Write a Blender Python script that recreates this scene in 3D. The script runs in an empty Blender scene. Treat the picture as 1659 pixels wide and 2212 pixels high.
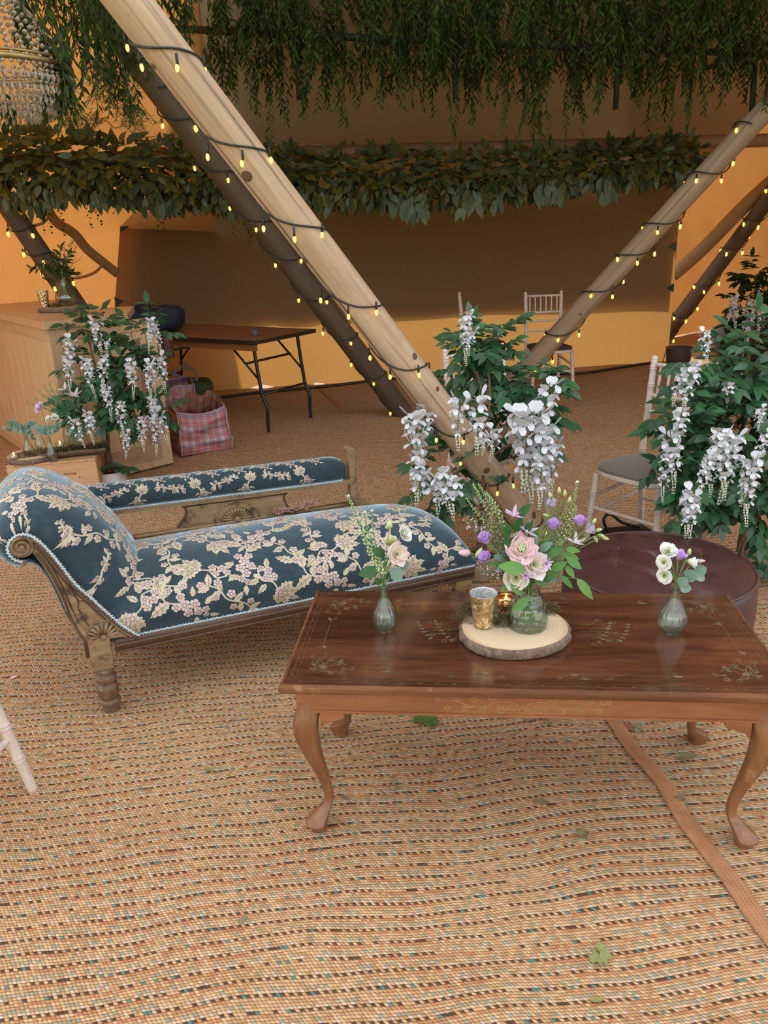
import bpy, math, random
import numpy as np
from mathutils import Vector, Matrix, noise

PI = math.pi
R = math.radians
scene = bpy.context.scene
COL = scene.collection

# ------------------------------------------------------------------ camera
IMG_W, IMG_H, FPX = 1659.0, 2212.0, 1661.0
CAM = Vector((0.0, 0.0, 1.5))
PITCH, ROLL = R(20.0), R(2.2)
_f = Vector((0, math.cos(PITCH), -math.sin(PITCH)))
_r = Vector((1, 0, 0))
_u = _r.cross(_f)
_c, _s = math.cos(ROLL), math.sin(ROLL)
CR = _c * _r - _s * _u
CU = _s * _r + _c * _u
cd = bpy.data.cameras.new('camera')
cam = bpy.data.objects.new('camera', cd)
COL.objects.link(cam)
cam.matrix_world = Matrix(((CR.x, CU.x, -_f.x, CAM.x), (CR.y, CU.y, -_f.y, CAM.y),
                           (CR.z, CU.z, -_f.z, CAM.z), (0, 0, 0, 1)))
cd.sensor_fit = 'VERTICAL'
cd.sensor_height = 24.0
cd.lens = 24.0 * FPX / IMG_H
cd.clip_start = 0.05
cd.clip_end = 200
scene.camera = cam


def P(px, py, z=0.0):
    """point of the place seen at this pixel on the level z"""
    d = _f + CR * ((px - IMG_W / 2) / FPX) - CU * ((py - IMG_H / 2) / FPX)
    return CAM + d * ((z - CAM.z) / d.z)


def D(px, py, y):
    """point of the place seen at this pixel at the distance y"""
    d = _f + CR * ((px - IMG_W / 2) / FPX) - CU * ((py - IMG_H / 2) / FPX)
    return CAM + d * (y / d.y)


# ------------------------------------------------------------------ light
scene.view_settings.view_transform = 'Standard'
scene.view_settings.look = 'None'
scene.view_settings.gamma = 1.0
scene.view_settings.use_curve_mapping = False
scene.view_settings.exposure = 0.0
world = bpy.data.worlds.new('overcast_sky')
scene.world = world
world.use_nodes = True
bg = world.node_tree.nodes['Background']
bg.inputs['Color'].default_value = (0.90, 0.95, 1.0, 1)
bg.inputs['Strength'].default_value = 2.1
sd = bpy.data.lights.new('sun', 'SUN')
sd.energy = 7.0
sd.angle = R(4)
sd.color = (1.0, 0.93, 0.82)
sun = bpy.data.objects.new('sun', sd)
COL.objects.link(sun)
_sd = Vector((0.40, -0.82, -0.72))
sun.rotation_euler = _sd.to_track_quat('-Z', 'Y').to_euler()
sun.location = (-6, 10, 9)
cy = scene.cycles
cy.max_bounces = 8
cy.diffuse_bounces = 4
cy.glossy_bounces = 3
cy.transmission_bounces = 12
cy.transparent_max_bounces = 16
cy.caustics_reflective = False
cy.caustics_refractive = False
cy.sample_clamp_indirect = 4.0

# ------------------------------------------------------------------ helpers
def tag(o, label=None, cat=None, group=None, kind=None):
    if label: o['label'] = label
    if cat: o['category'] = cat
    if group: o['group'] = group
    if kind: o['kind'] = kind
    return o


def thing(name, label, cat, loc=(0, 0, 0), rotz=0.0, group=None):
    o = bpy.data.objects.new(name, None)
    o.empty_display_size = 0.05
    COL.objects.link(o)
    o.matrix_basis = Matrix.Translation(Vector(loc)) @ Matrix.Rotation(rotz, 4, 'Z')
    return tag(o, label, cat, group)


def wm(o):
    return (wm(o.parent) if o.parent else Matrix.Identity(4)) @ o.matrix_basis


def inst(name, mesh, M, parent=None, world=True):
    o = bpy.data.objects.new(name, mesh)
    COL.objects.link(o)
    if parent is not None:
        o.parent = parent
        o.matrix_basis = wm(parent).inverted() @ M if world else M
    else:
        o.matrix_basis = M
    return o


def dup(root, M, label=None, group=None):
    r = root.copy(); COL.objects.link(r); r.matrix_basis = M
    if label: r['label'] = label
    if group: r['group'] = group
    for ch in list(root.children):
        c = ch.copy(); COL.objects.link(c); c.parent = r
        for g in list(ch.children):
            d = g.copy(); COL.objects.link(d); d.parent = c
    return r


def frame(d, up=Vector((0, 0, 1))):
    """rotation whose x axis is d and whose z axis is near up"""
    x = Vector(d).normalized()
    y = Vector(up).cross(x)
    if y.length < 1e-5: y = Vector((0, 1, 0)).cross(x)
    if y.length < 1e-5: y = Vector((1, 0, 0)).cross(x)
    y.normalize()
    z = x.cross(y)
    return Matrix(((x.x, y.x, z.x, 0), (x.y, y.y, z.y, 0), (x.z, y.z, z.z, 0), (0, 0, 0, 1)))


def zframe(d):
    """rotation whose z axis is d"""
    z = Vector(d).normalized()
    a = Vector((1, 0, 0)) if abs(z.x) < 0.9 else Vector((0, 1, 0))
    y = z.cross(a).normalized(); x = y.cross(z)
    return Matrix(((x.x, y.x, z.x, 0), (x.y, y.y, z.y, 0), (x.z, y.z, z.z, 0), (0, 0, 0, 1)))


def TRS(p, rot, s=1.0):
    return Matrix.Translation(Vector(p)) @ rot @ Matrix.Scale(s, 4)


def smooth_path(pts, n):
    """Catmull-Rom through pts, n samples per span"""
    pts = [Vector(p) for p in pts]
    out = []
    for i in range(len(pts) - 1):
        p0 = pts[max(i - 1, 0)]; p1 = pts[i]; p2 = pts[i + 1]; p3 = pts[min(i + 2, len(pts) - 1)]
        for k in range(n):
            t = k / n
            out.append(0.5 * ((2 * p1) + (p2 - p0) * t + (2 * p0 - 5 * p1 + 4 * p2 - p3) * t * t
                              + (3 * p1 - p0 - 3 * p2 + p3) * t ** 3))
    out.append(pts[-1].copy())
    return out


def lerp_list(xs, ys, x):
    return float(np.interp(x, xs, ys))


class MB:
    def __init__(self):
        self.v, self.f, self.mi = [], [], []

    def add(self, vs, fs, m=0, M=None):
        b = len(self.v)
        if M is not None:
            vs = [M @ Vector(p) for p in vs]
        self.v.extend([tuple(p) for p in vs])
        for f in fs:
            self.f.append(tuple(i + b for i in f)); self.mi.append(m)
        return self

    def box(self, x0, x1, y0, y1, z0, z1, m=0, M=None, ch=0.0):
        if ch <= 0:
            vs = [(x, y, z) for z in (z0, z1) for y in (y0, y1) for x in (x0, x1)]
            fs = [(0, 2, 3, 1), (4, 5, 7, 6), (0, 1, 5, 4), (2, 6, 7, 3), (0, 4, 6, 2), (1, 3, 7, 5)]
            return self.add(vs, fs, m, M)
        c = ch
        vs = []; fs = []
        for (z, i) in ((z0, c), (z0 + c, 0), (z1 - c, 0), (z1, c)):
            a0, a1, b0, b1 = x0 + i, x1 - i, y0 + i, y1 - i
            e = c if i == 0 else 0
            vs += [(a0 + e, b0, z), (a1 - e, b0, z), (a1, b0 + e, z), (a1, b1 - e, z),
                   (a1 - e, b1, z), (a0 + e, b1, z), (a0, b1 - e, z), (a0, b0 + e, z)]
        for k in range(3):
            for j in range(8):
                fs.append((k * 8 + j, k * 8 + (j + 1) % 8, k * 8 + 8 + (j + 1) % 8, k * 8 + 8 + j))
        fs.append(tuple(range(7, -1, -1))); fs.append(tuple(range(24, 32)))
        return self.add(vs, fs, m, M)

    def tube(self, pts, rad, n=8, m=0, caps=True, flat=1.0, twist=0.0):
        pts = [Vector(p) for p in pts]
        k = len(pts)
        if not hasattr(rad, '__len__'): rad = [rad] * k
        vs = []
        t0 = (pts[1] - pts[0]).normalized()
        a = Vector((0, 0, 1)) if abs(t0.z) < 0.9 else Vector((1, 0, 0))
        nrm = (a - t0 * a.dot(t0)).normalized()
        for i in range(k):
            t = (pts[min(i + 1, k - 1)] - pts[max(i - 1, 0)])
            if t.length < 1e-9: t = t0.copy()
            t.normalize()
            nrm = nrm - t * nrm.dot(t)
            if nrm.length < 1e-6: nrm = Vector((1, 0, 0)) - t * t.x
            nrm.normalize()
            b = t.cross(nrm)
            for j in range(n):
                q = 2 * PI * j / n + twist * i
                vs.append(pts[i] + (nrm * math.cos(q) + b * (math.sin(q) * flat)) * rad[i])
        fs = []
        for i in range(k - 1):
            for j in range(n):
                fs.append((i * n + j, i * n + (j + 1) % n, (i + 1) * n + (j + 1) % n, (i + 1) * n + j))
        if caps:
            fs.append(tuple(range(n - 1, -1, -1))); fs.append(tuple(range((k - 1) * n, k * n)))
        return self.add(vs, fs, m)

    def lathe(self, prof, n=24, M=None, m=0, rib=None, closed=False, caps=True):
        vs, fs = [], []
        k = len(prof)
        for i, (r, z) in enumerate(prof):
            for j in range(n):
                q = 2 * PI * j / n
                rr = r * (rib(q, z) if rib else 1.0)
                vs.append((rr * math.cos(q), rr * math.sin(q), z))
        for i in range(k - 1 if not closed else k):
            a, b = i * n, ((i + 1) % k) * n
            for j in range(n):
                fs.append((a + j, a + (j + 1) % n, b + (j + 1) % n, b + j))
        if not closed and caps:
            if prof[0][0] > 1e-5: fs.append(tuple(range(n - 1, -1, -1)))
            if prof[-1][0] > 1e-5: fs.append(tuple(range((k - 1) * n, k * n)))
        return self.add(vs, fs, m, M)

    def grid(self, fn, nu, nv, m=0, cu=False, cv=False, M=None):
        vs = [fn(i / (nu if cu else nu - 1), j / (nv if cv else nv - 1)) for i in range(nu) for j in range(nv)]
        fs = []
        for i in range(nu if cu else nu - 1):
            for j in range(nv if cv else nv - 1):
                a, b = i * nv, ((i + 1) % nu) * nv
                fs.append((a + j, b + j, b + (j + 1) % nv, a + (j + 1) % nv))
        return self.add(vs, fs, m, M)

    def prism(self, poly, h0, h1, axis='z', m=0, M=None):
        """extrude a 2D outline; axis = direction of extrusion"""
        n = len(poly)
        def mk(p, h):
            return {'z': (p[0], p[1], h), 'y': (p[0], h, p[1]), 'x': (h, p[0], p[1])}[axis]
        vs = [mk(p, h0) for p in poly] + [mk(p, h1) for p in poly]
        fs = [tuple(range(n - 1, -1, -1)), tuple(range(n, 2 * n))]
        for i in range(n):
            fs.append((i, (i + 1) % n, n + (i + 1) % n, n + i))
        return self.add(vs, fs, m, M)

    def ball(self, c, r, n=8, k=5, m=0, sz=1.0):
        c = Vector(c)
        prof = [(max(r * math.sin(PI * i / k), 1e-6), -r * sz * math.cos(PI * i / k)) for i in range(k + 1)]
        return self.lathe(prof, n, Matrix.Translation(c), m)

    def tmpl(self, T, M, m=0):
        """add a copy of template (verts, faces) at M"""
        A = np.array(M)
        v = T[0] @ A[:3, :3].T + A[:3, 3]
        b = len(self.v)
        self.v.extend(map(tuple, v.tolist()))
        for f in T[1]:
            self.f.append(tuple(i + b for i in f)); self.mi.append(m)

    def mesh(self, name, mats, smooth=True, local=None):
        me = bpy.data.meshes.new(name)
        vs = self.v
        if local is not None:
            A = np.array(local.inverted())
            vs = (np.array(vs) @ A[:3, :3].T + A[:3, 3]).tolist()
        me.from_pydata(vs, [], self.f)
        mats = mats if isinstance(mats, (list, tuple)) else [mats]
        for mt in mats: me.materials.append(mt)
        if len(mats) > 1: me.polygons.foreach_set('material_index', self.mi)
        if smooth:
            me.polygons.foreach_set('use_smooth', [True] * len(self.f))
        me.update()
        return me

    def build(self, name, mats, parent=None, smooth=True, world=False, origin=None, auto=None, bevel=0.0):
        """one mesh object. world=True: the vertices are world points under a parent"""
        local = None
        if parent is not None and world: local = wm(parent)
        if parent is None and origin is not None: local = Matrix.Translation(Vector(origin))
        me = self.mesh(name, mats, smooth, local)
        o = bpy.data.objects.new(name, me)
        COL.objects.link(o)
        if parent is not None: o.parent = parent
        if local is not None and parent is None: o.matrix_basis = local
        if auto is not None and smooth:
            me.set_sharp_from_angle(angle=R(auto))
        if bevel > 0:
            b = o.modifiers.new('bevel', 'BEVEL'); b.width = bevel; b.segments = 2; b.limit_method = 'ANGLE'
            b.angle_limit = R(35)
        return o


# ------------------------------------------------------------------ materials
class NT:
    def __init__(self, name):
        self.mat = bpy.data.materials.new(name)
        self.mat.use_nodes = True
        self.t = self.mat.node_tree
        self.n = self.t.nodes
        self.bsdf = self.n['Principled BSDF']
        self.out = self.n['Material Output']

    def new(self, typ, **kw):
        nd = self.n.new(typ)
        for k, v in kw.items(): setattr(nd, k, v)
        return nd

    def link(self, a, b): self.t.links.new(a, b)

    def _in(self, sock, val):
        if hasattr(val, 'is_output'): self.link(val, sock)
        elif val is not None: sock.default_value = val

    def math(self, op, a, b=None, c=None, clamp=False):
        nd = self.new('ShaderNodeMath', operation=op, use_clamp=clamp)
        self._in(nd.inputs[0], a)
        if b is not None: self._in(nd.inputs[1], b)
        if c is not None: self._in(nd.inputs[2], c)
        return nd.outputs[0]

    def mix(self, f, a, b, mode='MIX'):
        nd = self.new('ShaderNodeMix', data_type='RGBA', blend_type=mode)
        self._in(nd.inputs[0], f)
        for s, v in ((nd.inputs[6], a), (nd.inputs[7], b)):
            if isinstance(v, (tuple, list)): v = (*v[:3], 1.0)
            self._in(s, v)
        return nd.outputs[2]

    def ramp(self, f, stops, interp='LINEAR'):
        nd = self.new('ShaderNodeValToRGB')
        cr = nd.color_ramp
        cr.interpolation = interp
        while len(cr.elements) < len(stops): cr.elements.new(0.5)
        for e, (p, c) in zip(cr.elements, stops):
            e.position = p; e.color = (*c[:3], 1.0)
        self._in(nd.inputs[0], f)
        return nd.outputs[0]

    def coord(self, which='Object', scale=(1, 1, 1), loc=(0, 0, 0), rot=(0, 0, 0)):
        tc = self.new('ShaderNodeTexCoord')
        mp = self.new('ShaderNodeMapping')
        self.link(tc.outputs[which], mp.inputs[0])
        mp.inputs['Location'].default_value = loc
        mp.inputs['Rotation'].default_value = rot
        mp.inputs['Scale'].default_value = scale
        return mp.outputs[0]

    def noise(self, vec, scale=5, detail=3, rough=0.5, dist=0.0):
        nd = self.new('ShaderNodeTexNoise')
        self._in(nd.inputs['Vector'], vec)
        nd.inputs['Scale'].default_value = scale
        nd.inputs['Detail'].default_value = detail
        nd.inputs['Roughness'].default_value = rough
        nd.inputs['Distortion'].default_value = dist
        return nd.outputs[0]

    def bump(self, h, strength=0.3, dist=0.01):
        nd = self.new('ShaderNodeBump')
        nd.inputs['Strength'].default_value = strength
        nd.inputs['Distance'].default_value = dist
        self.link(h, nd.inputs['Height'])
        self.link(nd.outputs[0], self.bsdf.inputs['Normal'])
        return nd.outputs[0]

    def set(self, **kw):
        nm = dict(base='Base Color', rough='Roughness', metal='Metallic', spec='Specular IOR Level', ior='IOR',
                  trans='Transmission Weight', coat='Coat Weight', coatr='Coat Roughness', sheen='Sheen Weight',
                  sheenr='Sheen Roughness', sheent='Sheen Tint', emit='Emission Color', emits='Emission Strength',
                  sss='Subsurface Weight', alpha='Alpha')
        for k, v in kw.items():
            if isinstance(v, (tuple, list)): v = (*v[:3], 1.0)
            self._in(self.bsdf.inputs[nm[k]], v)
        return self


def mat_plain(name, col, rough=0.6, var=0.12, scale=20.0, bump=0.0, metal=0.0, **kw):
    m = NT(name)
    co = m.coord('Object')
    n = m.noise(co, scale, 4)
    a = tuple(c * (1 - var) for c in col); b = tuple(min(1, c * (1 + var)) for c in col)
    m.set(base=m.ramp(n, [(0.3, a), (0.7, b)]), rough=rough, metal=metal, **kw)
    if bump: m.bump(n, bump, 0.004)
    return m.mat


def mat_wood(name, stops, axis='x', scale=6.0, stretch=12.0, rough=0.45, bump=0.15, worn=None, coat=0.0, fine=1.0, spec=0.5, cracks=0.0):
    """wood grain along an object axis; worn = (colour, threshold) patches of lost polish"""
    m = NT(name)
    s = {'x': (1.0 / stretch, 1, 1), 'y': (1, 1.0 / stretch, 1), 'z': (1, 1, 1.0 / stretch)}[axis]
    co = m.coord('Object', scale=s)
    n1 = m.noise(co, scale * 2, 5, 0.6, 1.5)
    n2 = m.noise(co, scale * 14, 3, 0.6)
    f = m.math('ADD', m.math('MULTIPLY', n1, 0.72), m.math('MULTIPLY', n2, 0.28 * fine))
    col = m.ramp(f, stops)
    if worn:
        w = m.noise(m.coord('Object'), worn[2] if len(worn) > 2 else 9.0, 5, 0.65)
        col = m.mix(m.math('MULTIPLY', m.math('SUBTRACT', w, worn[1]), 9.0, clamp=True), col, worn[0])
    if cracks:   # drying cracks along the grain
        cs = {'x': (.6, 34, 34), 'y': (34, .6, 34), 'z': (34, 34, .6)}[axis]
        k = m.noise(m.coord('Object', scale=cs), 1.0, 2, 0.5, 0.3)
        col = m.mix(m.math('MULTIPLY', m.math('SUBTRACT', k, 0.60), 14.0 * cracks, clamp=True), col, (0.13, 0.075, 0.042))
        big = m.noise(m.coord('Object', scale={'z': (5, 5, .5), 'x': (.5, 5, 5), 'y': (5, .5, 5)}[axis]), 1.0, 3, .6)
        col = m.mix(m.math('MULTIPLY', m.math('SUBTRACT', big, 0.45), 2.2, clamp=True), col, (0.42, 0.275, 0.16))
    m.set(base=col, rough=rough, coat=coat, coatr=0.08, spec=spec)
    if bump: m.bump(f, bump, 0.003)
    return m.mat


def mat_leaf(name, cols, rough=0.45, trans=0.25, spec=0.3):
    """leaf colours that vary from leaf to leaf"""
    m = NT(name)
    g = m.new('ShaderNodeNewGeometry'); oi = m.new('ShaderNodeObjectInfo')
    f = m.math('FRACT', m.math('ADD', g.outputs['Random Per Island'], oi.outputs['Random']))
    k = len(cols)
    col = m.ramp(f, [(i / max(k - 1, 1), c) for i, c in enumerate(cols)])
    m.set(base=col, rough=rough, spec=spec)
    if trans > 0:
        t = m.new('ShaderNodeBsdfTranslucent'); m.link(col, t.inputs[0])
        mx = m.new('ShaderNodeMixShader'); mx.inputs[0].default_value = trans
        m.link(m.bsdf.outputs[0], mx.inputs[1]); m.link(t.outputs[0], mx.inputs[2])
        m.link(mx.outputs[0], m.out.inputs[0])
    return m.mat


def mat_glass(name, col=(0.95, 1.0, 0.97), edge=(0.62, 0.78, 0.70), ior=1.5, cut=0.0, base_shine=0.06):
    """thin clear glass: lets light straight through, tinted and shinier where seen edge-on"""
    m = NT(name)
    lw = m.new('ShaderNodeLayerWeight'); lw.inputs[0].default_value = 0.35
    fc = m.new('ShaderNodeLayerWeight'); fc.inputs[0].default_value = 0.5
    if cut:   # moulded pattern in the glass
        vo = m.new('ShaderNodeTexVoronoi'); m.link(m.coord('Object'), vo.inputs['Vector']); vo.inputs['Scale'].default_value = cut
        bp = m.new('ShaderNodeBump'); bp.inputs['Strength'].default_value = 0.9; bp.inputs['Distance'].default_value = 0.006
        m.link(vo.outputs['Distance'], bp.inputs['Height'])
        m.link(bp.outputs[0], lw.inputs['Normal']); m.link(bp.outputs[0], fc.inputs['Normal'])
    fres = m.math('ADD', m.math('MULTIPLY', m.math('POWER', fc.outputs['Facing'], 4.0), 0.55), base_shine)
    tr = m.new('ShaderNodeBsdfTransparent'); m.link(m.mix(m.math('POWER', lw.outputs['Facing'], 1.6), col, edge), tr.inputs[0])
    gl = m.new('ShaderNodeBsdfGlossy'); gl.inputs['Roughness'].default_value = 0.03
    if cut: m.link(bp.outputs[0], gl.inputs['Normal'])
    mx = m.new('ShaderNodeMixShader'); m.link(fres, mx.inputs[0])
    m.link(tr.outputs[0], mx.inputs[1]); m.link(gl.outputs[0], mx.inputs[2]); m.link(mx.outputs[0], m.out.inputs[0])
    return m.mat


def mat_canvas(name, col, trans, tcol, scale=260.0):
    """tent cloth: part of the daylight outside comes through it"""
    m = NT(name)
    co = m.coord('Object')
    n = m.noise(co, 1.3, 4, 0.6)
    c = m.mix(n, tuple(x * 0.92 for x in col), col)
    df = m.new('ShaderNodeBsdfDiffuse'); m.link(c, df.inputs[0])
    tr = m.new('ShaderNodeBsdfTranslucent'); tr.inputs[0].default_value = (*tcol, 1)
    mx = m.new('ShaderNodeMixShader'); mx.inputs[0].default_value = trans
    m.link(df.outputs[0], mx.inputs[1]); m.link(tr.outputs[0], mx.inputs[2])
    m.link(mx.outputs[0], m.out.inputs[0])
    return m.mat


# leaf templates: length along +x, face up +z
def leaf_template(w=0.35, n=5, fold=0.12, droop=0.15, point=1.0, base=0.0):
    vs, fs = [], []
    for i in range(n + 1):
        t = i / n
        h = w * 0.5 * (math.sin(PI * t ** 0.8) ** point) if 0 < i < n else 0.012
        z = -droop * t * t
        vs += [(t, -h, z + fold * h * 1.5), (t, 0, z), (t, h, z + fold * h * 1.5)]
    for i in range(n):
        a = i * 3
        fs += [(a, a + 3, a + 4, a + 1), (a + 1, a + 4, a + 5, a + 2)]
    return (np.array(vs), fs)


def tmesh(name, T, mat):
    me = bpy.data.meshes.new(name)
    me.from_pydata(T[0].tolist(), [], T[1])
    me.materials.append(mat)
    me.polygons.foreach_set('use_smooth', [True] * len(T[1]))
    return me


def near_leaves(parent, Ms, T, mat, cap=300, name='leaf', stuff='foliage', key=None):
    """the leaves that show largest become parts of their own, the rest one part"""
    Ms = sorted(Ms, key=key or (lambda M: (M.translation - CAM).length))
    me = tmesh(name, T, mat)
    iv = wm(parent).inverted()
    for M in Ms[:cap]:
        o = bpy.data.objects.new(name, me); COL.objects.link(o)
        o.parent = parent; o.matrix_basis = iv @ M
    if len(Ms) > cap:
        mb = MB()
        for M in Ms[cap:]: mb.tmpl(T, iv @ M)
        o = mb.build(stuff, mat, parent); o['kind'] = 'stuff'
# ------------------------------------------------------------------ materials of the setting
def make_rug():
    m = NT('woven_matting')
    g = m.new('ShaderNodeNewGeometry')
    sep = m.new('ShaderNodeSeparateXYZ'); m.link(g.outputs['Position'], sep.inputs[0])
    X, Yc = sep.outputs[0], sep.outputs[1]
    a = R(5.0)
    low = m.noise(g.outputs['Position'], 1.7, 2, 0.5)
    low2 = m.noise(g.outputs['Position'], 0.55, 1, 0.5)
    u = m.math('ADD', m.math('MULTIPLY', X, math.cos(a)), m.math('MULTIPLY', Yc, math.sin(a)))
    v = m.math('ADD', m.math('MULTIPLY', X, -math.sin(a)), m.math('MULTIPLY', Yc, math.cos(a)))
    v = m.math('ADD', v, m.math('MULTIPLY', m.math('SUBTRACT', low, 0.5), 0.10))
    v = m.math('ADD', v, m.math('MULTIPLY', m.math('SUBTRACT', low2, 0.5), 0.20))
    rv = m.math('DIVIDE', v, 0.0076)
    row = m.math('FLOOR', rv); fv = m.math('FRACT', rv)
    odd = m.math('FLOORED_MODULO', row, 2.0)
    ru = m.math('ADD', m.math('DIVIDE', u, 0.0092), m.math('MULTIPLY', odd, 0.5))
    ru = m.math('ADD', ru, m.math('MULTIPLY', fv, 0.55))
    col = m.math('FLOOR', ru); fu = m.math('FRACT', ru)
    cmb = m.new('ShaderNodeCombineXYZ'); m.link(col, cmb.inputs[0]); m.link(row, cmb.inputs[1])
    wn = m.new('ShaderNodeTexWhiteNoise', noise_dimensions='2D'); m.link(cmb.outputs[0], wn.inputs['Vector'])
    rnd = wn.outputs[0]
    wr = m.new('ShaderNodeTexWhiteNoise', noise_dimensions='1D'); m.link(row, wr.inputs['W'])
    rrow = wr.outputs[0]
    typ = m.math('FLOORED_MODULO', row, 5.0)
    wb = m.new('ShaderNodeTexWhiteNoise', noise_dimensions='1D'); m.link(m.math('FLOOR', m.math('DIVIDE', row, 5.0)), wb.inputs['W'])
    rband = wb.outputs[0]
    alt = m.math('COMPARE', m.math('FLOORED_MODULO', col, 2.0), 0.0, 0.2)
    def rowis(k): return m.math('COMPARE', typ, float(k), 0.2)
    patch = m.noise(g.outputs['Position'], 2.6, 2, 0.6)
    straw = m.ramp(m.math('FRACT', m.math('ADD', rnd, rrow)),
                   [(0.0, (0.45, 0.25, 0.12)), (0.5, (0.58, 0.345, 0.175)), (1.0, (0.70, 0.45, 0.24))])
    c = straw
    f = m.math('MULTIPLY', rowis(1), m.math('MULTIPLY', alt, m.math('LESS_THAN', rnd, m.math('MULTIPLY', patch, 1.25))))
    c = m.mix(m.math('MULTIPLY', f, .62), c, (0.62, 0.57, 0.53))
    f = m.math('MULTIPLY', rowis(2), m.math('MULTIPLY', alt, m.math('LESS_THAN', rnd, m.math('MULTIPLY', patch, 1.05))))
    c = m.mix(m.math('MULTIPLY', f, .62), c, (0.12, 0.34, 0.30))
    f = m.math('MULTIPLY', rowis(4), m.math('MULTIPLY', m.math('LESS_THAN', rnd, 0.62), m.math('GREATER_THAN', patch, 0.47)))
    c = m.mix(m.math('MULTIPLY', f, .6), c, (0.50, 0.14, 0.05))
    f = m.math('MULTIPLY', rowis(0), m.math('LESS_THAN', rnd, m.math('ADD', 0.03, m.math('MULTIPLY', alt, m.math('ADD', 0.55, m.math('MULTIPLY', rband, 0.45))))))
    c = m.mix(m.math('MULTIPLY', f, .92), c, (0.060, 0.028, 0.020))
    f = m.math('MULTIPLY', rowis(0), m.math('GREATER_THAN', rnd, 0.93))
    c = m.mix(f, c, (0.07, 0.24, 0.215))
    # every strand is a small hump
    hu = m.math('SINE', m.math('MULTIPLY', fu, PI)); hv = m.math('SINE', m.math('MULTIPLY', fv, PI))
    h = m.math('MULTIPLY', m.math('POWER', hu, 0.6), m.math('POWER', hv, 0.6))
    eu = m.math('MULTIPLY', m.math('SUBTRACT', fu, 0.5), 2.0); ev = m.math('MULTIPLY', m.math('SUBTRACT', fv, 0.5), 2.25)
    el = m.math('ADD', m.math('MULTIPLY', eu, eu), m.math('MULTIPLY', ev, ev))
    gap = m.math('MULTIPLY', m.math('SUBTRACT', el, 0.55), 1.6, clamp=True)
    c = m.mix(m.math('MULTIPLY', gap, 0.72), c, (0.42, 0.34, 0.29), 'MULTIPLY')
    dirt = m.noise(g.outputs['Position'], 1.1, 4, 0.65)
    c = m.mix(m.math('MULTIPLY', dirt, 0.30), c, (0.72, 0.62, 0.55), 'MULTIPLY')
    m.set(base=c, rough=0.75, spec=0.25)
    m.bump(h, 0.55, 0.004)
    return m.mat


M_RUG = make_rug()
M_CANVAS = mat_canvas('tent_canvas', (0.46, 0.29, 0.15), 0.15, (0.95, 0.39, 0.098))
M_LINER = mat_canvas('heavy_brown_canvas', (0.47, 0.37, 0.25), 0.22, (0.42, 0.32, 0.20))
M_BACK = mat_canvas('glow_cutting_canvas', (0.20, 0.12, 0.06), 0.10, (0.36, 0.22, 0.08))  # for unseen sheets, made dense to cut the glow and shade the curtain
M_CURTAIN = mat_canvas('heavy_curtain_canvas', (0.225, 0.162, 0.085), 0.30, (0.52, 0.265, 0.072))
M_GRASS = mat_plain('outdoor_grass', (0.16, 0.22, 0.06), 0.9, 0.3, 6.0)
M_BLACK = mat_plain('black_metal', (0.012, 0.012, 0.013), 0.45)
M_CABLE = mat_plain('black_cable', (0.012, 0.014, 0.012), 0.5)


def bumpf(x, y):
    """the matting lies on uneven grass"""
    h = 0.020 * noise.noise(Vector((x * 1.5, y * 1.5, 0.3))) + 0.009 * noise.noise(Vector((x * 3.7, y * 3.7, 5.1)))
    # flat under the furniture feet near the camera
    k = 1.0
    return h * k - 0.012


# floor -------------------------------------------------------------
mb = MB()
xs = np.concatenate([np.arange(-5.5, -1.6, 0.25), np.arange(-1.6, 1.9, 0.06), np.arange(1.9, 7.2, 0.25)])
ys = np.concatenate([np.arange(-1.0, 0.6, 0.3), np.arange(0.6, 3.6, 0.06), np.arange(3.6, 11.6, 0.25)])
for x in xs:
    for y in ys:
        mb.v.append((x, y, bumpf(x, y)))
nx, ny = len(xs), len(ys)
for i in range(nx - 1):
    for j in range(ny - 1):
        mb.f.append((i * ny + j, (i + 1) * ny + j, (i + 1) * ny + j + 1, i * ny + j + 1)); mb.mi.append(0)
o = mb.build('floor', M_RUG); tag(o, 'woven straw matting with dark, teal and white flecks over the whole ground', kind='structure')

mb = MB(); mb.add([(-60, -60, -0.10), (60, -60, -0.10), (60, 60, -0.10), (-60, 60, -0.10)], [(0, 1, 2, 3)])
tag(mb.build('trim_1', M_GRASS), 'grass field under and around the tent', kind='structure')


# outer canvas: one big draped hat on a line of low eaves, hoisted to a ridge -----------
EAVE = [(-3.6, 0.9), (-4.9, 2.6), (-5.2, 5.0), (-4.5, 7.8), (-3.1, 8.45), (0.0, 8.95), (3.6, 10.5), (5.2, 11.3),
        (6.6, 9.6), (7.0, 6.0), (6.4, 3.0), (4.4, 0.9)]
EAVE = smooth_path([(x, y, 0) for x, y in EAVE], 10)


def ridge(p):
    return Vector((max(-1.0, min(2.4, p.x * 0.35)), 3.3 + (p.y - 5.5) * 0.10, 4.5))


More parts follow.
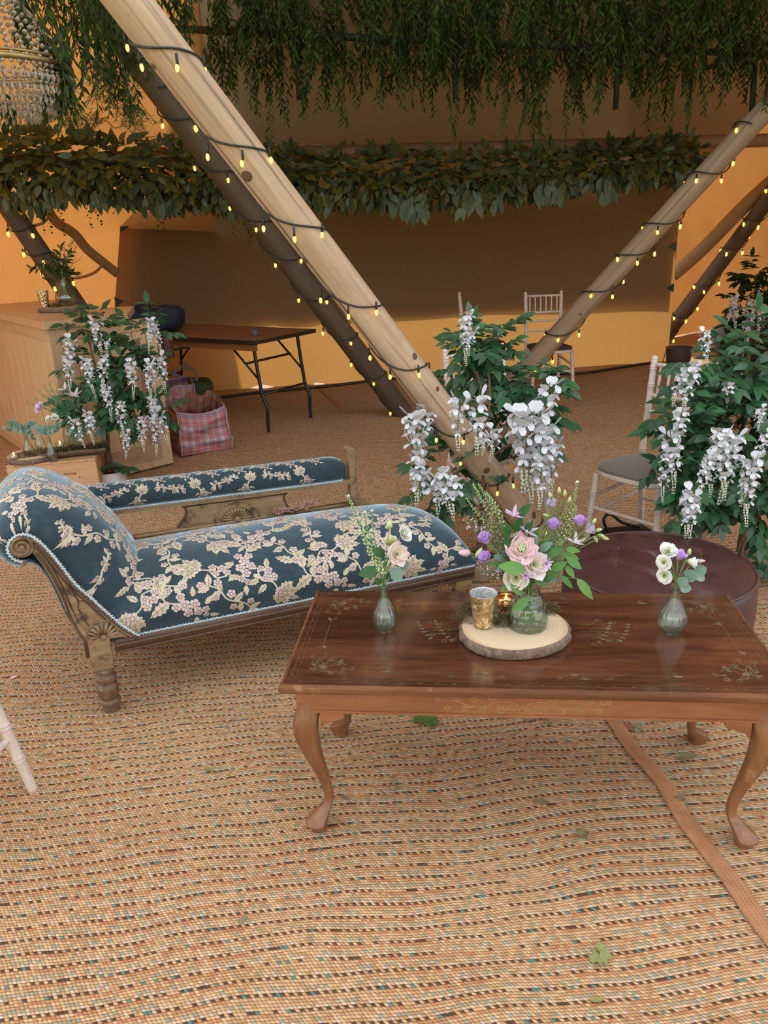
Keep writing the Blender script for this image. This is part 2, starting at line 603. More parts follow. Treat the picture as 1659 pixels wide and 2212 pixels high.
def canvas_point(i, t):
    p = EAVE[i]
    r = ridge(p)
    # a low wall, then a long slope that sags a little
    if t < 0.30:
        k = t / 0.30
        q = p.lerp(Vector((p.x + (r.x - p.x) * 0.10, p.y + (r.y - p.y) * 0.10, 1.55)), k)
    else:
        k = (t - 0.30) / 0.70
        a = Vector((p.x + (r.x - p.x) * 0.10, p.y + (r.y - p.y) * 0.10, 1.55))
        q = a.lerp(r, k); q.z -= 0.55 * math.sin(PI * k) * 0.6
    # tension folds running from the eaves to the hoist, fanning across the slope
    n = Vector((r.x - p.x, r.y - p.y, 0)).normalized()
    amp = 0.13 * math.sin(PI * min(1, t * 1.3)) + 0.012
    ph = noise.noise(Vector((i * 0.40 + t * 9.0, t * 1.2, 1.7)))
    ph += 0.45 * noise.noise(Vector((i * 0.9 + t * 20.0, t * 1.4, 7.7)))
    return q + n * amp * ph


def seam_gap(p):
    return -2.9 < p.x < 3.35 and p.y > 9.0


M_CANVAS_R = mat_canvas('dimmed_right_canvas', (0.46, 0.29, 0.15), 0.10, (0.95, 0.39, 0.10))  # tent canvas with the right side's dimmer light put into its transmission


def canvas(name, i0, i1, label, t0=0.0, t1=1.0, mat=None):
    mb = MB()
    nt = 44
    k = i1 - i0
    sub = 4
    for a in range(k * sub + 1):
        s = i0 + a / sub
        i = min(int(s), len(EAVE) - 2); fr = s - i
        for j in range(nt + 1):
            t = t0 + (t1 - t0) * j / nt
            q0 = canvas_point(i, t); q1 = canvas_point(i + 1, t)
            mb.v.append(tuple(q0.lerp(q1, fr)))
    for a in range(k * sub):
        for j in range(nt):
            mb.f.append((a * (nt + 1) + j, (a + 1) * (nt + 1) + j, (a + 1) * (nt + 1) + j + 1, a * (nt + 1) + j + 1)); mb.mi.append(0)
    return tag(mb.build(name, mat or M_CANVAS), label, kind='structure')


nE = len(EAVE) - 1
TS = 0.82    # above this the unseen hat is denser, to cut the glow inside
canvas('wall_left', 16, 45, 'glowing orange tent canvas on the left side', t1=TS)
# the unseen canvas behind the curtain is built apart, shaped to shade its upper part
canvas('wall_right', 59, nE - 13, 'orange tent canvas on the right side', t1=TS, mat=M_CANVAS_R)
canvas('ceiling', 16, nE - 13, 'unseen tent top, its canvas made dense to cut the glow inside', t0=TS, mat=M_BACK)
# brown curtain at the back -----------------------------------------
CB0, CB1 = Vector((-3.0, 7.85, 0)), Vector((3.62, 8.95, 0))
cTL, cTR = D(264, 380, 7.9), D(1470, 420, 8.85)
cBL, cBR = D(222, 800, 7.9), D(1443, 775, 8.85)


def curtain_pt(u, t):
    b = cBL.lerp(cBR, u); b.z = -0.03 + 0.055 * math.exp(-((u - 0.255) / 0.022) ** 2) + 0.045 * math.exp(-((u - 0.352) / 0.012) ** 2)
    p = b.lerp(Vector((cTL.lerp(cTR, u).x, cTL.lerp(cTR, u).y, 2.05)), t)
    p.y += 0.05 * noise.noise(Vector((u * 8, t * 0.5, 0))) * (0.4 + 0.6 * (1 - t)) + 0.10 * math.sin(PI * t) * math.sin(PI * u)
    p.y += 0.05 * math.exp(-u * 24) - 0.03 * math.exp(-u * 60)
    return p


mb = MB(); mb.grid(curtain_pt, 90, 26)
cur = tag(mb.build('wall_back', M_CURTAIN), 'dark brown canvas curtain across the back with a glowing lower strip', kind='structure')
mb = MB()
for (u, t) in ((0.001, 0.80), (0.001, 0.47), (0.997, 0.61), (0.999, 0.40)):
    p = curtain_pt(u, t); s = 1 if u < 0.5 else -1
    m2 = MB()
    w = 0.085
    vs = [(p.x, p.y - 0.012, p.z + w * .55), (p.x + s * w, p.y - 0.012, p.z), (p.x, p.y - 0.012, p.z - w * .55)]
    vs += [(a, b - 0.012, c) for a, b, c in vs]
    m2.add(vs, [(0, 1, 2), (3, 5, 4), (0, 3, 4, 1), (1, 4, 5, 2), (2, 5, 3, 0)])
    m2.build('toggle', M_BLACK, cur, smooth=False)

# unseen outer sheet, shaped to shade the curtain and let daylight in under its hem
def back_pt(u, t):
    k = min(1.0, t / 0.35)
    a = curtain_pt(min(1, max(0, u)), 0.0); b = curtain_pt(min(1, max(0, u)), 1.0)
    a.x += (u - min(1, max(0, u))) * 6.6; b.x += (u - min(1, max(0, u))) * 6.6
    z0 = 0.66 + 0.03 * noise.noise(Vector((u * 7, 2, 2)))
    q = a.lerp(b, z0 / 2.05 + (1 - z0 / 2.05) * k); q.y += 0.13
    if t > 0.35:
        k2 = (t - 0.35) / 0.65
        q = q.lerp(Vector((q.x * 0.45 + 0.3, 4.7, 4.6)), k2)
    return q


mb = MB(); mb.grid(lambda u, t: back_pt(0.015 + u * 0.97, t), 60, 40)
tag(mb.build('wall_outer_shade', M_BACK), 'unseen outer canvas hung close behind the brown curtain to shade its upper part', kind='structure')

# heavy brown roof liner above the garland ----------------------------
lBL, lBR = D(430, 400, 7.72), D(1475, 372, 8.62)
lTL, lTR = D(425, -160, 5.2), D(1905, -10, 6.2)


def liner_pt(u, t):
    p = lBL.lerp(lBR, u).lerp(lTL.lerp(lTR, u), t)
    sag = math.sin(PI * t) * 0.12
    p.z -= sag
    # folds fan out from the hoist
    f = noise.noise(Vector((u * 9.0 - t * 2.2 * (u - 0.1), t * 0.7, 2.2))) + 0.5 * noise.noise(Vector((u * 22.0 - t * 6 * u, t * 1.0, 9.2)))
    p.y += 0.10 * f * (1.0 - 0.4 * t)
    return p


mb = MB(); mb.grid(liner_pt, 120, 40)
tag(mb.build('ceiling', M_LINER), 'brown canvas roof sheet with folds above the garland', kind='structure')

# poles ---------------------------------------------------------------
M_POLE = mat_wood('pale_debarked_pine', [(0.25, (0.27, 0.16, 0.095)), (0.47, (0.46, 0.305, 0.195)), (0.62, (0.56, 0.39, 0.26)), (0.8, (0.62, 0.46, 0.325))],
                  'z', 6.0, 14.0, 0.6, 0.35, worn=((0.36, 0.235, 0.13), 0.56, 3.0), cracks=0.55)
M_POLE_SHADE = mat_wood('shaded_pine', [(0.25, (0.16, 0.10, 0.06)), (0.47, (0.28, 0.19, 0.115)), (0.7, (0.36, 0.255, 0.165))], 'z', 6.0, 14.0, 0.65, 0.35, cracks=0.4)  # same pine, the shade on this pole put into a darker colour
M_KNOT = mat_plain('pole_knot', (0.12, 0.065, 0.035), 0.7)
M_REDPOLE = mat_wood('reddish_pole_wood', [(0.3, (0.17, 0.07, 0.035)), (0.7, (0.30, 0.14, 0.07))], 'z', 5, 12, 0.6, 0.3)
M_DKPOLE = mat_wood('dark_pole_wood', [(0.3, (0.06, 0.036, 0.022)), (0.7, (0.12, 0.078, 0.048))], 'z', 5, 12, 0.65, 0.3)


def pole(name, label, a, b, r0, r1, mat, knots=8, seed=1, cat='pole'):
    a, b = Vector(a), Vector(b)
    L = (b - a).length
    o = bpy.data.objects.new(name, None)
    o.empty_display_size = 0.05
    COL.objects.link(o)
    M = Matrix.Translation(a) @ zframe(b - a)
    o.matrix_basis = M
    tag(o, label, cat)
    mb = MB()
    n, k = 28, 90

    def fn(i, j):
        z = i * L; q = 2 * PI * j
        r = r0 + (r1 - r0) * i
        r *= 1 + 0.022 * noise.noise(Vector((math.cos(q) * 1.2, math.sin(q) * 1.2, z * 1.3 + seed * 7)))
        # drawn grooves along the grain
        r *= 1 - 0.010 * max(0, noise.noise(Vector((math.cos(q) * 7, math.sin(q) * 7, z * 0.5 + seed)))) 
        return (r * math.cos(q), r * math.sin(q), z)
    mb.grid(fn, k, n, cv=True)
    mb.f.append(tuple(range(n - 1, -1, -1))); mb.mi.append(0)
    mb.f.append(tuple(range((k - 1) * n, k * n))); mb.mi.append(0)
    mb.build('shaft', mat, o)
    rnd = random.Random(seed)
    iv = M.inverted()
    cdir = (iv.to_3x3() @ (CAM - (a + b) / 2)); cq = math.atan2(cdir.y, cdir.x)
    for i in range(knots):
        z = L * (0.08 + 0.88 * (i + rnd.random() * 0.8) / knots); q = cq + rnd.uniform(-1.2, 1.2)
        r = r0 + (r1 - r0) * z / L
        km = MB()
        w = rnd.uniform(0.007, 0.014)
        Mk = Matrix.Translation((math.cos(q) * (r - 0.003), math.sin(q) * (r - 0.003), z)) @ zframe((math.cos(q), math.sin(q), 0))
        km.lathe([(w * 1.5, 0.0), (w * 1.35, 0.004), (w, 0.0035), (w * 0.8, 0.0042), (0.0005, 0.0045)], 12, Mk)
        km.build('knot', M_KNOT, o)
    return o


p1a = Vector((0.80, 3.45, 0.0)); p1b = D(275, 0, 2.62)
_d1 = (p1b - p1a)
pole_main = pole('tent_pole', 'thick pale pine tent pole slanting across the middle, wrapped in fairy lights', p1a - _d1.normalized() * 0.03, p1a + _d1 * 1.28, 0.066, 0.064, M_POLE, 9, 1)
p2a = P(872, 893, 0) ; p2b = D(352, 205, 5.2)
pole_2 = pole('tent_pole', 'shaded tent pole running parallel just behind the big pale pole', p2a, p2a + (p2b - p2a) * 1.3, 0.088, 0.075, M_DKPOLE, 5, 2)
p3a = P(1048, 893, 0); p3b = D(1655, 235, 5.6)
pole_3 = pole('tent_pole', 'pale tent pole slanting up to the right edge behind the flowers', p3a, p3a + (p3b - p3a) * 1.35, 0.080, 0.07, M_POLE_SHADE, 6, 3)
p4a = Vector((1.36, 3.40, 0)); p4b = D(1720, 905, 3.2)
pole_4 = pole('tent_pole', 'pale pole foot standing behind the burgundy pouf, hidden above by wisteria', p4a, p4a + (p4b - p4a) * 3.2, 0.078, 0.065, M_POLE, 4, 4)
p5a = P(1428, 738, 0); p5b = D(1659, 432, 8.9)
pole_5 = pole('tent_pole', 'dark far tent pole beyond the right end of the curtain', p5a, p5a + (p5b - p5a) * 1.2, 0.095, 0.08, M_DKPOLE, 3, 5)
plb = D(8, 432, 6.15); pla = D(185, 690, 6.55); pla2 = pla + (pla - plb) * (pla.z / (plb.z - pla.z))
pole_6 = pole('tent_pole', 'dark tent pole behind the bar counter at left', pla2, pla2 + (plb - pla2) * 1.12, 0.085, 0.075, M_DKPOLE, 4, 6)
bma, bmb = D(-60, 352, 6.30), D(1760, 300, 6.95)
pole('cross_beam', 'reddish horizontal pole carrying the leafy garland', bma, bmb, 0.055, 0.05, M_REDPOLE, 3, 7, 'beam')
# shadow of an outside pole on the right canvas, modelled as a tan tube
shade_a, shade_b = D(1452, 596, 9.35), D(1690, 372, 9.0)
M_ROLL_SHADOW = mat_plain('roll_and_shadow_tan', (0.30, 0.17, 0.075), 0.8)
mb = MB(); rp = smooth_path([shade_a, shade_a.lerp(shade_b, .3) + Vector((0, 0, -.02)), shade_a.lerp(shade_b, .7) + Vector((0, 0, .02)), shade_b], 10)
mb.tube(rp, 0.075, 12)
tag(mb.build('roll_shadow_tube', M_ROLL_SHADOW, origin=shade_a), 'tan tube standing for a pole shadow beyond the right edge of the curtain', 'canvas roll')
# the snaking roll at left
sl = [D(52, 400, 6.9), D(72, 432, 6.9), D(95, 440, 6.95), D(120, 478, 7.0), D(160, 505, 7.1), D(190, 540, 7.2), D(240, 580, 7.35), D(252, 590, 7.4)]
mb = MB(); mb.tube(smooth_path(sl, 8), 0.042, 12)
slo = tag(mb.build('roll_shadow_tube', M_ROLL_SHADOW, origin=sl[0]), 'brown snaking roll of canvas between dark pole and curtain at left', 'canvas roll')
mb = MB(); mb.tube(smooth_path([D(70, 488, 6.95), D(92, 482, 6.95), D(107, 466, 6.95)], 6), 0.012, 6)
mb.build('tie_cord', M_ROLL_SHADOW, slo, world=True)
mb = MB(); mb.tube(smooth_path([D(150, 602, 7.3), D(180, 598, 7.3), D(205, 588, 7.3), D(222, 572, 7.25)], 6), 0.012, 6)
mb.build('tie_cord', M_ROLL_SHADOW, slo, world=True)
# power lead snaking along the left roof cloth
lead = [(130, 222, 6.2), (165, 228, 6.3), (186, 235, 6.4), (205, 255, 6.45), (226, 250, 6.45), (246, 272, 6.5), (268, 265, 6.5),
        (292, 288, 6.6), (320, 292, 6.6), (340, 290, 6.6), (372, 303, 6.65), (398, 312, 6.65)]
mb = MB(); mb.tube(smooth_path([D(*q) for q in lead], 5), 0.008, 6)
tag(mb.build('power_lead', mat_plain('brown_lead', (0.16, 0.08, 0.035), 0.6), origin=D(*lead[0])), 'thin brown lead snaking along the orange roof cloth at left', 'cable')
# cable along the foot of the curtain
gp = [P(450, 862, .02), P(560, 848, .02), P(700, 835, .02), P(810, 822, .03), P(930, 812, .02), P(1060, 815, .02), P(1180, 808, .02), P(1260, 806, .02), P(1345, 793, .02), P(1420, 782, .02)]
mb = MB(); mb.tube(smooth_path(gp, 8), 0.016, 6)
tag(mb.build('ground_cable', M_CABLE, origin=gp[0]), 'black cable lying along the foot of the brown curtain', 'cable')


# fairy lights ---------------------------------------------------------
def mat_emit(name, col, s):
    m = NT(name); m.set(base=col, emit=col, emits=s, rough=0.4); return m.mat


M_BULB = mat_emit('warm_led', (1.0, 0.62, 0.07), 4.5)
M_CUP = mat_plain('bulb_cup', (0.02, 0.025, 0.02), 0.5)
_b = MB(); _b.lathe([(0.0005, -0.017), (0.004, -0.015), (0.0066, -0.008), (0.0066, 0.0), (0.0045, 0.006), (0.0005, 0.008)], 8)
ME_BULB = _b.mesh('bulb', M_BULB)


def fairy(label, a, b, r, pts_px, nper=5, cable_r=0.0035, bulb_s=1.0, phase=0.0, seed=1, hand=1, drop=0.03):
    """a lead wound round the pole a-b; pts_px: y pixels where it crosses the front of the pole"""
    rnd = random.Random(seed)
    th = thing('fairy_lights', label, 'fairy lights', a)
    d = (b - a); L = d.length; M = Matrix.Translation(a) @ zframe(d)
    iv = M.inverted()
    # height along the pole for every crossing
    ts = []
    for px, py in pts_px:
        best = min((abs((lambda q: q)(proj(a + d * (k / 400))[1]) - py), k / 400) for k in range(0, 700))
        ts.append(best[1] * L)
    ts.sort()
    cdir = iv.to_3x3() @ (CAM - (a + b) / 2)
    cq = math.atan2(cdir.y, cdir.x)
    rt = iv.to_3x3() @ CR; rt.z = 0; rt.normalize()
    # the lead lies about level across the front of the leaning pole
    dd = Vector((CR.dot(d), CU.dot(d))); tilt = -dd.x / max(abs(dd.y), 0.05)
    turns = np.arange(len(ts))
    path, bulbs = [], []
    K = 26
    step = max(2, K // nper)
    for i in range(int((len(ts) - 1) * K) + 1):
        s = i / K
        fr = s - round(s)
        s2 = round(s) + 0.5 * math.copysign((2 * abs(fr)) ** 2.0, fr)
        z = float(np.interp(s2, turns, ts))
        q = cq - 2 * PI * s * hand
        z -= tilt * 0.75 * r * (math.cos(q) * rt.x + math.sin(q) * rt.y)
        p = Vector((math.cos(q) * (r + cable_r), math.sin(q) * (r + cable_r), z + 0.02 * math.sin(7 * s + seed)))
        path.append(M @ p)
        if i % step == (seed % step):
            bulbs.append(M @ Vector((math.cos(q) * (r + 0.014), math.sin(q) * (r + 0.014), z)))
    mb = MB(); mb.tube(path, cable_r, 5)
    for p in bulbs:
        mb.tube([p, p + Vector((0, 0, -drop))], cable_r * 1.3, 5)
    mb.build('cable', M_CABLE, th, world=True)
    for p in bulbs:
        inst('bulb', ME_BULB, Matrix.Translation(p + Vector((rnd.uniform(-.004, .004), rnd.uniform(-.004, .004), -drop - 0.006))) @ Matrix.Rotation(rnd.uniform(-.5, .5), 4, 'X') @ Matrix.Scale(bulb_s, 4), th)
    return th


def proj(p):
    q = Vector(p) - CAM; z = q.dot(_f)
    return (IMG_W / 2 + FPX * q.dot(CR) / z, IMG_H / 2 - FPX * q.dot(CU) / z)


fairy('string of warm fairy lights wound round the big pale middle pole', p1a, p1b, 0.066,
      [(1150, 1185), (1120, 1125), (1060, 1025), (950, 915), (860, 772), (770, 640), (620, 470), (500, 308), (350, 108), (240, -60)], 5, 0.0034, 0.85, seed=2)
fairy('string of warm fairy lights on the shaded pole behind the big one', p2a, p2b, 0.086,
      [(850, 868), (830, 800), (760, 715), (700, 630), (640, 545), (570, 465), (480, 360), (420, 250), (350, 180)], 3, 0.005, 1.3, seed=3)
fairy('string of warm fairy lights on the slanting pole at upper right', p3a, p3b, 0.082,
      [(1080, 860), (1150, 780), (1215, 712), (1290, 620), (1375, 545), (1430, 480), (1540, 370), (1640, 262)], 4, 0.005, 1.4, seed=4, hand=-1)
fairy('string of warm fairy lights on the dark far pole at the right edge', p5a, p5b, 0.095,
      [(1440, 722), (1480, 675), (1530, 610), (1590, 530), (1640, 470), (1680, 400)], 4, 0.005, 1.9, seed=5, hand=-1)
fairy('string of warm fairy lights on the dark pole behind the bar', pla2, plb, 0.085,
      [(190, 700), (170, 660), (140, 600), (95, 545), (60, 490), (20, 440)], 3, 0.005, 1.6, seed=6)
# ------------------------------------------------------------------ foliage overhead
LF_DARK = mat_leaf('ruscus_and_shaded_leaf', [(0.018, 0.032, 0.004), (0.032, 0.055, 0.006), (0.055, 0.085, 0.012), (0.024, 0.045, 0.006)], 0.6, 0.35, 0.15)
LF_GARL = mat_leaf('laurel_leaf', [(0.026, 0.040, 0.010), (0.060, 0.075, 0.022), (0.115, 0.125, 0.055), (0.036, 0.052, 0.010), (0.16, 0.12, 0.018), (0.050, 0.070, 0.020)], 0.5, 0.25, 0.25)
LF_GREY = mat_leaf('silver_eucalyptus_leaf', [(0.085, 0.110, 0.060), (0.13, 0.155, 0.090), (0.06, 0.085, 0.045)], 0.5, 0.15)
M_TWIG = mat_plain('twig', (0.035, 0.035, 0.012), 0.7)
T_LANCE = leaf_template(0.30, 4, 0.10, 0.15, 1.0)
T_OVATE = leaf_template(0.46, 5, 0.12, 0.18, 0.9)
T_BROAD = leaf_template(0.40, 4, 0.10, 0.20, 0.9)


def sprig(rnd, top, length, lean, leaf_len, gap, Ms, twig, spread=1.0):
    """a twig hanging from top, leaves alternate along it"""
    p = Vector(top)
    d = Vector((lean.x, lean.y, lean.z)).normalized()
    pts = [p.copy()]
    k = max(3, int(length / gap))
    side = rnd.uniform(0, 2 * PI)
    for i in range(k):
        d = (d + Vector((rnd.uniform(-.12, .12), rnd.uniform(-.12, .12), -0.10))).normalized()
        p = p + d * gap
        pts.append(p.copy())
        side += PI + rnd.uniform(-.9, .9)
        o = Vector((math.cos(side), math.sin(side), 0))
        ld = (d * 0.75 + o * spread + Vector((0, 0, -0.25))).normalized()
        s = leaf_len * rnd.uniform(0.65, 1.15) * (1 - 0.35 * i / k)
        Ms.append(TRS(p, frame(ld, Vector((rnd.uniform(-.6, .6), rnd.uniform(-1.2, .2), 1))), s))
    if twig is not None: twig.tube(pts[::2] + ([pts[-1]] if len(pts) % 2 == 0 else []), 0.0022, 3, caps=False)


rnd = random.Random(11)
# black frame the foliage hangs on
fr_th = thing('hanging_frame', 'black metal ladder frame hidden in the overhead foliage, its rods hanging down', 'frame', D(985, 90, 5.7))
mb = MB()
mb.tube([D(380, 62, 5.6), D(985, 92, 5.6), D(1700, 118, 5.9)], 0.022, 8)
mb.build('rail', M_BLACK, fr_th, world=True)
mb = MB()
mb.tube([D(420, 20, 6.4), D(985, 60, 6.4), D(1700, 95, 6.6)], 0.022, 8)
mb.build('rail', M_BLACK, fr_th, world=True)
for (x0, y0, x1, y1, y) in ((640, 80, 647, 216, 5.6), (981, 92, 985, 222, 5.6), (1336, 105, 1330, 236, 5.75), (1633, 112, 1624, 243, 5.62)):
    mb = MB(); a, b = D(x0, y0, y), D(x1, y1, y)
    mb.tube([a, b], 0.019, 8)
    mb.tube([a, a + Vector((0, 0.8, 0.05))], 0.018, 8)
    mb.build('rod', M_BLACK, fr_th, world=True)

can = thing('hanging_foliage', 'dense canopy of dark green ruscus sprigs hanging over the middle and right', 'foliage', D(1050, 100, 5.8))
Ms, twig = [], MB()
for i in range(1150):
    px = rnd.uniform(440, 1720); y = rnd.uniform(5.2, 6.7)
    py = rnd.uniform(-150, 118) + (6 if px > 1200 else 0)
    top = D(px, py, y)
    ln = rnd.uniform(0.16, 0.36)
    if rnd.random() < 0.12 and py > 40: ln = rnd.uniform(0.35, 0.52)
    sprig(rnd, top, ln, Vector((rnd.uniform(-1.1, 1.1), rnd.uniform(-.5, .5), -1)), 0.072, 0.019, Ms, twig)
for i in range(260):
    sprig(rnd, D(rnd.uniform(440, 1720), rnd.uniform(-90, 75), rnd.uniform(5.25, 5.5)), rnd.uniform(.18, .34), Vector((rnd.uniform(-1.2, 1.2), rnd.uniform(-.4, .2), -.9)), .072, .019, Ms, twig, 1.4)
# long tails the photograph shows one by one
for px, py, ln in ((480, 90, .45), (550, 110, .35), (575, 120, .5), (745, 100, .45), (700, 90, .4), (960, 110, .6), (1020, 110, .4), (1150, 120, .7), (1165, 120, .75), (1140, 130, .55), (1240, 135, .55), (1290, 130, .3), (1420, 130, .35), (1480, 130, .42), (1500, 140, .38), (1650, 130, .3), (900, 110, .35), (850, 100, .3), (1100, 140, .4)):
    sprig(rnd, D(px, py, 5.5), ln, Vector((rnd.uniform(-.2, .2), -.1, -1)), 0.066, 0.017, Ms, twig)
    sprig(rnd, D(px + 14, py, 5.55), ln * .8, Vector((rnd.uniform(-.2, .2), -.1, -1)), 0.062, 0.018, Ms, twig)
near_leaves(can, Ms, T_LANCE, LF_DARK, 300, 'leaf', 'foliage')
o = twig.build('twigs', M_TWIG, can, world=True); o['kind'] = 'stuff'

# left clump around the chandelier
rnd = random.Random(12)
cl = thing('hanging_foliage', 'loose clump of ruscus and fern hanging at upper left beside the chandelier', 'foliage', D(200, 60, 4.2))
Ms, twig = [], MB()
for i in range(120):
    px = rnd.gauss(190, 60) if i < 80 else rnd.uniform(0, 420); py = rnd.uniform(-160, 40 if i < 80 else -20)
    px = min(px, 420)
    y = rnd.uniform(3.9, 4.9)
    sprig(rnd, D(px, py, y), rnd.uniform(0.16, 0.36), Vector((rnd.uniform(-.6, .6), rnd.uniform(-.3, .3), -1)), 0.066, 0.021, Ms, twig)
for px, py, ln, y in ((140, 60, .35, 3.3), (120, 80, .36, 3.25), (105, 95, .3, 3.3), (10, 190, .15, 3.4), (200, 60, .35, 4), (260, 60, .4, 4.2), (245, 110, .3, 4.2), (150, 100, .3, 3.4),
                      (380, -20, .3, 4.4), (400, 0, .3, 4.4), (350, -40, .3, 4.4), (60, 20, .15, 3.3), (90, 60, .2, 3.3), (40, -30, .2, 3.3), (165, 30, .42, 3.6), (225, 20, .4, 4.0), (290, 10, .3, 4.2)):
    for k in range(3):
        sprig(rnd, D(px + rnd.uniform(-14, 14), py, y), ln * rnd.uniform(.7, 1.05), Vector((rnd.uniform(-.3, .3), -.1, -1)), 0.064, 0.020, Ms, twig)
near_leaves(cl, Ms, T_LANCE, LF_DARK, 300, 'leaf', 'foliage')
o = twig.build('twigs', M_TWIG, cl, world=True); o['kind'] = 'stuff'
# asparagus fern wisps
M_FERN = mat_plain('fern_green', (0.075, 0.095, 0.025), 0.7)
mb = MB()
for px, py, y, s in ((105, 205, 3.4, .12), (240, 150, 4.3, .22), (265, 190, 4.3, .2), (215, 130, 4.2, .2), (285, 120, 4.3, .16), (165, 300, 5.9, -.2), (185, 300, 6.0, -.24), (280, 225, 4.3, .12)):
    for k in range(9):
        a = rnd.uniform(-1, 1)
        p = D(px + rnd.uniform(-12, 12), py, y)
        e = p + Vector((a * abs(s) * .7, rnd.uniform(-.05, .05), -s * rnd.uniform(.5, 1)))
        pts = smooth_path([p, p.lerp(e, .5) + Vector((0, 0, .02)), e], 5)
        mb.tube(pts, 0.0016, 3, caps=False)
        for q in pts[2:]:
            for w in range(4):
                v = Vector((rnd.uniform(-1, 1), rnd.uniform(-1, 1), rnd.uniform(-1, .4))).normalized() * 0.03
                mb.tube([q, q + v], 0.0011, 3, caps=False)
o = mb.build('fern_wisps', M_FERN, cl, world=True); o['kind'] = 'stuff'

# garland along the beam ------------------------------------------------
rnd = random.Random(13)
gar = thing('garland', 'thick leafy garland of laurel and eucalyptus along the horizontal beam', 'garland', D(760, 380, 6.5))
Ms, Mg, Mr = [], [], []
LEN = 1.0


def gar_c(px):
    y = np.interp(px, [-60, 250, 480, 1500, 1760], [6.1, 6.25, 6.4, 6.75, 6.8])
    py = np.interp(px, [-60, 0, 120, 250, 500, 650, 900, 1100, 1300, 1450, 1520], [350, 360, 358, 368, 385, 385, 388, 380, 360, 345, 345])
    hw = np.interp(px, [-60, 0, 250, 500, 650, 900, 1100, 1300, 1480, 1530], [74, 74, 66, 68, 62, 62, 56, 46, 44, 20])
    return px, py, y, hw


for i in range(4200):
    px = rnd.uniform(-40, 1515)
    _, py, y, hw = gar_c(px)
    c = D(px, py, y); hh = hw / FPX * y * 1.02
    q = rnd.uniform(0, 2 * PI); rr = math.sqrt(rnd.random())
    off = Vector((0, math.cos(q) * hh * .8 * rr, math.sin(q) * hh * rr))
    dr = Vector((rnd.uniform(-1, 1), off.y / hh * 1.0, off.z / hh * 0.9 - 0.35)).normalized()
    big = rnd.random()
    s = rnd.uniform(0.07, 0.125) if px < 700 else rnd.uniform(0.06, 0.11)
    M = TRS(c + off * 0.86, frame(dr, Vector((rnd.uniform(-.6, .6), -1, rnd.uniform(-.2, 1.2)))), s)
    (Mg if big < 0.12 else Ms).append(M)
# hanging bunches
for px, dp in ((20, 60), (60, 70), (100, 80), (220, 50), (140, 40), (330, 50), (360, 45), (510, 45), (520, 60), (640, 30), (880, 55), (900, 55), (1000, 50), (1030, 55), (1060, 50), (1180, 40), (1200, 45), (1310, 45), (1320, 35), (1470, 30), (1490, 35), (1500, 30), (860, 40), (700, 35)):
    _, py, y, hw = gar_c(px)
    for k in range(9):
        p = D(px + rnd.uniform(-22, 22), py + hw * .6 + rnd.uniform(-10, dp * .6), y - 0.12)
        dr = Vector((rnd.uniform(-.45, .45), -.15, -1)).normalized()
        (Mg if (px > 850 and k % 2) or k % 4 == 0 else Ms).append(TRS(p, frame(dr, Vector((rnd.uniform(-.7, .7), -1, .2))), rnd.uniform(.09, .14)))
# small round-leaved eucalyptus tails
T_ROUND = leaf_template(0.85, 4, 0.05, 0.05, 0.6)
for px, ln in ((75, .3), (95, .3), (118, .32), (180, .26), (200, .22), (250, .15), (345, .26), (355, .22), (500, .25), (520, .34), (530, .3), (395, .14), (430, .14)):
    _, py, y, hw = gar_c(px)
    sprig(rnd, D(px, py + hw * .75, y - .1), ln, Vector((rnd.uniform(-.15, .15), 0, -1)), 0.032, 0.022, Mr, None, 1.2)
T_GL = leaf_template(0.44, 4, 0.12, 0.18, 0.9)
near_leaves(gar, Ms, T_GL, LF_GARL, 230, 'leaf', 'foliage')
near_leaves(gar, Mg, T_GL, LF_GREY, 70, 'grey_leaf', 'grey_foliage')
mb = MB()
for M in Mr: mb.tmpl(T_ROUND, wm(gar).inverted() @ M)
o = mb.build('eucalyptus_tails', LF_DARK, gar); o['kind'] = 'stuff'
# ------------------------------------------------------------------ chaise longue
def mat_velvet():
    m = NT('blue_velvet')
    co = m.coord('Object')
    n = m.noise(co, 7.0, 4, 0.65)
    n2 = m.noise(co, 38.0, 2, 0.5)
    f = m.math('ADD', m.math('MULTIPLY', n, 0.75), m.math('MULTIPLY', n2, 0.25))
    m.set(base=m.ramp(f, [(0.30, (0.018, 0.032, 0.042)), (0.55, (0.026, 0.046, 0.058)), (0.72, (0.044, 0.074, 0.090))]),
          rough=0.75, spec=0.15, sheen=0.9, sheenr=0.42, sheent=(0.45, 0.62, 0.74))
    m.bump(n2, 0.15, 0.004)
    sh = m.new('ShaderNodeBsdfSheen'); sh.inputs['Color'].default_value = (0.50, 0.66, 0.78, 1); sh.inputs['Roughness'].default_value = 0.30
    ad = m.new('ShaderNodeAddShader'); m.link(m.bsdf.outputs[0], ad.inputs[0]); m.link(sh.outputs[0], ad.inputs[1]); m.link(ad.outputs[0], m.out.inputs[0])
    return m.mat


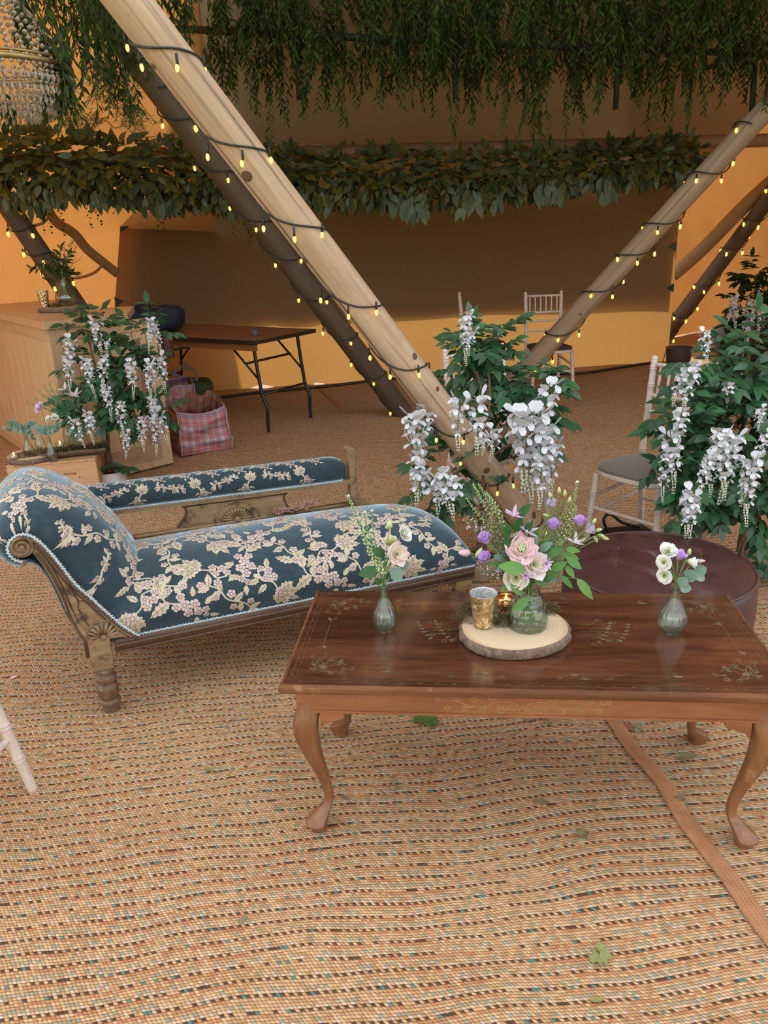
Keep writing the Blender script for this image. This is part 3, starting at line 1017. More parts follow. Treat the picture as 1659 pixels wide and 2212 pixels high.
M_VELVET = mat_velvet()
M_CREAM = mat_plain('cream_brocade', (0.50, 0.415, 0.30), 0.8, 0.14, 60, sheen=0.25)
M_PINKC = mat_plain('pinkish_brocade', (0.54, 0.42, 0.385), 0.8, 0.12, 60, sheen=0.25)
M_LINE = mat_plain('brocade_outline', (0.22, 0.14, 0.085), 0.8)
M_GIMP = mat_plain('pale_blue_gimp', (0.50, 0.60, 0.64), 0.7)
M_GILT = mat_wood('worn_gilt_wood', [(0.26, (0.085, 0.048, 0.025)), (0.46, (0.24, 0.15, 0.072)), (0.7, (0.37, 0.25, 0.13))], 'x', 7, 6, 0.5, 0.25,
                  worn=((0.085, 0.045, 0.028), 0.54, 16.0))
M_DKWOOD = mat_wood('dark_walnut', [(0.25, (0.045, 0.022, 0.013)), (0.6, (0.10, 0.05, 0.028)), (0.8, (0.17, 0.095, 0.055))], 'x', 8, 8, 0.45, 0.2,
                    worn=((0.24, 0.16, 0.095), 0.66, 24.0))

SO = Vector((-0.945, 2.255, 0.0)); SA = R(21.0)
chaise = thing('chaise_longue', 'blue velvet chaise longue with cream floral brocade and a carved scroll head', 'chaise longue', SO, SA)


def st2(pts, n):
    return [(p.x, p.y) for p in smooth_path([(a, b, 0) for a, b in pts], n)]


GIMP = [(0.115, .268), (0.070, .315), (0.026, .378), (-0.014, .440), (-.050, .495), (-.075, .552), (-.100, .605), (-.127, .652),
        (-.155, .678), (-.183, .682), (-.207, .665), (-.217, .638), (-.207, .610), (-.185, .594)]
OUTER = [(-.160, .590), (-.138, .560), (-.122, .51), (-.108, .45), (-.096, .39), (-.080, .33), (-.064, .275)]
HD = 0.60   # depth of the head


def seat_depth(u):
    return 0.575 - 0.055 * max(0, min(1, u / 1.3))


# head pad: profile in (u, z), pushed out into a plump roll over its depth
HP = st2(GIMP + OUTER, 6)
hs = [0.0]
for a, b in zip(HP, HP[1:]): hs.append(hs[-1] + math.hypot(b[0] - a[0], b[1] - a[1]))
HL = hs[-1]
HG = hs[(len(GIMP) - 1) * 6]


def hp_at(s):
    s = max(0, min(HL, s))
    return np.interp(s, hs, [p[0] for p in HP]), np.interp(s, hs, [p[1] for p in HP])


def head_pt(s, v, lift=0.0):
    """s along the profile, v depth 0..HD"""
    t = max(0, min(1, v / HD))
    u, z = hp_at(s)
    e = 0.022
    a, b = hp_at(s - e), hp_at(s + e)
    tu, tz = b[0] - a[0], b[1] - a[1]
    L = math.hypot(tu, tz) + 1e-9
    nu, nz = tz / L, -tu / L
    k = max(0.0, 1 - abs(2 * t - 1) ** 2.8) ** 0.55
    B = 0.088 * k
    w = float(np.interp(s, [0, .05, .14, .28, .40, .48, .54, .62], [.75, 1.30, 1.80, 2.0, 1.70, 1.15, .86, .86]))
    if s > HG: w *= max(0.12, 1 - (s - HG) / 0.10)
    if s > HG - 0.06: w *= 1.0
    q = B * w + lift
    vv = v + 0.0
    if lift:
        # towards the front edge the surface turns to face the front
        df = max(0.0, 1 - t / 0.09)
        vv -= lift * df
    return Vector((u + nu * q, vv, z + nz * q))


mb = MB()
tv = [0.5 - 0.5 * math.cos(PI * (i / 55)) for i in range(56)]
tv = [t ** 1.0 for t in tv]
mb.grid(lambda a, b: head_pt(a * HL, HD * tv[round(b * 55)]), 150, 56)
head = mb.build('head_roll', M_VELVET, chaise)

# seat: crowned cushion, rounded off at the foot end
SL = 1.385
SEC = st2([(-0.004, .258), (-0.022, .305), (-0.016, .345), (0.02, .392), (.09, .430), (.20, .455), (.32, .455), (.43, .432), (.50, .405), (.528, .385)], 6)
ss = [0.0]
for a, b in zip(SEC, SEC[1:]): ss.append(ss[-1] + math.hypot(b[0] - a[0], b[1] - a[1]))
SG = ss[-1]


def seat_pt(u, s, lift=0.0):
    def base(u, s):
        s = max(0, min(SG, s))
        v = np.interp(s, ss, [p[0] for p in SEC]); z = np.interp(s, ss, [p[1] for p in SEC])
        v *= seat_depth(u) / 0.575
        k = max(0.0, min(1.0, (u - 1.02) / (SL - 1.02)))
        e = math.sqrt(max(0.0, 1 - k ** 3.2))
        z = 0.268 + (z - 0.268) * (0.10 + 0.90 * e)
        # plan rounding at the far foot corner
        c = max(0.0, min(1.0, (u - 1.15) / (SL - 1.15)))
        v = v * (1 - 0.22 * c * c)
        z += 0.012 * math.sin(PI * min(1, u / 1.2))
        return Vector((u, v, z))
    p = base(u, s)
    if lift:
        a = base(u + .004, s) - base(u - .004, s); b = base(u, s + .006) - base(u, s - .006)
        n = a.cross(b)
        if n.length > 1e-9: p = p + n.normalized() * lift
    return p


mb = MB(); mb.grid(lambda a, b: seat_pt(0.02 + (SL - 0.02) * (1 - (1 - a) ** 1.4), b * SG), 150, 90)
seat = mb.build('seat', M_VELVET, chaise)
mb = MB(); vs = [tuple(seat_pt(SL, SG * i / 20)) for i in range(21)]
vs2 = [(SL - .002, y, .262) for (x, y, z) in vs]
mb.add(vs + vs2, [(i, i + 1, 22 + i, 21 + i) for i in range(20)]); mb.build('seat_end', M_VELVET, chaise)

# back rail pad -----------------------------------------------------------
# runs above the rear frame from the head to the post
BR0, BR1 = Vector((-0.05, 0.586, 0)), Vector((1.035, 0.500, 0))
BRZ0, BRZ1 = 0.530, 0.632


def rail_pt(a, q, lift=0.0):
    """a along the rail 0..1, q round the pad"""
    c = BR0.lerp(BR1, a); zc = (BRZ0 + BRZ1) / 2
    k = max(0.0, (a - 0.93) / 0.07)
    e = math.sqrt(max(0.02, 1 - k * k * 0.9))
    rv, rz = 0.046 * e, (BRZ1 - BRZ0) / 2
    cq, sq = math.cos(q), math.sin(q)
    pw = 0.8
    v = c.y - (rv + lift) * math.copysign(abs(cq) ** pw, cq)
    z = zc + (rz * (e if sq > 0 else 1) + lift) * math.copysign(abs(sq) ** pw, sq)
    return Vector((c.x, v, z))


mb = MB(); mb.grid(lambda a, b: rail_pt(a, 2 * PI * b), 60, 48, cv=True)
mb.f.append(tuple(59 * 48 + i for i in range(48))); mb.mi.append(0)
rail = mb.build('back_rail_pad', M_VELVET, chaise)


# brocade motifs: raised shapes laid on the velvet --------------------------
class Pattern:
    def __init__(self, fn):
        self.fn = fn; self.mb = MB()

    def strip(self, L, C, Rr, m, lift):
        """three matching polylines in pattern space -> a raised piece"""
        n = len(C); b = []
        for i in range(n):
            b += [self.fn(*L[i], lift), self.fn(*C[i], lift + .0008), self.fn(*Rr[i], lift)]
        fs = []
        for i in range(n - 1):
            a = i * 3
            fs += [(a, a + 3, a + 4, a + 1), (a + 1, a + 4, a + 5, a + 2)]
        self.mb.add(b, fs, m)

    def line(self, pts, w, m, lift):
        vs = []
        n = len(pts)
        for i, p in enumerate(pts):
            a = pts[max(i - 1, 0)]; c = pts[min(i + 1, n - 1)]
            dx, dy = c[0] - a[0], c[1] - a[1]; L = math.hypot(dx, dy) + 1e-9
            vs += [self.fn(p[0] - dy / L * w, p[1] + dx / L * w, lift), self.fn(p[0] + dy / L * w, p[1] - dx / L * w, lift)]
        self.mb.add(vs, [(2 * i, 2 * i + 2, 2 * i + 3, 2 * i + 1) for i in range(n - 1)], m)

    def leaf(self, x, y, ang, L, W, serr=0.25, m=0, vein=True, bend=0.15, lift=.0010):
        n = 9
        ca, sa = math.cos(ang), math.sin(ang)
        Ls, Cs, Rs = [], [], []
        for i in range(n + 1):
            t = i / n
            w = W * .5 * math.sin(PI * min(1, t ** .75 * .98 + .02)) * (1 + serr * (1 if i % 2 else -1) * (0 < i < n))
            cx, cyy = t * L, bend * L * t * t
            for lst, o in ((Ls, w), (Cs, 0), (Rs, -w)):
                px, py = cx, cyy + o
                lst.append((x + px * ca - py * sa, y + px * sa + py * ca))
        self.strip(Ls, Cs, Rs, m, lift)
        if vein:
            self.line(Cs[1:-1], 0.0009, 2, lift + .0011)
            if L > .05:
                for k in (3, 5):
                    for side in (Ls, Rs):
                        self.line([Cs[k], ((side[k + 1][0] * .7 + Cs[k + 1][0] * .3), (side[k + 1][1] * .7 + Cs[k + 1][1] * .3))], 0.0007, 2, lift + .0015)

    def flower(self, x, y, r, rot=0.0, m=1, n=5, lift=.0014):
        k = n * 6
        c = self.fn(x, y, lift + .001)
        inner = []; outer = []
        for i in range(k):
            q = 2 * PI * i / k
            rr = r * (0.74 + 0.26 * abs(math.sin(n * q / 2 + .001)) ** .6)
            outer.append(self.fn(x + rr * math.cos(q + rot), y + rr * math.sin(q + rot), lift))
            inner.append(self.fn(x + r * .45 * math.cos(q + rot), y + r * .45 * math.sin(q + rot), lift + .0007))
        self.mb.add([c] + inner + outer, [(0, 1 + i, 1 + (i + 1) % k) for i in range(k)] + [(1 + i, 1 + k + i, 1 + k + (i + 1) % k, 1 + (i + 1) % k) for i in range(k)], m)
        ring = [(x + r * .36 * math.cos(2 * PI * i / 12), y + r * .36 * math.sin(2 * PI * i / 12)) for i in range(13)]
        self.line(ring, 0.0010, 2, lift + .0016)
        for i in range(n):
            q = 2 * PI * i / n + rot
            self.line([(x + r * .5 * math.cos(q), y + r * .5 * math.sin(q)), (x + r * .74 * math.cos(q), y + r * .74 * math.sin(q))], 0.0008, 2, lift + .0016)

    def stem(self, pts, w=.0028, m=0):
        p = st2(pts, 5)
        self.line(p, w, m, .0010)

    def spray(self, x, y, ang, s=1.0, mir=1, kind=0):
        ca, sa = math.cos(ang), math.sin(ang)
        def T(a, b): b *= mir; return (x + s * (a * ca - b * sa), y + s * (a * sa + b * ca))
        def A(q): return ang + q * mir
        if kind == 0:      # big maple-like leaf with flower cluster and twig
            for q, L in ((-1.0, .050), (-.5, .066), (0, .078), (.5, .066), (1.0, .050)):
                self.leaf(*T(.0, 0), A(q), L * s, .030 * s, .22)
            self.flower(*T(0.006, 0), .017 * s, .3)
            self.stem([T(0, 0), T(-.03, .012), T(-.06, .0), T(-.085, .02)])
            for a, b, r in ((-.035, .026, .013), (-.052, .012, .012), (-.06, .034, .014), (-.08, .028, .011)):
                self.flower(*T(a, b), r * s, a * 50)
            for a, b, q, L in ((-.04, -.004, -1.9, .036), (-.065, -.006, -2.4, .036), (-.09, .02, 2.9, .04), (-.07, .04, 1.9, .034)):
                self.leaf(*T(a, b), A(q), L * s, .017 * s, .2)
        elif kind == 1:    # drooping flower cluster with two veined leaves
            for a, b, r in ((0, 0, .016), (.024, .013, .015), (.02, -.016, .014), (.044, -.002, .014), (-.02, .016, .013), (.06, .012, .011), (-.018, -.014, .013), (.07, -.004, .009)):
                self.flower(*T(a, b), r * s, a * 70)
            self.stem([T(-.01, 0), T(-.05, -.012), T(-.08, .01), T(-.11, .01)])
            self.leaf(*T(-.04, -.012), A(-2.2), .062 * s, .030 * s, .2)
            self.leaf(*T(-.07, .004), A(2.2), .066 * s, .032 * s, .2)
            self.leaf(*T(-.105, .01), A(3.0), .055 * s, .026 * s, .2)
            for a, b, q in ((.05, .025, 1.2), (.01, .03, 1.9), (.05, -.022, -1.0), (.08, .0, .1)):
                self.leaf(*T(a, b), A(q), .030 * s, .015 * s, .2, vein=False)
        else:              # branching twig with small flowers
            self.stem([T(-.09, -.01), T(-.04, .006), T(0, -.004), T(.05, .012), T(.09, .004)])
            for a, b, r in ((-.05, .02, .012), (0, .014, .013), (.03, -.014, .012), (.06, .026, .011), (.095, .004, .012), (-.085, -.012, .012), (-.03, -.016, .010)):
                self.flower(*T(a, b), r * s, a * 90)
            for a, b, q, L in ((-.07, .0, 2.0, .036), (-.03, .004, -1.9, .04), (.02, .0, 1.3, .04), (.04, .008, -1.0, .036), (.075, .008, 1.0, .034), (.08, .004, -.7, .034), (-.06, -.006, -2.4, .036)):
                self.leaf(*T(a, b), A(q), L * s, .018 * s, .22, vein=L > .037)

    def build(self, parent):
        o = self.mb.build('floral_brocade', [M_CREAM, M_PINKC, M_LINE], parent)
        o['kind'] = 'stuff'
        return o


rnd = random.Random(5)
pt = Pattern(lambda a, b, l: seat_pt(a, b, l))
k = 0
rows = [(0.075, 0), (0.205, 1), (0.335, 0), (0.465, 1), (0.585, 0)]
for ri, (s, off) in enumerate(rows):
    for j in range(-1, 11):
        u = 0.10 + j * 0.165 + off * 0.082 + rnd.uniform(-.012, .012)
        if not (0.10 < u < 1.33): continue
        kind = (j + ri * 2) % 3
        pt.spray(u, s + rnd.uniform(-.012, .012), rnd.choice([-1.2, -.7, -1.7, .5, 2.4, -2.2]) + rnd.uniform(-.3, .3), 1.22 if u < 1.2 else .95, rnd.choice([1, -1]), kind)
pt.build(seat)
# pattern laid by the true length over the padded roll
_hq = [HL * i / 200 for i in range(201)]; _hp = [head_pt(s, HD * .5) for s in _hq]
_ha = [0.0]
for a, b in zip(_hp, _hp[1:]): _ha.append(_ha[-1] + (b - a).length)
HA = _ha[-1]
pt = Pattern(lambda a, b, l: head_pt(float(np.interp(a, _ha, _hq)), b, l))
for ri in range(9):
    for j in range(5):
        s = 0.07 + ri * 0.135; v = 0.09 + j * 0.125 + (ri % 2) * 0.06
        if v > .56: continue
        pt.spray(s + rnd.uniform(-.012, .012), v, rnd.uniform(-PI, PI), 1.12, rnd.choice([1, -1]), (ri + j) % 3)
for s, a in ((.09, .4), (.25, 1.0), (.42, .2), (.60, .9), (.80, .5), (.98, 1.4)):   # front edge
    pt.spray(s, 0.028, a, .5, 1, 2)
pt.build(head)
pt = Pattern(lambda a, b, l: rail_pt(a, -0.5 + b / 0.055, l))
Lr = (BR1 - BR0).length
pt = Pattern(lambda x, y, l: rail_pt(x / Lr, y / 0.058, l))
for j in range(9):
    x = 0.06 + j * 0.104
    if j % 2 == 0:
        pt.spray(x, 0.008, 1.3 if j % 4 else 1.9, .62, 1 if j % 4 else -1, 0)
    else:
        pt.spray(x, 0.012, 0.25 * (1 if j % 4 == 1 else -1), .58, 1, 2)
    pt.spray(x + .05, 0.075, -.6, .5, 1, 1)
pt.build(rail)

# gimp braid ---------------------------------------------------------------
def braid(path, n_dir, name='gimp_braid'):
    """loops of braid along a line"""
    pts = []
    L = 0
    pth = [Vector(p) for p in path]
    acc = [0]
    for a, b in zip(pth, pth[1:]): acc.append(acc[-1] + (b - a).length)
    N = int(acc[-1] / 0.0016)
    mb = MB(); zz = []
    xs = [p.x for p in pth]; ys = [p.y for p in pth]; zs = [p.z for p in pth]
    for i in range(N + 1):
        d = acc[-1] * i / N
        p = Vector((np.interp(d, acc, xs), np.interp(d, acc, ys), np.interp(d, acc, zs)))
        q = Vector((np.interp(d + .004, acc, xs), np.interp(d + .004, acc, ys), np.interp(d + .004, acc, zs)))
        r_ = Vector((np.interp(d - .004, acc, xs), np.interp(d - .004, acc, ys), np.interp(d - .004, acc, zs)))
        t = (q - r_).normalized(); side = t.cross(n_dir).normalized()
        w = 2 * PI * d / 0.0105
        zz.append(p + side * (0.0062 * math.sin(w)) + t * (0.003 * math.sin(2 * w)))
    mb.tube(zz, 0.0024, 4)
    mb.tube(pth, 0.0026, 6, flat=0.6)
    o = mb.build(name, M_GIMP, chaise); o['kind'] = 'stuff'
    return o


FR = Vector((0, -1, 0))
braid([(u, -0.026, z) for u, z in st2(GIMP, 5)], FR)
braid([(u, -0.008, .266) for u in np.linspace(0.115, SL, 30)] + [(SL + .004, y, .266) for y in np.linspace(0.02, .38, 8)], FR)
braid([tuple(rail_pt(a, -1.15) + Vector((0, -.004, -.002))) for a in np.linspace(0.03, .985, 24)], FR)

# carved scroll facing --------------------------------------------------------
def facing(y0, y1, name):
    n = 34
    up = st2(GIMP[:9], 8); lo = st2([(-.150, .612), (-.128, .565), (-.112, .51), (-.099, .45), (-.089, .39), (-.075, .33), (-.058, .285)][::-1], 8)
    def res(poly, n):
        acc = [0]
        for a, b in zip(poly, poly[1:]): acc.append(acc[-1] + math.hypot(b[0] - a[0], b[1] - a[1]))
        return [(np.interp(acc[-1] * i / n, acc, [p[0] for p in poly]), np.interp(acc[-1] * i / n, acc, [p[1] for p in poly])) for i in range(n + 1)]
    U, Lw = res(up, n), res(lo, n)
    mb = MB(); rows = 9
    def fn(a, b):
        i = round(a * n); t = b
        u = Lw[i][0] + (U[i][0] - Lw[i][0]) * t; z = Lw[i][1] + (U[i][1] - Lw[i][1]) * t
        return (u, z)
    prof = [(0, y1), (0.0, y0), (0.10, y0 - .006), (.17, y0 - .003), (.20, y0 + .004), (.80, y0 + .004), (.83, y0 - .003), (.90, y0 - .006), (1.0, y0), (1.0, y1)]
    vs = []
    for i in range(n + 1):
        for t, y in prof:
            u, z = fn(i / n, t); vs.append((u, y, z))
    k = len(prof)
    fs = [(i * k + j, i * k + j + 1, (i + 1) * k + j + 1, (i + 1) * k + j) for i in range(n) for j in range(k - 1)]
    fs += [(i * k + k - 1, i * k, (i + 1) * k, (i + 1) * k + k - 1) for i in range(n)]
    fs += [tuple(range(k))]
    mb.add(vs, fs)
    o = mb.build(name, M_GILT, chaise, auto=40)
    return o


fa = facing(-0.022, 0.03, 'scroll_facing')
VC = (-.178, .642)
mb = MB()   # volute: disc with a raised spiral
Mv = Matrix(((1, 0, 0, VC[0]), (0, 0, -1, 0.0), (0, 1, 0, VC[1]), (0, 0, 0, 1)))
mb.lathe([(.036, -.03), (.036, .020), (.033, .026), (.028, .022), (.010, .022), (.008, .029), (.0005, .031)], 28, Mv)
mb.build('volute', M_GILT, fa, auto=40)
mb = MB()
sp = [(VC[0] + r * math.cos(q), -.028, VC[1] + r * math.sin(q)) for q, r in ((2.2 * PI * i / 50 * 1.6 + .3, .033 - .024 * i / 50) for i in range(51))]
mb.tube(sp, 0.0032, 6); mb.build('spiral', M_GILT, fa)
for side in (0, 1):   # dark raised mouldings along both edges of the facing
    poly = st2(GIMP[:9], 5) if side else st2([(-.150, .612), (-.128, .565), (-.112, .51), (-.099, .45), (-.089, .39), (-.075, .33), (-.058, .285)], 5)
    k_ = -1 if side else 1
    mb = MB(); mb.tube([(a + k_ * .008, -.026, b - (.004 if side else -.002)) for a, b in poly], .0042, 6); mb.build('edge_bead', M_DKWOOD, fa)
    mb = MB(); mb.tube([(a + k_ * .019, -.021, b - (.010 if side else -.004)) for a, b in poly[2:-6 if side else -3]], .0022, 5); mb.build('carved_groove', M_DKWOOD, fa)
mb = MB()   # shell at the foot of the scroll
sc = Vector((0.005, -.022, .288))
for i in range(9):
    q = R(8 + 164 * i / 8)
    L = .048 + .006 * math.sin(q)
    d = Vector((math.cos(q), 0, math.sin(q)))
    mb.tube([sc + d * .012, sc + d * L * .6, sc + d * L], [.0025, .006, .0045], 6, flat=.7)
mb.ball(sc, .011, 10, 6)
mb.tube([(sc.x + .058 * math.cos(R(a)), -.021, sc.z + .058 * math.sin(R(a))) for a in range(0, 181, 10)], .003, 6)
mb.build('carved_shell', M_GILT, fa)
mb = MB()   # carved S lines and cross
for pts in ([(-.085, .555), (-.068, .50), (-.055, .45), (-.05, .42)], [(-.062, .455), (-.052, .44), (-.05, .425), (-.055, .405), (-.05, .39)], [(-.03, .425), (-.052, .432)], [(-.05, .40), (-.045, .37), (-.03, .33)]):
    mb.tube([(a, -.0195, b) for a, b in st2(pts, 6)], .0018, 4)
o = mb.build('carved_line', M_DKWOOD, fa); o['kind'] = 'stuff'
mb = MB(); mb.prism([(a, b) for a, b in st2(GIMP[:12], 2)] + [(-.215, .6)] + st2(OUTER, 2), .575, .61, 'y'); mb.build('rear_facing', M_DKWOOD, chaise)

# frame, rails, legs ------------------------------------------------------------
mb = MB()
mb.box(0.035, SL - .01, -.012, .02, .212, .264, ch=.004)
mb.box(0.035, SL - .01, -.020, -.010, .236, .250, ch=.003)
mb.box(0.035, SL - .01, -.017, -.010, .216, .224, ch=.002)
mb.build('front_rail', M_DKWOOD, chaise)
mb = MB()
mb.box(-.02, 1.12, .530, .575, .21, .392, ch=.004)
mb.box(-.02, 1.12, .525, .58, .392, .404, ch=.003); mb.box(0.02, 1.10, .530, .560, .404, .416, ch=.003)
rr = mb.build('rear_rail', M_GILT, chaise)
rr.rotation_euler = (0, 0, R(-1.2))
mb = MB(); mb.box(SL - .03, SL, .0, .46, .212, .264, ch=.004); mb.build('end_rail', M_DKWOOD, chaise)
mb = MB(); mb.box(-.06, -.03, .0, .56, .212, .30, ch=.004); mb.build('head_rail', M_DKWOOD, chaise)


M_LEGW = mat_wood('scuffed_dark_leg', [(0.28, (0.075, 0.038, 0.02)), (0.55, (0.16, 0.088, 0.045)), (0.75, (0.26, 0.165, 0.085))], 'z', 12, 3, 0.5, 0.25, worn=((0.34, 0.27, 0.19), 0.60, 30.0))


def sofa_leg(u, v, k=1.0):
    mb = MB()
    mb.box(u - .034, u + .034, v - .034, v + .034, .165, .285, ch=.004)
    mb.lathe([(.029, .166), (.034, .158), (.034, .150), (.024, .144), (.027, .137), (.035, .128), (.0355, .116), (.026, .110), (.0255, .106),
              (.034, .098), (.037, .088), (.036, .070), (.031, .048), (.0295, .044), (.036, .038), (.037, .030), (.029, .024), (.027, .008), (.025, -.012)], 20, Matrix.Translation((u, v, 0)), m=1)
    return mb.build('leg', [M_GILT, M_LEGW], chaise, auto=35)


sofa_leg(-.012, .012); sofa_leg(SL - .05, .03); sofa_leg(-.012, .54); sofa_leg(SL - .06, .42)
# open back: rail under the pad, post, carved panel
mb = MB()
a0, a1 = BR0, BR1 + Vector((.02, 0, 0))
n = 10
for (z0, z1, w) in ((.508, .530, .022), (.520, .528, .026)):
    q = [a0 + Vector((0, -w, z0)), a1 + Vector((0, -w, z0)), a1 + Vector((0, w, z0)), a0 + Vector((0, w, z0))]
    mb.add(q + [p + Vector((0, 0, z1 - z0)) for p in q], [(3, 2, 1, 0), (4, 5, 6, 7), (0, 1, 5, 4), (1, 2, 6, 5), (2, 3, 7, 6), (3, 0, 4, 7)])
mb.build('top_rail', M_GILT, chaise, smooth=False)
mb = MB()
pc = BR1 + Vector((.028, 0, 0))
mb.box(pc.x - .014, pc.x + .014, pc.y - .026, pc.y + .026, .39, .648, ch=.003)
Mq = Matrix.Translation((pc.x, 0, .650)) @ Matrix(((1, 0, 0, 0), (0, 0, 1, 0), (0, -1, 0, 0), (0, 0, 0, 1)))
mb.lathe([(.0005, pc.y - .030), (.017, pc.y - .030), (.017, pc.y + .030), (.0005, pc.y + .030)], 16, Mq)
mb.prism([(pc.x + .012, .40), (pc.x + .075, .40), (pc.x + .055, .415), (pc.x + .028, .455), (pc.x + .018, .50), (pc.x + .012, .51)], pc.y - .02, pc.y + .02, 'y')
mb.build('end_post', M_GILT, chaise, auto=30)


def bpt(u, z, off=0.0):
    """a point on the line of the open back"""
    a = (u - BR0.x) / (BR1.x - BR0.x)
    return Vector((u, BR0.y + (BR1.y - BR0.y) * a + off, z))


pu0, pu1, zb, ztp = .33, .815, .412, .508
left = st2([(pu0, zb), (pu0 + .012, zb + .02), (pu0 + .035, zb + .045), (pu0 + .042, zb + .075), (pu0 + .030, ztp)], 5)
right = [(pu0 + pu1 - a, b) for a, b in left]
out = left + right[::-1]
mb = MB()
def prism_back(poly, o0, o1):
    n = len(poly)
    vs = [bpt(a, b, o0) for a, b in poly] + [bpt(a, b, o1) for a, b in poly]
    mb.add(vs, [tuple(range(n)), tuple(range(2 * n - 1, n - 1, -1))] + [(i, n + i, n + (i + 1) % n, (i + 1) % n) for i in range(n)])
prism_back(out, -.008, .012)
pan = mb.build('carved_panel', M_GILT, chaise, smooth=False)
mb = MB()
mb.tube([bpt(a, b, -.009) for a, b in [(a + .004, b) for a, b in left]], .0045, 6); mb.tube([bpt(a - .004, b, -.009) for a, b in right], .0045, 6)
mb.tube([bpt(left[-1][0], ztp - .004, -.009), bpt(right[-1][0], ztp - .004, -.009)], .006, 6)
o = mb.build('panel_moulding', M_DKWOOD, pan); o['kind'] = 'stuff'
cx = (pu0 + pu1) / 2; cz = zb + .006
mb = MB()
for rr_, w in ((.078, .004), (.056, .003)):
    mb.tube([bpt(cx + rr_ * 1.15 * math.cos(R(a)), cz + rr_ * math.sin(R(a)), -.010) for a in range(0, 181, 9)], w, 6)
o = mb.build('arch_moulding', M_GILT, pan); o['kind'] = 'stuff'
for i in range(12):
    q = R(7 + 166 * i / 11)
    mb = MB()
    d = lambda r: bpt(cx + r * 1.15 * math.cos(q), cz + r * math.sin(q), -.009)
    mb.tube([d(.012), d(.03), d(.050)], [.002, .0048, .0062], 6)
    mb.build('flute', M_GILT, pan)
mb = MB(); mb.ball(bpt(cx, cz, -.010), .014, 12, 6); mb.build('shell_boss', M_GILT, pan)
# ------------------------------------------------------------------ coffee table
M_MAHOG = mat_wood('polished_mahogany', [(0.28, (0.026, 0.009, 0.006)), (0.46, (0.066, 0.022, 0.012)), (0.60, (0.120, 0.043, 0.020)), (0.76, (0.21, 0.086, 0.038))], 'x', 4.0, 7.0, 0.16, 0.03, coat=0.35)
M_MAHOG_E = mat_wood('worn_mahogany_edge', [(0.25, (0.07, 0.026, 0.012)), (0.5, (0.15, 0.060, 0.025)), (0.75, (0.25, 0.115, 0.050))], 'x', 5.0, 9.0, 0.55, 0.08,
                     worn=((0.30, 0.16, 0.075), 0.62, 16.0), spec=0.15)
M_APRON = mat_wood('front_lit_mahogany', [(0.25, (0.15, 0.052, 0.022)), (0.5, (0.26, 0.095, 0.040)), (0.75, (0.37, 0.155, 0.068))], 'x', 5.0, 9.0, 0.3, 0.05)  # brighter than the top: light from the front is put into the colour
M_MAHOG_Z = mat_wood('mahogany_leg', [(0.25, (0.10, 0.038, 0.016)), (0.5, (0.20, 0.082, 0.033)), (0.75, (0.31, 0.145, 0.060))], 'z', 5.0, 7.0, 0.3, 0.06,
                     worn=((0.33, 0.19, 0.085), 0.60, 14.0))
M_BRASS_IN = mat_plain('dull_brass_inlay', (0.17, 0.12, 0.065), 0.38, 0.2, 40, metal=0.2)
M_BRASS_LT = mat_plain('bright_brass_inlay', (0.42, 0.27, 0.10), 0.35, 0.2, 40, metal=0.3)
TC, TA = Vector((0.362, 1.822, 0.0)), R(-6.0)
TW, TD, TZ = 1.225, 0.540, 0.470
table = thing('coffee_table', 'polished mahogany coffee table with brass inlay and curved cabriole legs', 'coffee table', TC, TA)
hx, hy = TW / 2, TD / 2
mb = MB()
# top with a stepped moulded edge
prof = [(0.0, TZ), (-.020, TZ), (-.018, TZ + 0.0), (-.010, TZ - .0035), (-.006, TZ - .004), (0.0, TZ - .012), (0.0, TZ - .018), (-.006, TZ - .022), (-.012, TZ - .026), (-.012, TZ - .030)]
prof = [(-.010, TZ), (-.0075, TZ - .0018), (-.006, TZ - .0040), (-.001, TZ - .0060), (0.0, TZ - .010), (0.0, TZ - .017), (-.005, TZ - .020), (-.006, TZ - .024), (-.014, TZ - .028)]
vs, fs = [], []
for d, z in prof:
    vs += [(-hx - d * -1 * -1, -hy - d * -1 * -1, z)] if False else [(-hx - d, -hy - d, z), (hx + d, -hy - d, z), (hx + d, hy + d, z), (-hx - d, hy + d, z)]
for i in range(len(prof) - 1):
    for j in range(4):
        fs.append((i * 4 + j, (i + 1) * 4 + j, (i + 1) * 4 + (j + 1) % 4, i * 4 + (j + 1) % 4))
ex = MB(); ex.add(vs, fs + [tuple((len(prof) - 1) * 4 + j for j in (3, 2, 1, 0))])
ex.build('edge_moulding', M_MAHOG_E, table, smooth=False)
mb = MB(); d = prof[0][0]; mb.box(-hx - d, hx + d, -hy - d, hy + d, TZ - .006, TZ); top = mb.build('tabletop', M_MAHOG, table, smooth=False)
ax, ay = hx - .034, hy - .034
z0a, z1a = TZ - .092, TZ - .028
for (x0, x1, y0, y1) in ((-ax, ax, -ay, -ay + .02), (-ax, ax, ay - .02, ay), (-ax, -ax + .02, -ay + .02, ay - .02), (ax - .02, ax, -ay + .02, ay - .02)):
    mb = MB(); mb.box(x0, x1, y0, y1, z0a, z1a)
    if abs(x1 - x0) > .5:
        s = -1 if y0 < 0 else 1
        yb = -ay - .003 if s < 0 else ay - .003
        mb.box(x0, x1, yb, yb + .006, z0a - .003, z0a + .004)
    ap = mb.build('apron', M_APRON, table, smooth=False)
    if y0 < 0 and x1 - x0 > .5: front_apron = ap


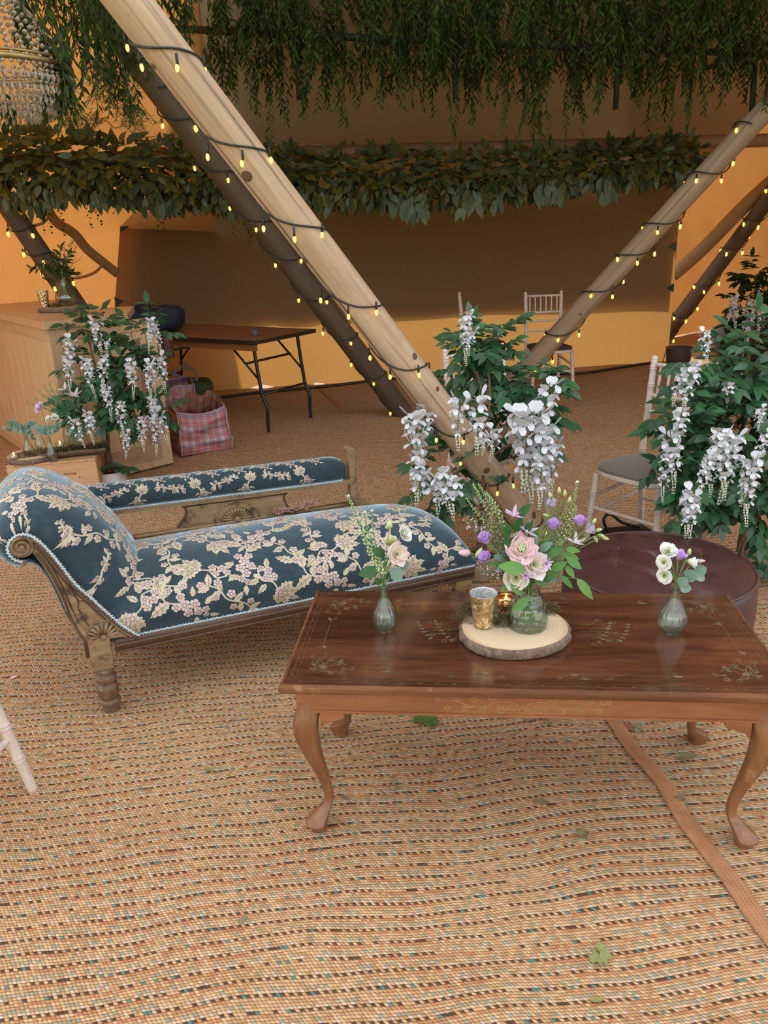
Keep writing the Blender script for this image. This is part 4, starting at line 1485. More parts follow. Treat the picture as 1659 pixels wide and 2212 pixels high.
def cabriole(sx, sy):
    cx, cy = sx * (ax - .030), sy * (ay - .030)
    keys = [(.405, 0, .029), (.375, .004, .031), (.34, .011, .0325), (.30, .012, .030), (.24, .004, .0235), (.17, -.009, .0170), (.11, -.019, .0132), (.07, -.022, .0125),
            (.045, -.015, .0155), (.028, -.003, .0225), (.014, .004, .0265), (.002, .003, .022), (-.012, .0, .018)]
    mb = MB(); n = 20; vs = []
    dg = Vector((sx, sy, 0)).normalized()
    ks = smooth_path([(z, o, r) for z, o, r in keys], 4)
    for k in ks:
        z, off, r = k
        for j in range(n):
            q = 2 * PI * j / n
            c_, s_ = math.cos(q), math.sin(q)
            pw = 0.62 if z > .05 else .85    # squarish section, round pad foot
            px, py = math.copysign(abs(c_) ** pw, c_) * r, math.copysign(abs(s_) ** pw, s_) * r
            f = 1.0 + (0.25 if z < .05 and (px * sx + py * sy) > 0 else 0)
            vs.append((cx + dg.x * off * 1.6 + px * f, cy + dg.y * off * 1.6 + py * f, z))
    m = len(ks)
    fs = [(i * n + j, (i + 1) * n + j, (i + 1) * n + (j + 1) % n, i * n + (j + 1) % n) for i in range(m - 1) for j in range(n)]
    fs += [tuple(range(n)), tuple(range((m - 1) * n + n - 1, (m - 1) * n - 1, -1))]
    mb.add(vs, fs)
    lg = mb.build('leg', M_MAHOG_Z, table)
    for axis in ('x', 'y'):   # shaped bracket beside the knee
        b = MB()
        L = .062
        poly = [(0, 0), (L, 0), (L - .004, -.018), (L * .55, -.026), (L * .2, -.034), (0, -.052)]
        if axis == 'x':
            b.prism([(cx - sx * (.028 + a), z0a - .002 + h) for a, h in poly], cy + sy * .010, cy + sy * .030, 'y')
        else:
            b.prism([(cy - sy * (.028 + a), z0a - .002 + h) for a, h in poly], cx + sx * .010, cx + sx * .030, 'x')
        b.build('bracket', M_APRON, lg, smooth=False)
    return lg


for sx in (-1, 1):
    for sy in (-1, 1): cabriole(sx, sy)


class Inlay:
    def __init__(self, fn):
        self.mb, self.k = MB(), 0
        self.fn = lambda a, b: fn(a, b, (self.k % 40) * 8e-6)

    def line(self, pts, w=.0011, taper=False):
        vs = []; n = len(pts); self.k += 1
        for i, p in enumerate(pts):
            a = pts[max(i - 1, 0)]; c = pts[min(i + 1, n - 1)]
            dx, dy = c[0] - a[0], c[1] - a[1]; L = math.hypot(dx, dy) + 1e-9
            ww = w * (1 - .7 * i / n if taper else 1)
            vs += [self.fn(p[0] - dy / L * ww, p[1] + dx / L * ww), self.fn(p[0] + dy / L * ww, p[1] - dx / L * ww)]
        self.mb.add(vs, [(2 * i, 2 * i + 1, 2 * i + 3, 2 * i + 2) for i in range(n - 1)])

    def curl(self, x, y, ang, r, mir=1, w=.0009, turns=1.3, lead=0.03):
        pts = []
        for i in range(10):
            t = i / 10; pts.append((t * lead, mir * .25 * lead * math.sin(PI * t)))
        N = 22
        for i in range(N + 1):
            q = -PI / 2 + 2 * PI * turns * i / N; rr = r * (1 - .75 * i / N)
            pts.append((lead + rr * math.cos(q), mir * (r + rr * math.sin(q))))
        ca, sa = math.cos(ang), math.sin(ang)
        self.line([(x + a * ca - b * sa, y + a * sa + b * ca) for a, b in pts], w)

    def leaf(self, x, y, ang, L, W=None):
        W = W or L * .5; self.k += 1
        ca, sa = math.cos(ang), math.sin(ang)
        P_ = [(0, 0), (.3, .5), (.45, .32), (.6, .45), (1, 0), (.6, -.45), (.45, -.32), (.3, -.5)]
        vs = [self.fn(x + a * L * ca - b * W * sa, y + a * L * sa + b * W * ca) for a, b in P_]
        self.mb.add(vs, [(0, 1, 2, 7), (2, 3, 5, 6), (2, 6, 7), (3, 4, 5)] if False else [tuple(range(8))])

    def flower(self, x, y, r):
        for i in range(5): self.leaf(x, y, 2 * PI * i / 5, r, r * .9)

    def corner(self, x, y, sx, sy):
        def A(a): return math.atan2(math.sin(a) * sy, math.cos(a) * sx)
        m = sx * sy
        self.flower(x + sx * .055, y + sy * .048, .011)
        for a, dx, dy, r in ((.0, .03, .025, .010), (.5, .07, .05, .009), (1.2, .05, .06, .010), (1.6, .025, .03, .010), (-.3, .075, .025, .008), (1.9, .02, .07, .008), (2.6, .05, .04, .009), (-.6, .05, .03, .008), (.2, .10, .03, .008), (1.4, .04, .085, .007)):
            self.curl(x + sx * dx, y + sy * dy, A(a), r, m if a < 1 else -m)
        for dx, dy, a in ((.085, .058, .4), (.10, .042, .1), (.065, .078, 1.0), (.035, .07, 1.6), (.028, .055, 2.2), (.09, .075, .8), (.03, .04, 3.0), (.07, .03, -.8)):
            self.leaf(x + sx * dx, y + sy * dy, A(a), .014)
        self.line([(x + sx * (.03 + .08 * t), y + sy * (.035 + .03 * math.sin(3 * t) + .02 * t)) for t in [i / 14 for i in range(15)]])
        self.line([(x + sx * (.03 + .02 * math.sin(3 * t)), y + sy * (.03 + .06 * t)) for t in [i / 12 for i in range(13)]])


il = Inlay(lambda a, b, e: (a, b, TZ + .0003 + e))
bx, by = hx - .024, hy - .024
for ins in (0, .0125):
    X_, Y_ = bx - ins, by - ins
    il.line([(-X_, -Y_), (X_, -Y_)], .0004); il.line([(-X_, Y_), (X_, Y_)], .0004); il.line([(-X_, -Y_), (-X_, Y_)], .0004); il.line([(X_, -Y_), (X_, Y_)], .0004)
for i in range(28):
    t = -bx + .02 + (2 * bx - .04) * i / 27
    for y_ in (-by + .003, by - .003): il.leaf(t, y_, 0, .013, .0022)
for i in range(12):
    t = -by + .02 + (2 * by - .04) * i / 11
    for x_ in (-bx + .003, bx - .003): il.leaf(x_, t, PI / 2, .013, .0022)
for sx in (-1, 1):
    for sy in (-1, 1): il.corner(sx * (bx - .02), sy * (by - .02), -sx, -sy)
    x_ = sx * (bx - .055)
    il.line([(x_, -.065), (x_, .065)], .0007)
    for s in (-1, 1): il.leaf(x_, s * .068, s * PI / 2 + .5, .022, .012); il.curl(x_ - sx * .004, s * .07, s * PI / 2 + (1 if sx > 0 else -1) * .9, .006, 1, .0009, 1.0, .012)
    y_ = sx * (by - .052)
    for s in (-1, 1):
        xa, xb = s * .12, s * .34
        il.line([(xa, y_), (xb, y_)], .0006)
        il.leaf(xa - s * .002, y_, PI if s > 0 else 0, .024, .011); il.leaf(xb, y_, 0 if s > 0 else PI, .026, .012)
        il.curl(xb, y_, .6 if s > 0 else PI - .6, .006, s, .0009, 1.0, .012)
    for k, (cx_, n_) in enumerate(((-.13, 4), (.13, 4))):
        for i in range(n_):
            il.curl(cx_ + (i - 1.5) * .03, sx * (by - .030), (0 if i % 2 else PI), .0075, 1 if i % 2 else -1, .0008, 1.3, .016)
for s in (-1, 1):   # sprays either side of the wood slice
    for i in range(9):
        q = (i - 4) * .16
        il.curl(s * (.16 + .018 * (i % 4)), .02 + (i - 4) * .010, q if s > 0 else PI - q, .009, (1 if i % 2 else -1), .0009, 1.2, .03 + .012 * (i % 3))
    for i in range(13):
        q = (i - 6) * .2
        il.leaf(s * (.19 + .10 * ((i * 7) % 13) / 13), .02 + (i - 6) * .0075, (q if s > 0 else PI - q), .018, .010)
    il.line([(s * (.15 + .13 * t), .02 + .006 * math.sin(5 * t)) for t in [i / 12 for i in range(13)]], .0011)
o = il.mb.build('brass_inlay', M_BRASS_IN, top, smooth=False); o['kind'] = 'stuff'
il = Inlay(lambda a, b, e: (a, -ay - .0005 - e, (z0a + z1a) / 2 + b))
for s in (-1, 1):
    for i in range(8):
        il.curl(-.02 + s * (.03 + .022 * i), (.006 if i % 2 else -.006) * 1.0, (0 if s > 0 else PI), .011 * (1 - .05 * i), (1 if i % 2 else -1) * s, .0009, 1.4, .02)
    il.line([(-.02 + s * (.01 + .19 * t), .009 * math.sin(9 * t)) for t in [i / 24 for i in range(25)]], .0009)
ring = [(-.02 + .008 * math.cos(2 * PI * i / 16), -.014 + .008 * math.sin(2 * PI * i / 16)) for i in range(17)]
il.line(ring, .0009); il.line([(-.06, -.014), (-.03, -.014)], .0008); il.line([(-.01, -.014), (.02, -.014)], .0008)
o = il.mb.build('brass_inlay', M_BRASS_LT, front_apron, smooth=False); o['kind'] = 'stuff'
# ------------------------------------------------------------------ limewashed bamboo-style chairs
M_LIME = mat_wood('limewashed_wood', [(0.25, (0.42, 0.30, 0.22)), (0.5, (0.62, 0.50, 0.42)), (0.75, (0.75, 0.66, 0.60))], 'z', 8, 8, 0.5, 0.12,
                  worn=((0.40, 0.22, 0.13), 0.68, 18.0))
M_PAD = mat_plain('taupe_seat_pad', (0.20, 0.155, 0.12), 0.85, 0.1, 60, sheen=0.3)
M_PADD = mat_plain('dark_brown_seat_pad', (0.06, 0.03, 0.02), 0.85, 0.1, 60)


def bamboo(mb, a, b, r, rings, r1=None):
    a, b = Vector(a), Vector(b); r1 = r1 or r
    L = (b - a).length
    prof = [(0, r * .9)]
    pts, rad = [], []
    stops = sorted(rings)
    zs = [0, .012]
    for t in stops:
        z = t * L
        zs += [z - .014, z - .009, z - .0055, z - .002, z + .002, z + .0055, z + .009, z + .014]
    zs += [L - .006, L]
    for i, z in enumerate(zs):
        z = max(0, min(L, z)); f = z / L
        k = 1.0
        for t in stops:
            d = abs(z - t * L)
            if d < .003: k = 1.02
            elif d < .007: k = 1.20
            elif d < .012: k = 1.06
        rad.append((r + (r1 - r) * f) * k); pts.append(a + (b - a) * f)
    o2p, o2r = [pts[0]], [rad[0]]
    for p, q in zip(pts[1:], rad[1:]):
        if (p - o2p[-1]).length > 1e-4: o2p.append(p); o2r.append(q)
    mb.tube(o2p, o2r, 12)


def make_chair(label, pad):
    """seat at 0.45, front of the chair towards -y"""
    t = thing('chiavari_chair', label, 'chair', group='limewashed chiavari chairs')
    w, d, sh = 0.185, 0.185, 0.425
    mb = MB()
    def ro(a, b):   # rounded seat outline: bowed front corners
        pts = []
        for i in range(40):
            q = 2 * PI * i / 40
            x = math.copysign(abs(math.cos(q)) ** .55, math.cos(q)) * (a if math.sin(q) < 0 else a * .92)
            y = math.copysign(abs(math.sin(q)) ** .55, math.sin(q)) * b
            pts.append((x, y))
        return pts
    o1 = ro(.205, .205)
    rows = [(0.97, sh - .022), (1.0, sh - .016), (1.0, sh - .004), (.985, sh + .004)]
    vs = [(x * k, y * k, z) for k, z in rows for x, y in o1]
    n = 40
    fs = [(r * n + i, r * n + (i + 1) % n, (r + 1) * n + (i + 1) % n, (r + 1) * n + i) for r in range(3) for i in range(n)] + [tuple(range(n - 1, -1, -1)), tuple(range(3 * n, 4 * n))]
    mb.add(vs, fs); mb.build('seat', M_LIME, t, auto=40)
    mb = MB()
    rows = [(.955, sh + .003), (.98, sh + .012), (.95, sh + .026), (.80, sh + .036), (.4, sh + .041), (.001, sh + .042)]
    vs = [(x * k, y * k, z) for k, z in rows for x, y in o1]
    fs = [(r * n + i, r * n + (i + 1) % n, (r + 1) * n + (i + 1) % n, (r + 1) * n + i) for r in range(5) for i in range(n)]
    mb.add(vs, fs); mb.build('seat_pad', pad, t)
    for sx in (-1, 1):
        mb = MB(); bamboo(mb, (sx * (w + .012), -d - .012, 0), (sx * (w - .012), -d + .018, sh - .018), .0145, (.28, .52, .76), .018); mb.build('leg', M_LIME, t)
        # rear leg and back upright are one bent stick
        mb = MB()
        bamboo(mb, (sx * (w - .010), d + .075, 0), (sx * (w - .022), d + .005, sh - .01), .0145, (.28, .55, .80), .0175)
        mb.build('leg', M_LIME, t)
        mb = MB()
        bamboo(mb, (sx * (w - .022), d + .002, sh - .03), (sx * (w - .014), d + .062, .905), .0165, (.12, .34, .56, .76, .93), .0155)
        mb.ball((sx * (w - .0135), d + .0635, .912), .0165, 10, 6); mb.build('upright', M_LIME, t)
    def back(z, x=0): return (x, d + .002 + .060 * (z - sh + .03) / .51, z)
    for z, r in ((.885, .0105), (.735, .0105), (.655, .0095), (.565, .0095)):
        mb = MB(); bamboo(mb, back(z, -w + .020), back(z, w - .020), r, (.25, .75)); mb.build('back_rail', M_LIME, t)
    for i in range(6):
        x = (-.5 + (i + .5) / 6) * 2 * (w - .030)
        mb = MB(); bamboo(mb, back(.738, x), back(.882, x), .0072, (.5,)); mb.build('spindle', M_LIME, t)
    def leg_at(front, sx, z):
        if front: return Vector((sx * (w + .012 - .024 * z / sh), -d - .012 + .03 * z / sh, z))
        return Vector((sx * (w - .010 - .012 * z / sh), d + .075 - .07 * z / sh, z))
    for a, b in ((leg_at(1, -1, .235), leg_at(1, 1, .235)), (leg_at(1, -1, .20), leg_at(0, -1, .24)), (leg_at(1, 1, .20), leg_at(0, 1, .24)), (leg_at(0, -1, .19), leg_at(0, 1, .19)), (leg_at(1, -1, .29), leg_at(0, -1, .32)), (leg_at(1, 1, .29), leg_at(0, 1, .32))):
        mb = MB(); bamboo(mb, a, b, .0095, (.3, .7)); mb.build('stretcher', M_LIME, t)
    return t


def CM(x, y, deg): return Matrix.Translation((x, y, -0.006)) @ Matrix.Rotation(R(deg), 4, 'Z')


# deg: 0 faces the camera, positive turns the front to the right
ch0 = make_chair('limewashed chair with a taupe seat pad, standing behind the burgundy pouf', M_PAD)
ch0.matrix_basis = CM(1.245, 3.44, -52) @ Matrix.Scale(0.97, 4)
c = dup(ch0, CM(0.60, 3.86, 22), 'limewashed chair half hidden behind the middle wisteria, its back under the slanting far pole')
c = dup(ch0, CM(-1.34, 1.715, -97), 'limewashed chair at the left edge of which only two legs show')
ch1 = dup(ch0, CM(1.60, 7.28, 3), 'far limewashed chair facing forward before the brown curtain')
for q in ch1.children:
    if q.name.startswith('seat_pad'):
        q.data = q.data.copy(); q.data.materials[0] = M_PADD
c = dup(ch1, CM(1.05, 7.62, 84), 'far limewashed chair seen edge-on behind the tallest white raceme')

# ------------------------------------------------------------------ tufted leather pouf
M_LEATHER = NT('burgundy_leather')
_n = M_LEATHER.noise(M_LEATHER.coord('Object'), 9, 4, 0.6)
M_LEATHER.set(base=M_LEATHER.ramp(_n, [(0.3, (0.040, 0.013, 0.011)), (0.7, (0.078, 0.027, 0.023))]), rough=0.42, coat=0.1)
M_LEATHER.bump(M_LEATHER.noise(M_LEATHER.coord('Object'), 120, 2), 0.12, 0.002)
M_LEATHER = M_LEATHER.mat
M_PIPE = mat_plain('scuffed_piping', (0.075, 0.03, 0.028), 0.5)
PC = Vector((0.957, 2.465, 0)); PR, PH = 0.318, 0.362
pouf = thing('leather_pouf', 'round burgundy leather pouf with a buttoned top', 'pouf', PC, R(12))
mb = MB()
mb.lathe([(PR * .94, -.012), (PR * .985, .02), (PR * 1.02, .12), (PR * 1.03, .24), (PR * 1.015, .34), (PR * .995, PH - .012), (PR * .985, PH - .004)], 64)
mb.build('side_wall', M_LEATHER, pouf)
BT = [(0.165 * (i + (j % 2) * .5), 0.135 * j) for i in range(-4, 5) for j in range(-4, 5)]
BT = [p for p in BT if math.hypot(*p) < PR * .86]


def seam_d(x, y):
    best = 9
    for a in BT:
        for b in BT:
            dx, dy = b[0] - a[0], b[1] - a[1]; L2 = dx * dx + dy * dy
            if 0 < L2 < .027 and abs(dy) > .05:
                t = max(0, min(1, ((x - a[0]) * dx + (y - a[1]) * dy) / L2))
                best = min(best, math.hypot(x - a[0] - t * dx, y - a[1] - t * dy))
    return best


def pouf_z(x, y):
    r = math.hypot(x, y) / PR
    z = PH + .046 * max(0, 1 - r ** 2.6)
    sd = seam_d(x, y) if r < .9 else 9
    z -= .007 * math.exp(-(sd / .010) ** 2)
    bd = min(math.hypot(x - a, y - b) for a, b in BT)
    z -= .012 * math.exp(-(bd / .026) ** 2) * (1 if r < .95 else 0)
    return z


mb = MB()
NR, NQ = 34, 72
vs = [(0, 0, pouf_z(0, 0))]
for i in range(1, NR + 1):
    for j in range(NQ):
        r = PR * i / NR; q = 2 * PI * j / NQ; x, y = r * math.cos(q), r * math.sin(q)
        vs.append((x, y, pouf_z(x, y)))
fs = [(0, 1 + j, 1 + (j + 1) % NQ) for j in range(NQ)]
for i in range(NR - 1):
    a, b = 1 + i * NQ, 1 + (i + 1) * NQ
    fs += [(a + j, b + j, b + (j + 1) % NQ, a + (j + 1) % NQ) for j in range(NQ)]
mb.add(vs, fs); mb.build('tufted_top', M_LEATHER, pouf)
mb = MB()
mb.tube([(PR * 1.0 * math.cos(2 * PI * i / 72), PR * 1.0 * math.sin(2 * PI * i / 72), PH + .001) for i in range(73)], .0055, 8); mb.build('piping', M_PIPE, pouf)
M_SEAM = mat_plain('dusty_seam', (0.13, 0.065, 0.06), 0.6)
mb = MB()
for i_, a in enumerate(BT):
    for b in BT[i_ + 1:]:
        dx, dy = b[0] - a[0], b[1] - a[1]
        if dx * dx + dy * dy < .027 and abs(dy) > .05:
            q = [(a[0] + dx * k / 10, a[1] + dy * k / 10) for k in range(11)]
            mb.tube([(x, y, pouf_z(x, y) + .0002) for x, y in q], .0011, 4)
mb.build('seams', M_SEAM, pouf)['kind'] = 'stuff'
for a, b in BT:
    mb = MB(); mb.ball((a, b, pouf_z(a, b) + .004), .0085, 10, 6, sz=.6); mb.build('button', M_PIPE, pouf)

# ------------------------------------------------------------------ bar counter
M_OAK = mat_wood('pale_oak_board', [(0.25, (0.44, 0.27, 0.135)), (0.5, (0.58, 0.385, 0.21)), (0.75, (0.66, 0.46, 0.27))], 'z', 5, 10, 0.5, 0.1)
M_OAKX = mat_wood('pale_oak_top', [(0.25, (0.40, 0.235, 0.12)), (0.5, (0.52, 0.33, 0.18)), (0.75, (0.60, 0.40, 0.23))], 'x', 5, 10, 0.45, 0.1)
M_OAKD = mat_wood('darker_oak_rail', [(0.25, (0.30, 0.175, 0.095)), (0.6, (0.42, 0.26, 0.145)), (0.8, (0.50, 0.33, 0.19))], 'x', 5, 10, 0.5, 0.1)
BC = Vector((-2.02, 4.83, 0)); BH = 1.06
bar = thing('bar_counter', 'prow-shaped bar counter of pale oak boards at left', 'bar', BC)
dl = Vector((-0.66, 0.86, 0)).normalized(); dr = Vector((0.72, 0.69, 0)).normalized()
LL, LR = 2.0, 0.72


def face_M(d, flip):
    """x along the face, y into the bar"""
    x = d.copy(); y = Vector((0, 0, 1)).cross(x)
    if flip: y = -y
    return Matrix(((x.x, y.x, 0, 0), (x.y, y.y, 0, 0), (0, 0, 1, 0), (0, 0, 0, 1)))


for d, L, flip, nb in ((dl, LL, True, 20), (dr, LR, False, 6)):
    Mf = face_M(d, flip)
    top = BH - .045
    mb = MB(); mb.box(.0, L, .012, .03, .0, top, M=Mf); mb.build('panel_back', M_OAKD, bar, smooth=False)
    for (x0, x1, z0, z1, mt) in ((0, L, top - .075, top, M_OAKX), (0, L, .0, .05, M_OAKX), (0, .07, .05, top - .075, M_OAK), (L - .075, L, .05, top - .075, M_OAK)):
        mb = MB(); mb.box(x0, x1, -.008, .014, z0, z1, M=Mf, ch=.002); mb.build('frame_rail' if mt is M_OAKX else 'frame_stile', mt, bar, smooth=False)
    if not flip:
        mb = MB(); mb.box(.07, L - .075, -.003, .013, .05, .17, M=Mf); mb.build('kick_rail', M_OAKD, bar, smooth=False)
    for i in range(nb):
        w = (L - .145) / nb
        x0 = .07 + i * w
        mb = MB(); mb.box(x0 + .0015, x0 + w - .0015, .002 - .002 * (i % 2), .013, .05, top - .075, M=Mf, ch=.0025); mb.build('board', M_OAK, bar, smooth=False)
# worktop follows both faces; its right part stops short
ov = .03
q0 = Vector((0, -.045, 0)); ql = dl * LL; qr = dr * .52
inl = ql + Vector((.55, .42, 0)); inr = qr + Vector((-.12, .62, 0)); mid = Vector((-.05, .80, 0))
poly = [q0, qr + Vector((.028, -.03, 0)), inr, mid, inl, ql + Vector((-.03, -.03, 0))]
mb = MB(); mb.prism([(p.x, p.y) for p in poly], BH - .045, BH, 'z'); mb.build('worktop', M_OAKX, bar, smooth=False, bevel=.003)
mb = MB(); mb.box(LR * .75, LR - .02, .0, .3, .0, .80, M=face_M(dr, False)); mb.build('side_box', M_OAKD, bar, smooth=False)
# ------------------------------------------------------------------ folding trestle table with bags
M_PLY = mat_wood('varnished_ply', [(0.3, (0.22, 0.085, 0.03)), (0.6, (0.30, 0.125, 0.045)), (0.8, (0.36, 0.16, 0.06))], 'x', 4, 8, 0.4, 0.05)
M_EDGE = mat_plain('black_edging', (0.02, 0.017, 0.015), 0.5)
M_STEEL = mat_plain('black_steel_tube', (0.014, 0.012, 0.011), 0.35)
fa_, fb_, fc_ = P(552, 738, .74), P(678, 702, .74), P(330, 726, .74)
ft = thing('folding_table', 'folding trestle table with a brown top on black steel legs before the curtain', 'table', (0, 0, 0))
x_ = (fa_ - fc_); x_.z = 0; LX = 1.83; x_.normalize()
y_ = Vector((-x_.y, x_.x, 0)); LY = 0.76
MF = Matrix(((x_.x, y_.x, 0, fa_.x), (x_.y, y_.y, 0, fa_.y), (0, 0, 1, 0), (0, 0, 0, 1)))
ft.matrix_basis = MF          # origin under the front right corner, x to the right
mb = MB(); mb.box(-LX, 0, 0, LY, .722, .742); mb.build('tabletop', M_PLY, ft, smooth=False)
mb = MB()
for b in ((-LX - .004, .004, -.006, .0), (-LX - .004, .004, LY, LY + .006), (-LX - .006, -LX, 0, LY), (0, .006, 0, LY)):
    mb.box(*b, .716, .745)
o = mb.build('edging', M_EDGE, ft, smooth=False); o['kind'] = 'stuff'
mb = MB(); mb.box(-LX + .1, -.03, .02, .05, .66, .722); mb.build('under_rail', M_PLY, ft, smooth=False)
for ex in (-.12, -LX + .30):
    s = 1 if ex > -.5 else -1
    lg = None
    for y in (.10, LY - .10):
        mb = MB()
        mb.tube(smooth_path([(ex, y, .722), (ex + .02 * s, y, .52), (ex + .04 * s, y, .36), (ex + .055 * s, y - .01 * 0, .27), (ex + .115 * s, y, .17), (ex + .10 * s, y, .0)][:3] + [(ex + .05 * s, y, .30), (ex + .09 * s, y, .20), (ex + .085 * s, y, .10), (ex + .085 * s, y, .0)], 5), .0145, 10)
        lg = mb.build('leg', M_STEEL, ft)
        mb = MB(); mb.tube([(ex - .28 * s, y, .715), (ex + .03 * s, y, .42)], .009, 8); mb.build('brace', M_STEEL, ft)
    for z, dx in ((.50, -.09), (.30, .05)):
        mb = MB(); mb.tube([(ex + dx * s, .10, z if dx > 0 else .545), (ex + dx * s, LY - .10, z if dx > 0 else .545)], .010, 8); mb.build('crossbar', M_STEEL, ft)
# things on the table: dark navy bag, small cup
M_NAVY = mat_plain('navy_cloth', (0.018, 0.024, 0.045), 0.8, 0.3, 12, 0.4)
nb = P(300, 728, .742)
nbag = thing('holdall_bag', 'dark navy cloth bag lying on the left end of the folding table', 'bag', nb + Vector((.0, .35, 0)), R(8))
mb = MB()


def sack(a, b, rx, ry, rz):
    q, p = 2 * PI * a, PI * b
    n = Vector((math.cos(q) * math.sin(p), math.sin(q) * math.sin(p), -math.cos(p)))
    k = 1 + .10 * noise.noise(n * 2.2 + Vector((3, 1, 4)))
    sp = lambda v, e: math.copysign(abs(v) ** e, v)
    return Vector((sp(n.x, .6) * rx * k, sp(n.y, .7) * ry * k, rz + sp(n.z, .55) * rz * k))


mb.grid(lambda a, b: sack(a, b, .31, .19, .115), 36, 18, cu=True); mb.build('body', M_NAVY, nbag)
mb = MB(); mb.tube(smooth_path([(-.12, -.15, .15), (-.06, -.19, .24), (.06, -.19, .24), (.12, -.15, .15)], 6), .012, 6); mb.build('handle', M_NAVY, nbag)
M_PINKCL = mat_plain('dusky_cloth', (0.13, 0.055, 0.05), 0.85, .3, 20, .3)
hb = P(343, 735, .742)
mb = MB()
def cloth_pt(a, b):
    w = .16 * (a - .5); d = .22 * b
    x = hb.x + w * (1 + .5 * b) + .01 * math.sin(a * 19 + b * 3)
    fold = .012 * math.sin(a * 22) * min(1, b * 2)
    if d < .10: return Vector((x, hb.y + .09 - d, .748 + .003 * math.sin(a * 15)))
    return Vector((x, hb.y - .018 + fold, .748 - (d - .10) * (1.0 + .25 * math.sin(a * 9))))
mb.grid(cloth_pt, 30, 16)
o = mb.build('cloth', M_PINKCL, origin=hb); so_ = o.modifiers.new('thickness', 'SOLIDIFY'); so_.thickness = .006
tag(o, 'dusky pink cloth hanging in folds over the corner of the folding table', 'cloth')
cp = P(548, 729, .742) + Vector((0, .08, 0))
mb = MB(); mb.lathe([(.0005, 0), (.024, 0), (.028, .005), (.031, .055), (.029, .055), (.026, .008), (.0005, .006)], 16, Matrix.Translation(cp))
tag(mb.build('cup', mat_plain('grey_cup', (.10, .09, .09), .4), origin=cp), 'small dark cup standing on the front corner of the folding table', 'cup')


# checked laundry bags ------------------------------------------------------
def mat_check(name, base, cols, sc):
    m = NT(name)
    co = m.coord('UV')
    sep = m.new('ShaderNodeSeparateXYZ'); m.link(co, sep.inputs[0])
    c = base
    for ax in (0, 1):
        for per, off, w, col, al in cols:
            f = m.math('FRACT', m.math('ADD', m.math('MULTIPLY', sep.outputs[ax], sc / per), off))
            c = m.mix(m.math('MULTIPLY', m.math('LESS_THAN', f, w), al), c, col)
    m.set(base=c, rough=0.35, spec=0.4)
    return m.mat


M_CHECK = mat_check('red_blue_check', (0.42, 0.36, 0.36), [(1.0, 0.0, 0.30, (0.42, 0.07, 0.05), .55), (1.0, .42, .12, (0.07, 0.07, 0.20), .6), (1.0, .62, .22, (0.45, 0.09, 0.06), .5), (.25, .1, .16, (.30, .08, .09), .4)], 9.0)
M_CHECK2 = mat_check('red_stripe_lining', (0.44, 0.30, 0.21), [(1.0, 0.0, 0.34, (0.45, 0.08, 0.04), .6), (.5, .4, .16, (.25, .05, .04), .5)], 12.0)
M_PIPING = mat_plain('pinkish_piping', (0.44, 0.30, 0.34), 0.6)


def laundry_bag(label, loc, rz, w, d, h, seed, open_top=True):
    t = thing('laundry_bag', label, 'bag', loc, rz, 'checked laundry bags')
    mb = MB()
    nu, nv = 64, 22
    per = 2 * (w + d)
    def outline(s):
        s = (s % 1) * per
        if s < w: return Vector((-w / 2 + s, -d / 2, 0)), Vector((0, -1, 0))
        s -= w
        if s < d: return Vector((w / 2, -d / 2 + s, 0)), Vector((1, 0, 0))
        s -= d
        if s < w: return Vector((w / 2 - s, d / 2, 0)), Vector((0, 1, 0))
        s -= w
        return Vector((-w / 2, d / 2 - s, 0)), Vector((-1, 0, 0))
    def fn(a, b):
        p, n = outline(a)
        z = b * h
        k = 1 - .16 * b ** 2 + .08 * math.sin(PI * b)
        q = Vector((p.x * (1 - .05 * b), p.y * k, z))
        cr = noise.noise(Vector((a * 7, b * 3.2, seed))) * .045 + noise.noise(Vector((a * 19 + b * 8, b * 6, seed + 5))) * .018
        q += n * cr * math.sin(PI * min(1, b + .05)) ** .5
        q.z += .03 * b * math.sin(a * 12.6 + seed) * (1 if open_top else .4)
        return q
    mb.grid(fn, nu, nv, cu=True)
    o = mb.build('body', M_CHECK, t)
    me = o.data
    uv = me.uv_layers.new(name='UVMap')
    for lp in me.loops:
        i = lp.vertex_index; a, b = i // nv, i % nv
        uv.data[lp.index].uv = (a / nu * per, b / (nv - 1) * h)
    # wrap fix: the last strip of faces
    for pl in me.polygons:
        us = [uv.data[l].uv.x for l in pl.loop_indices]
        if max(us) - min(us) > per * .5:
            for l in pl.loop_indices:
                if uv.data[l].uv.x < per * .5: uv.data[l].uv.x += per
    mb = MB(); mb.add([(-w / 2 + .01, -d / 2 + .01, .004), (w / 2 - .01, -d / 2 + .01, .004), (w / 2 - .01, d / 2 - .01, .004), (-w / 2 + .01, d / 2 - .01, .004)], [(0, 1, 2, 3)]); mb.build('base', M_CHECK2, t)
    mb = MB(); mb.tube([fn(i / 64, 1.0) + Vector((0, 0, .004)) for i in range(65)], .007, 6); mb.build('top_piping', M_PIPING, t)
    for cx in (-w / 2, w / 2):
        mb = MB(); mb.tube([fn((0 if cx < 0 else w / per), b / 12) + Vector((0, -.004, 0)) for b in range(13)], .006, 6); mb.build('edge_piping', M_PIPING, t)
    return t, fn


lb, fn = laundry_bag('open red and blue checked laundry bag, the nearer one beside the bar', P(425, 985, 0) + Vector((-.02, .24, -.0)), R(28), .38, .32, .31, 3.0)
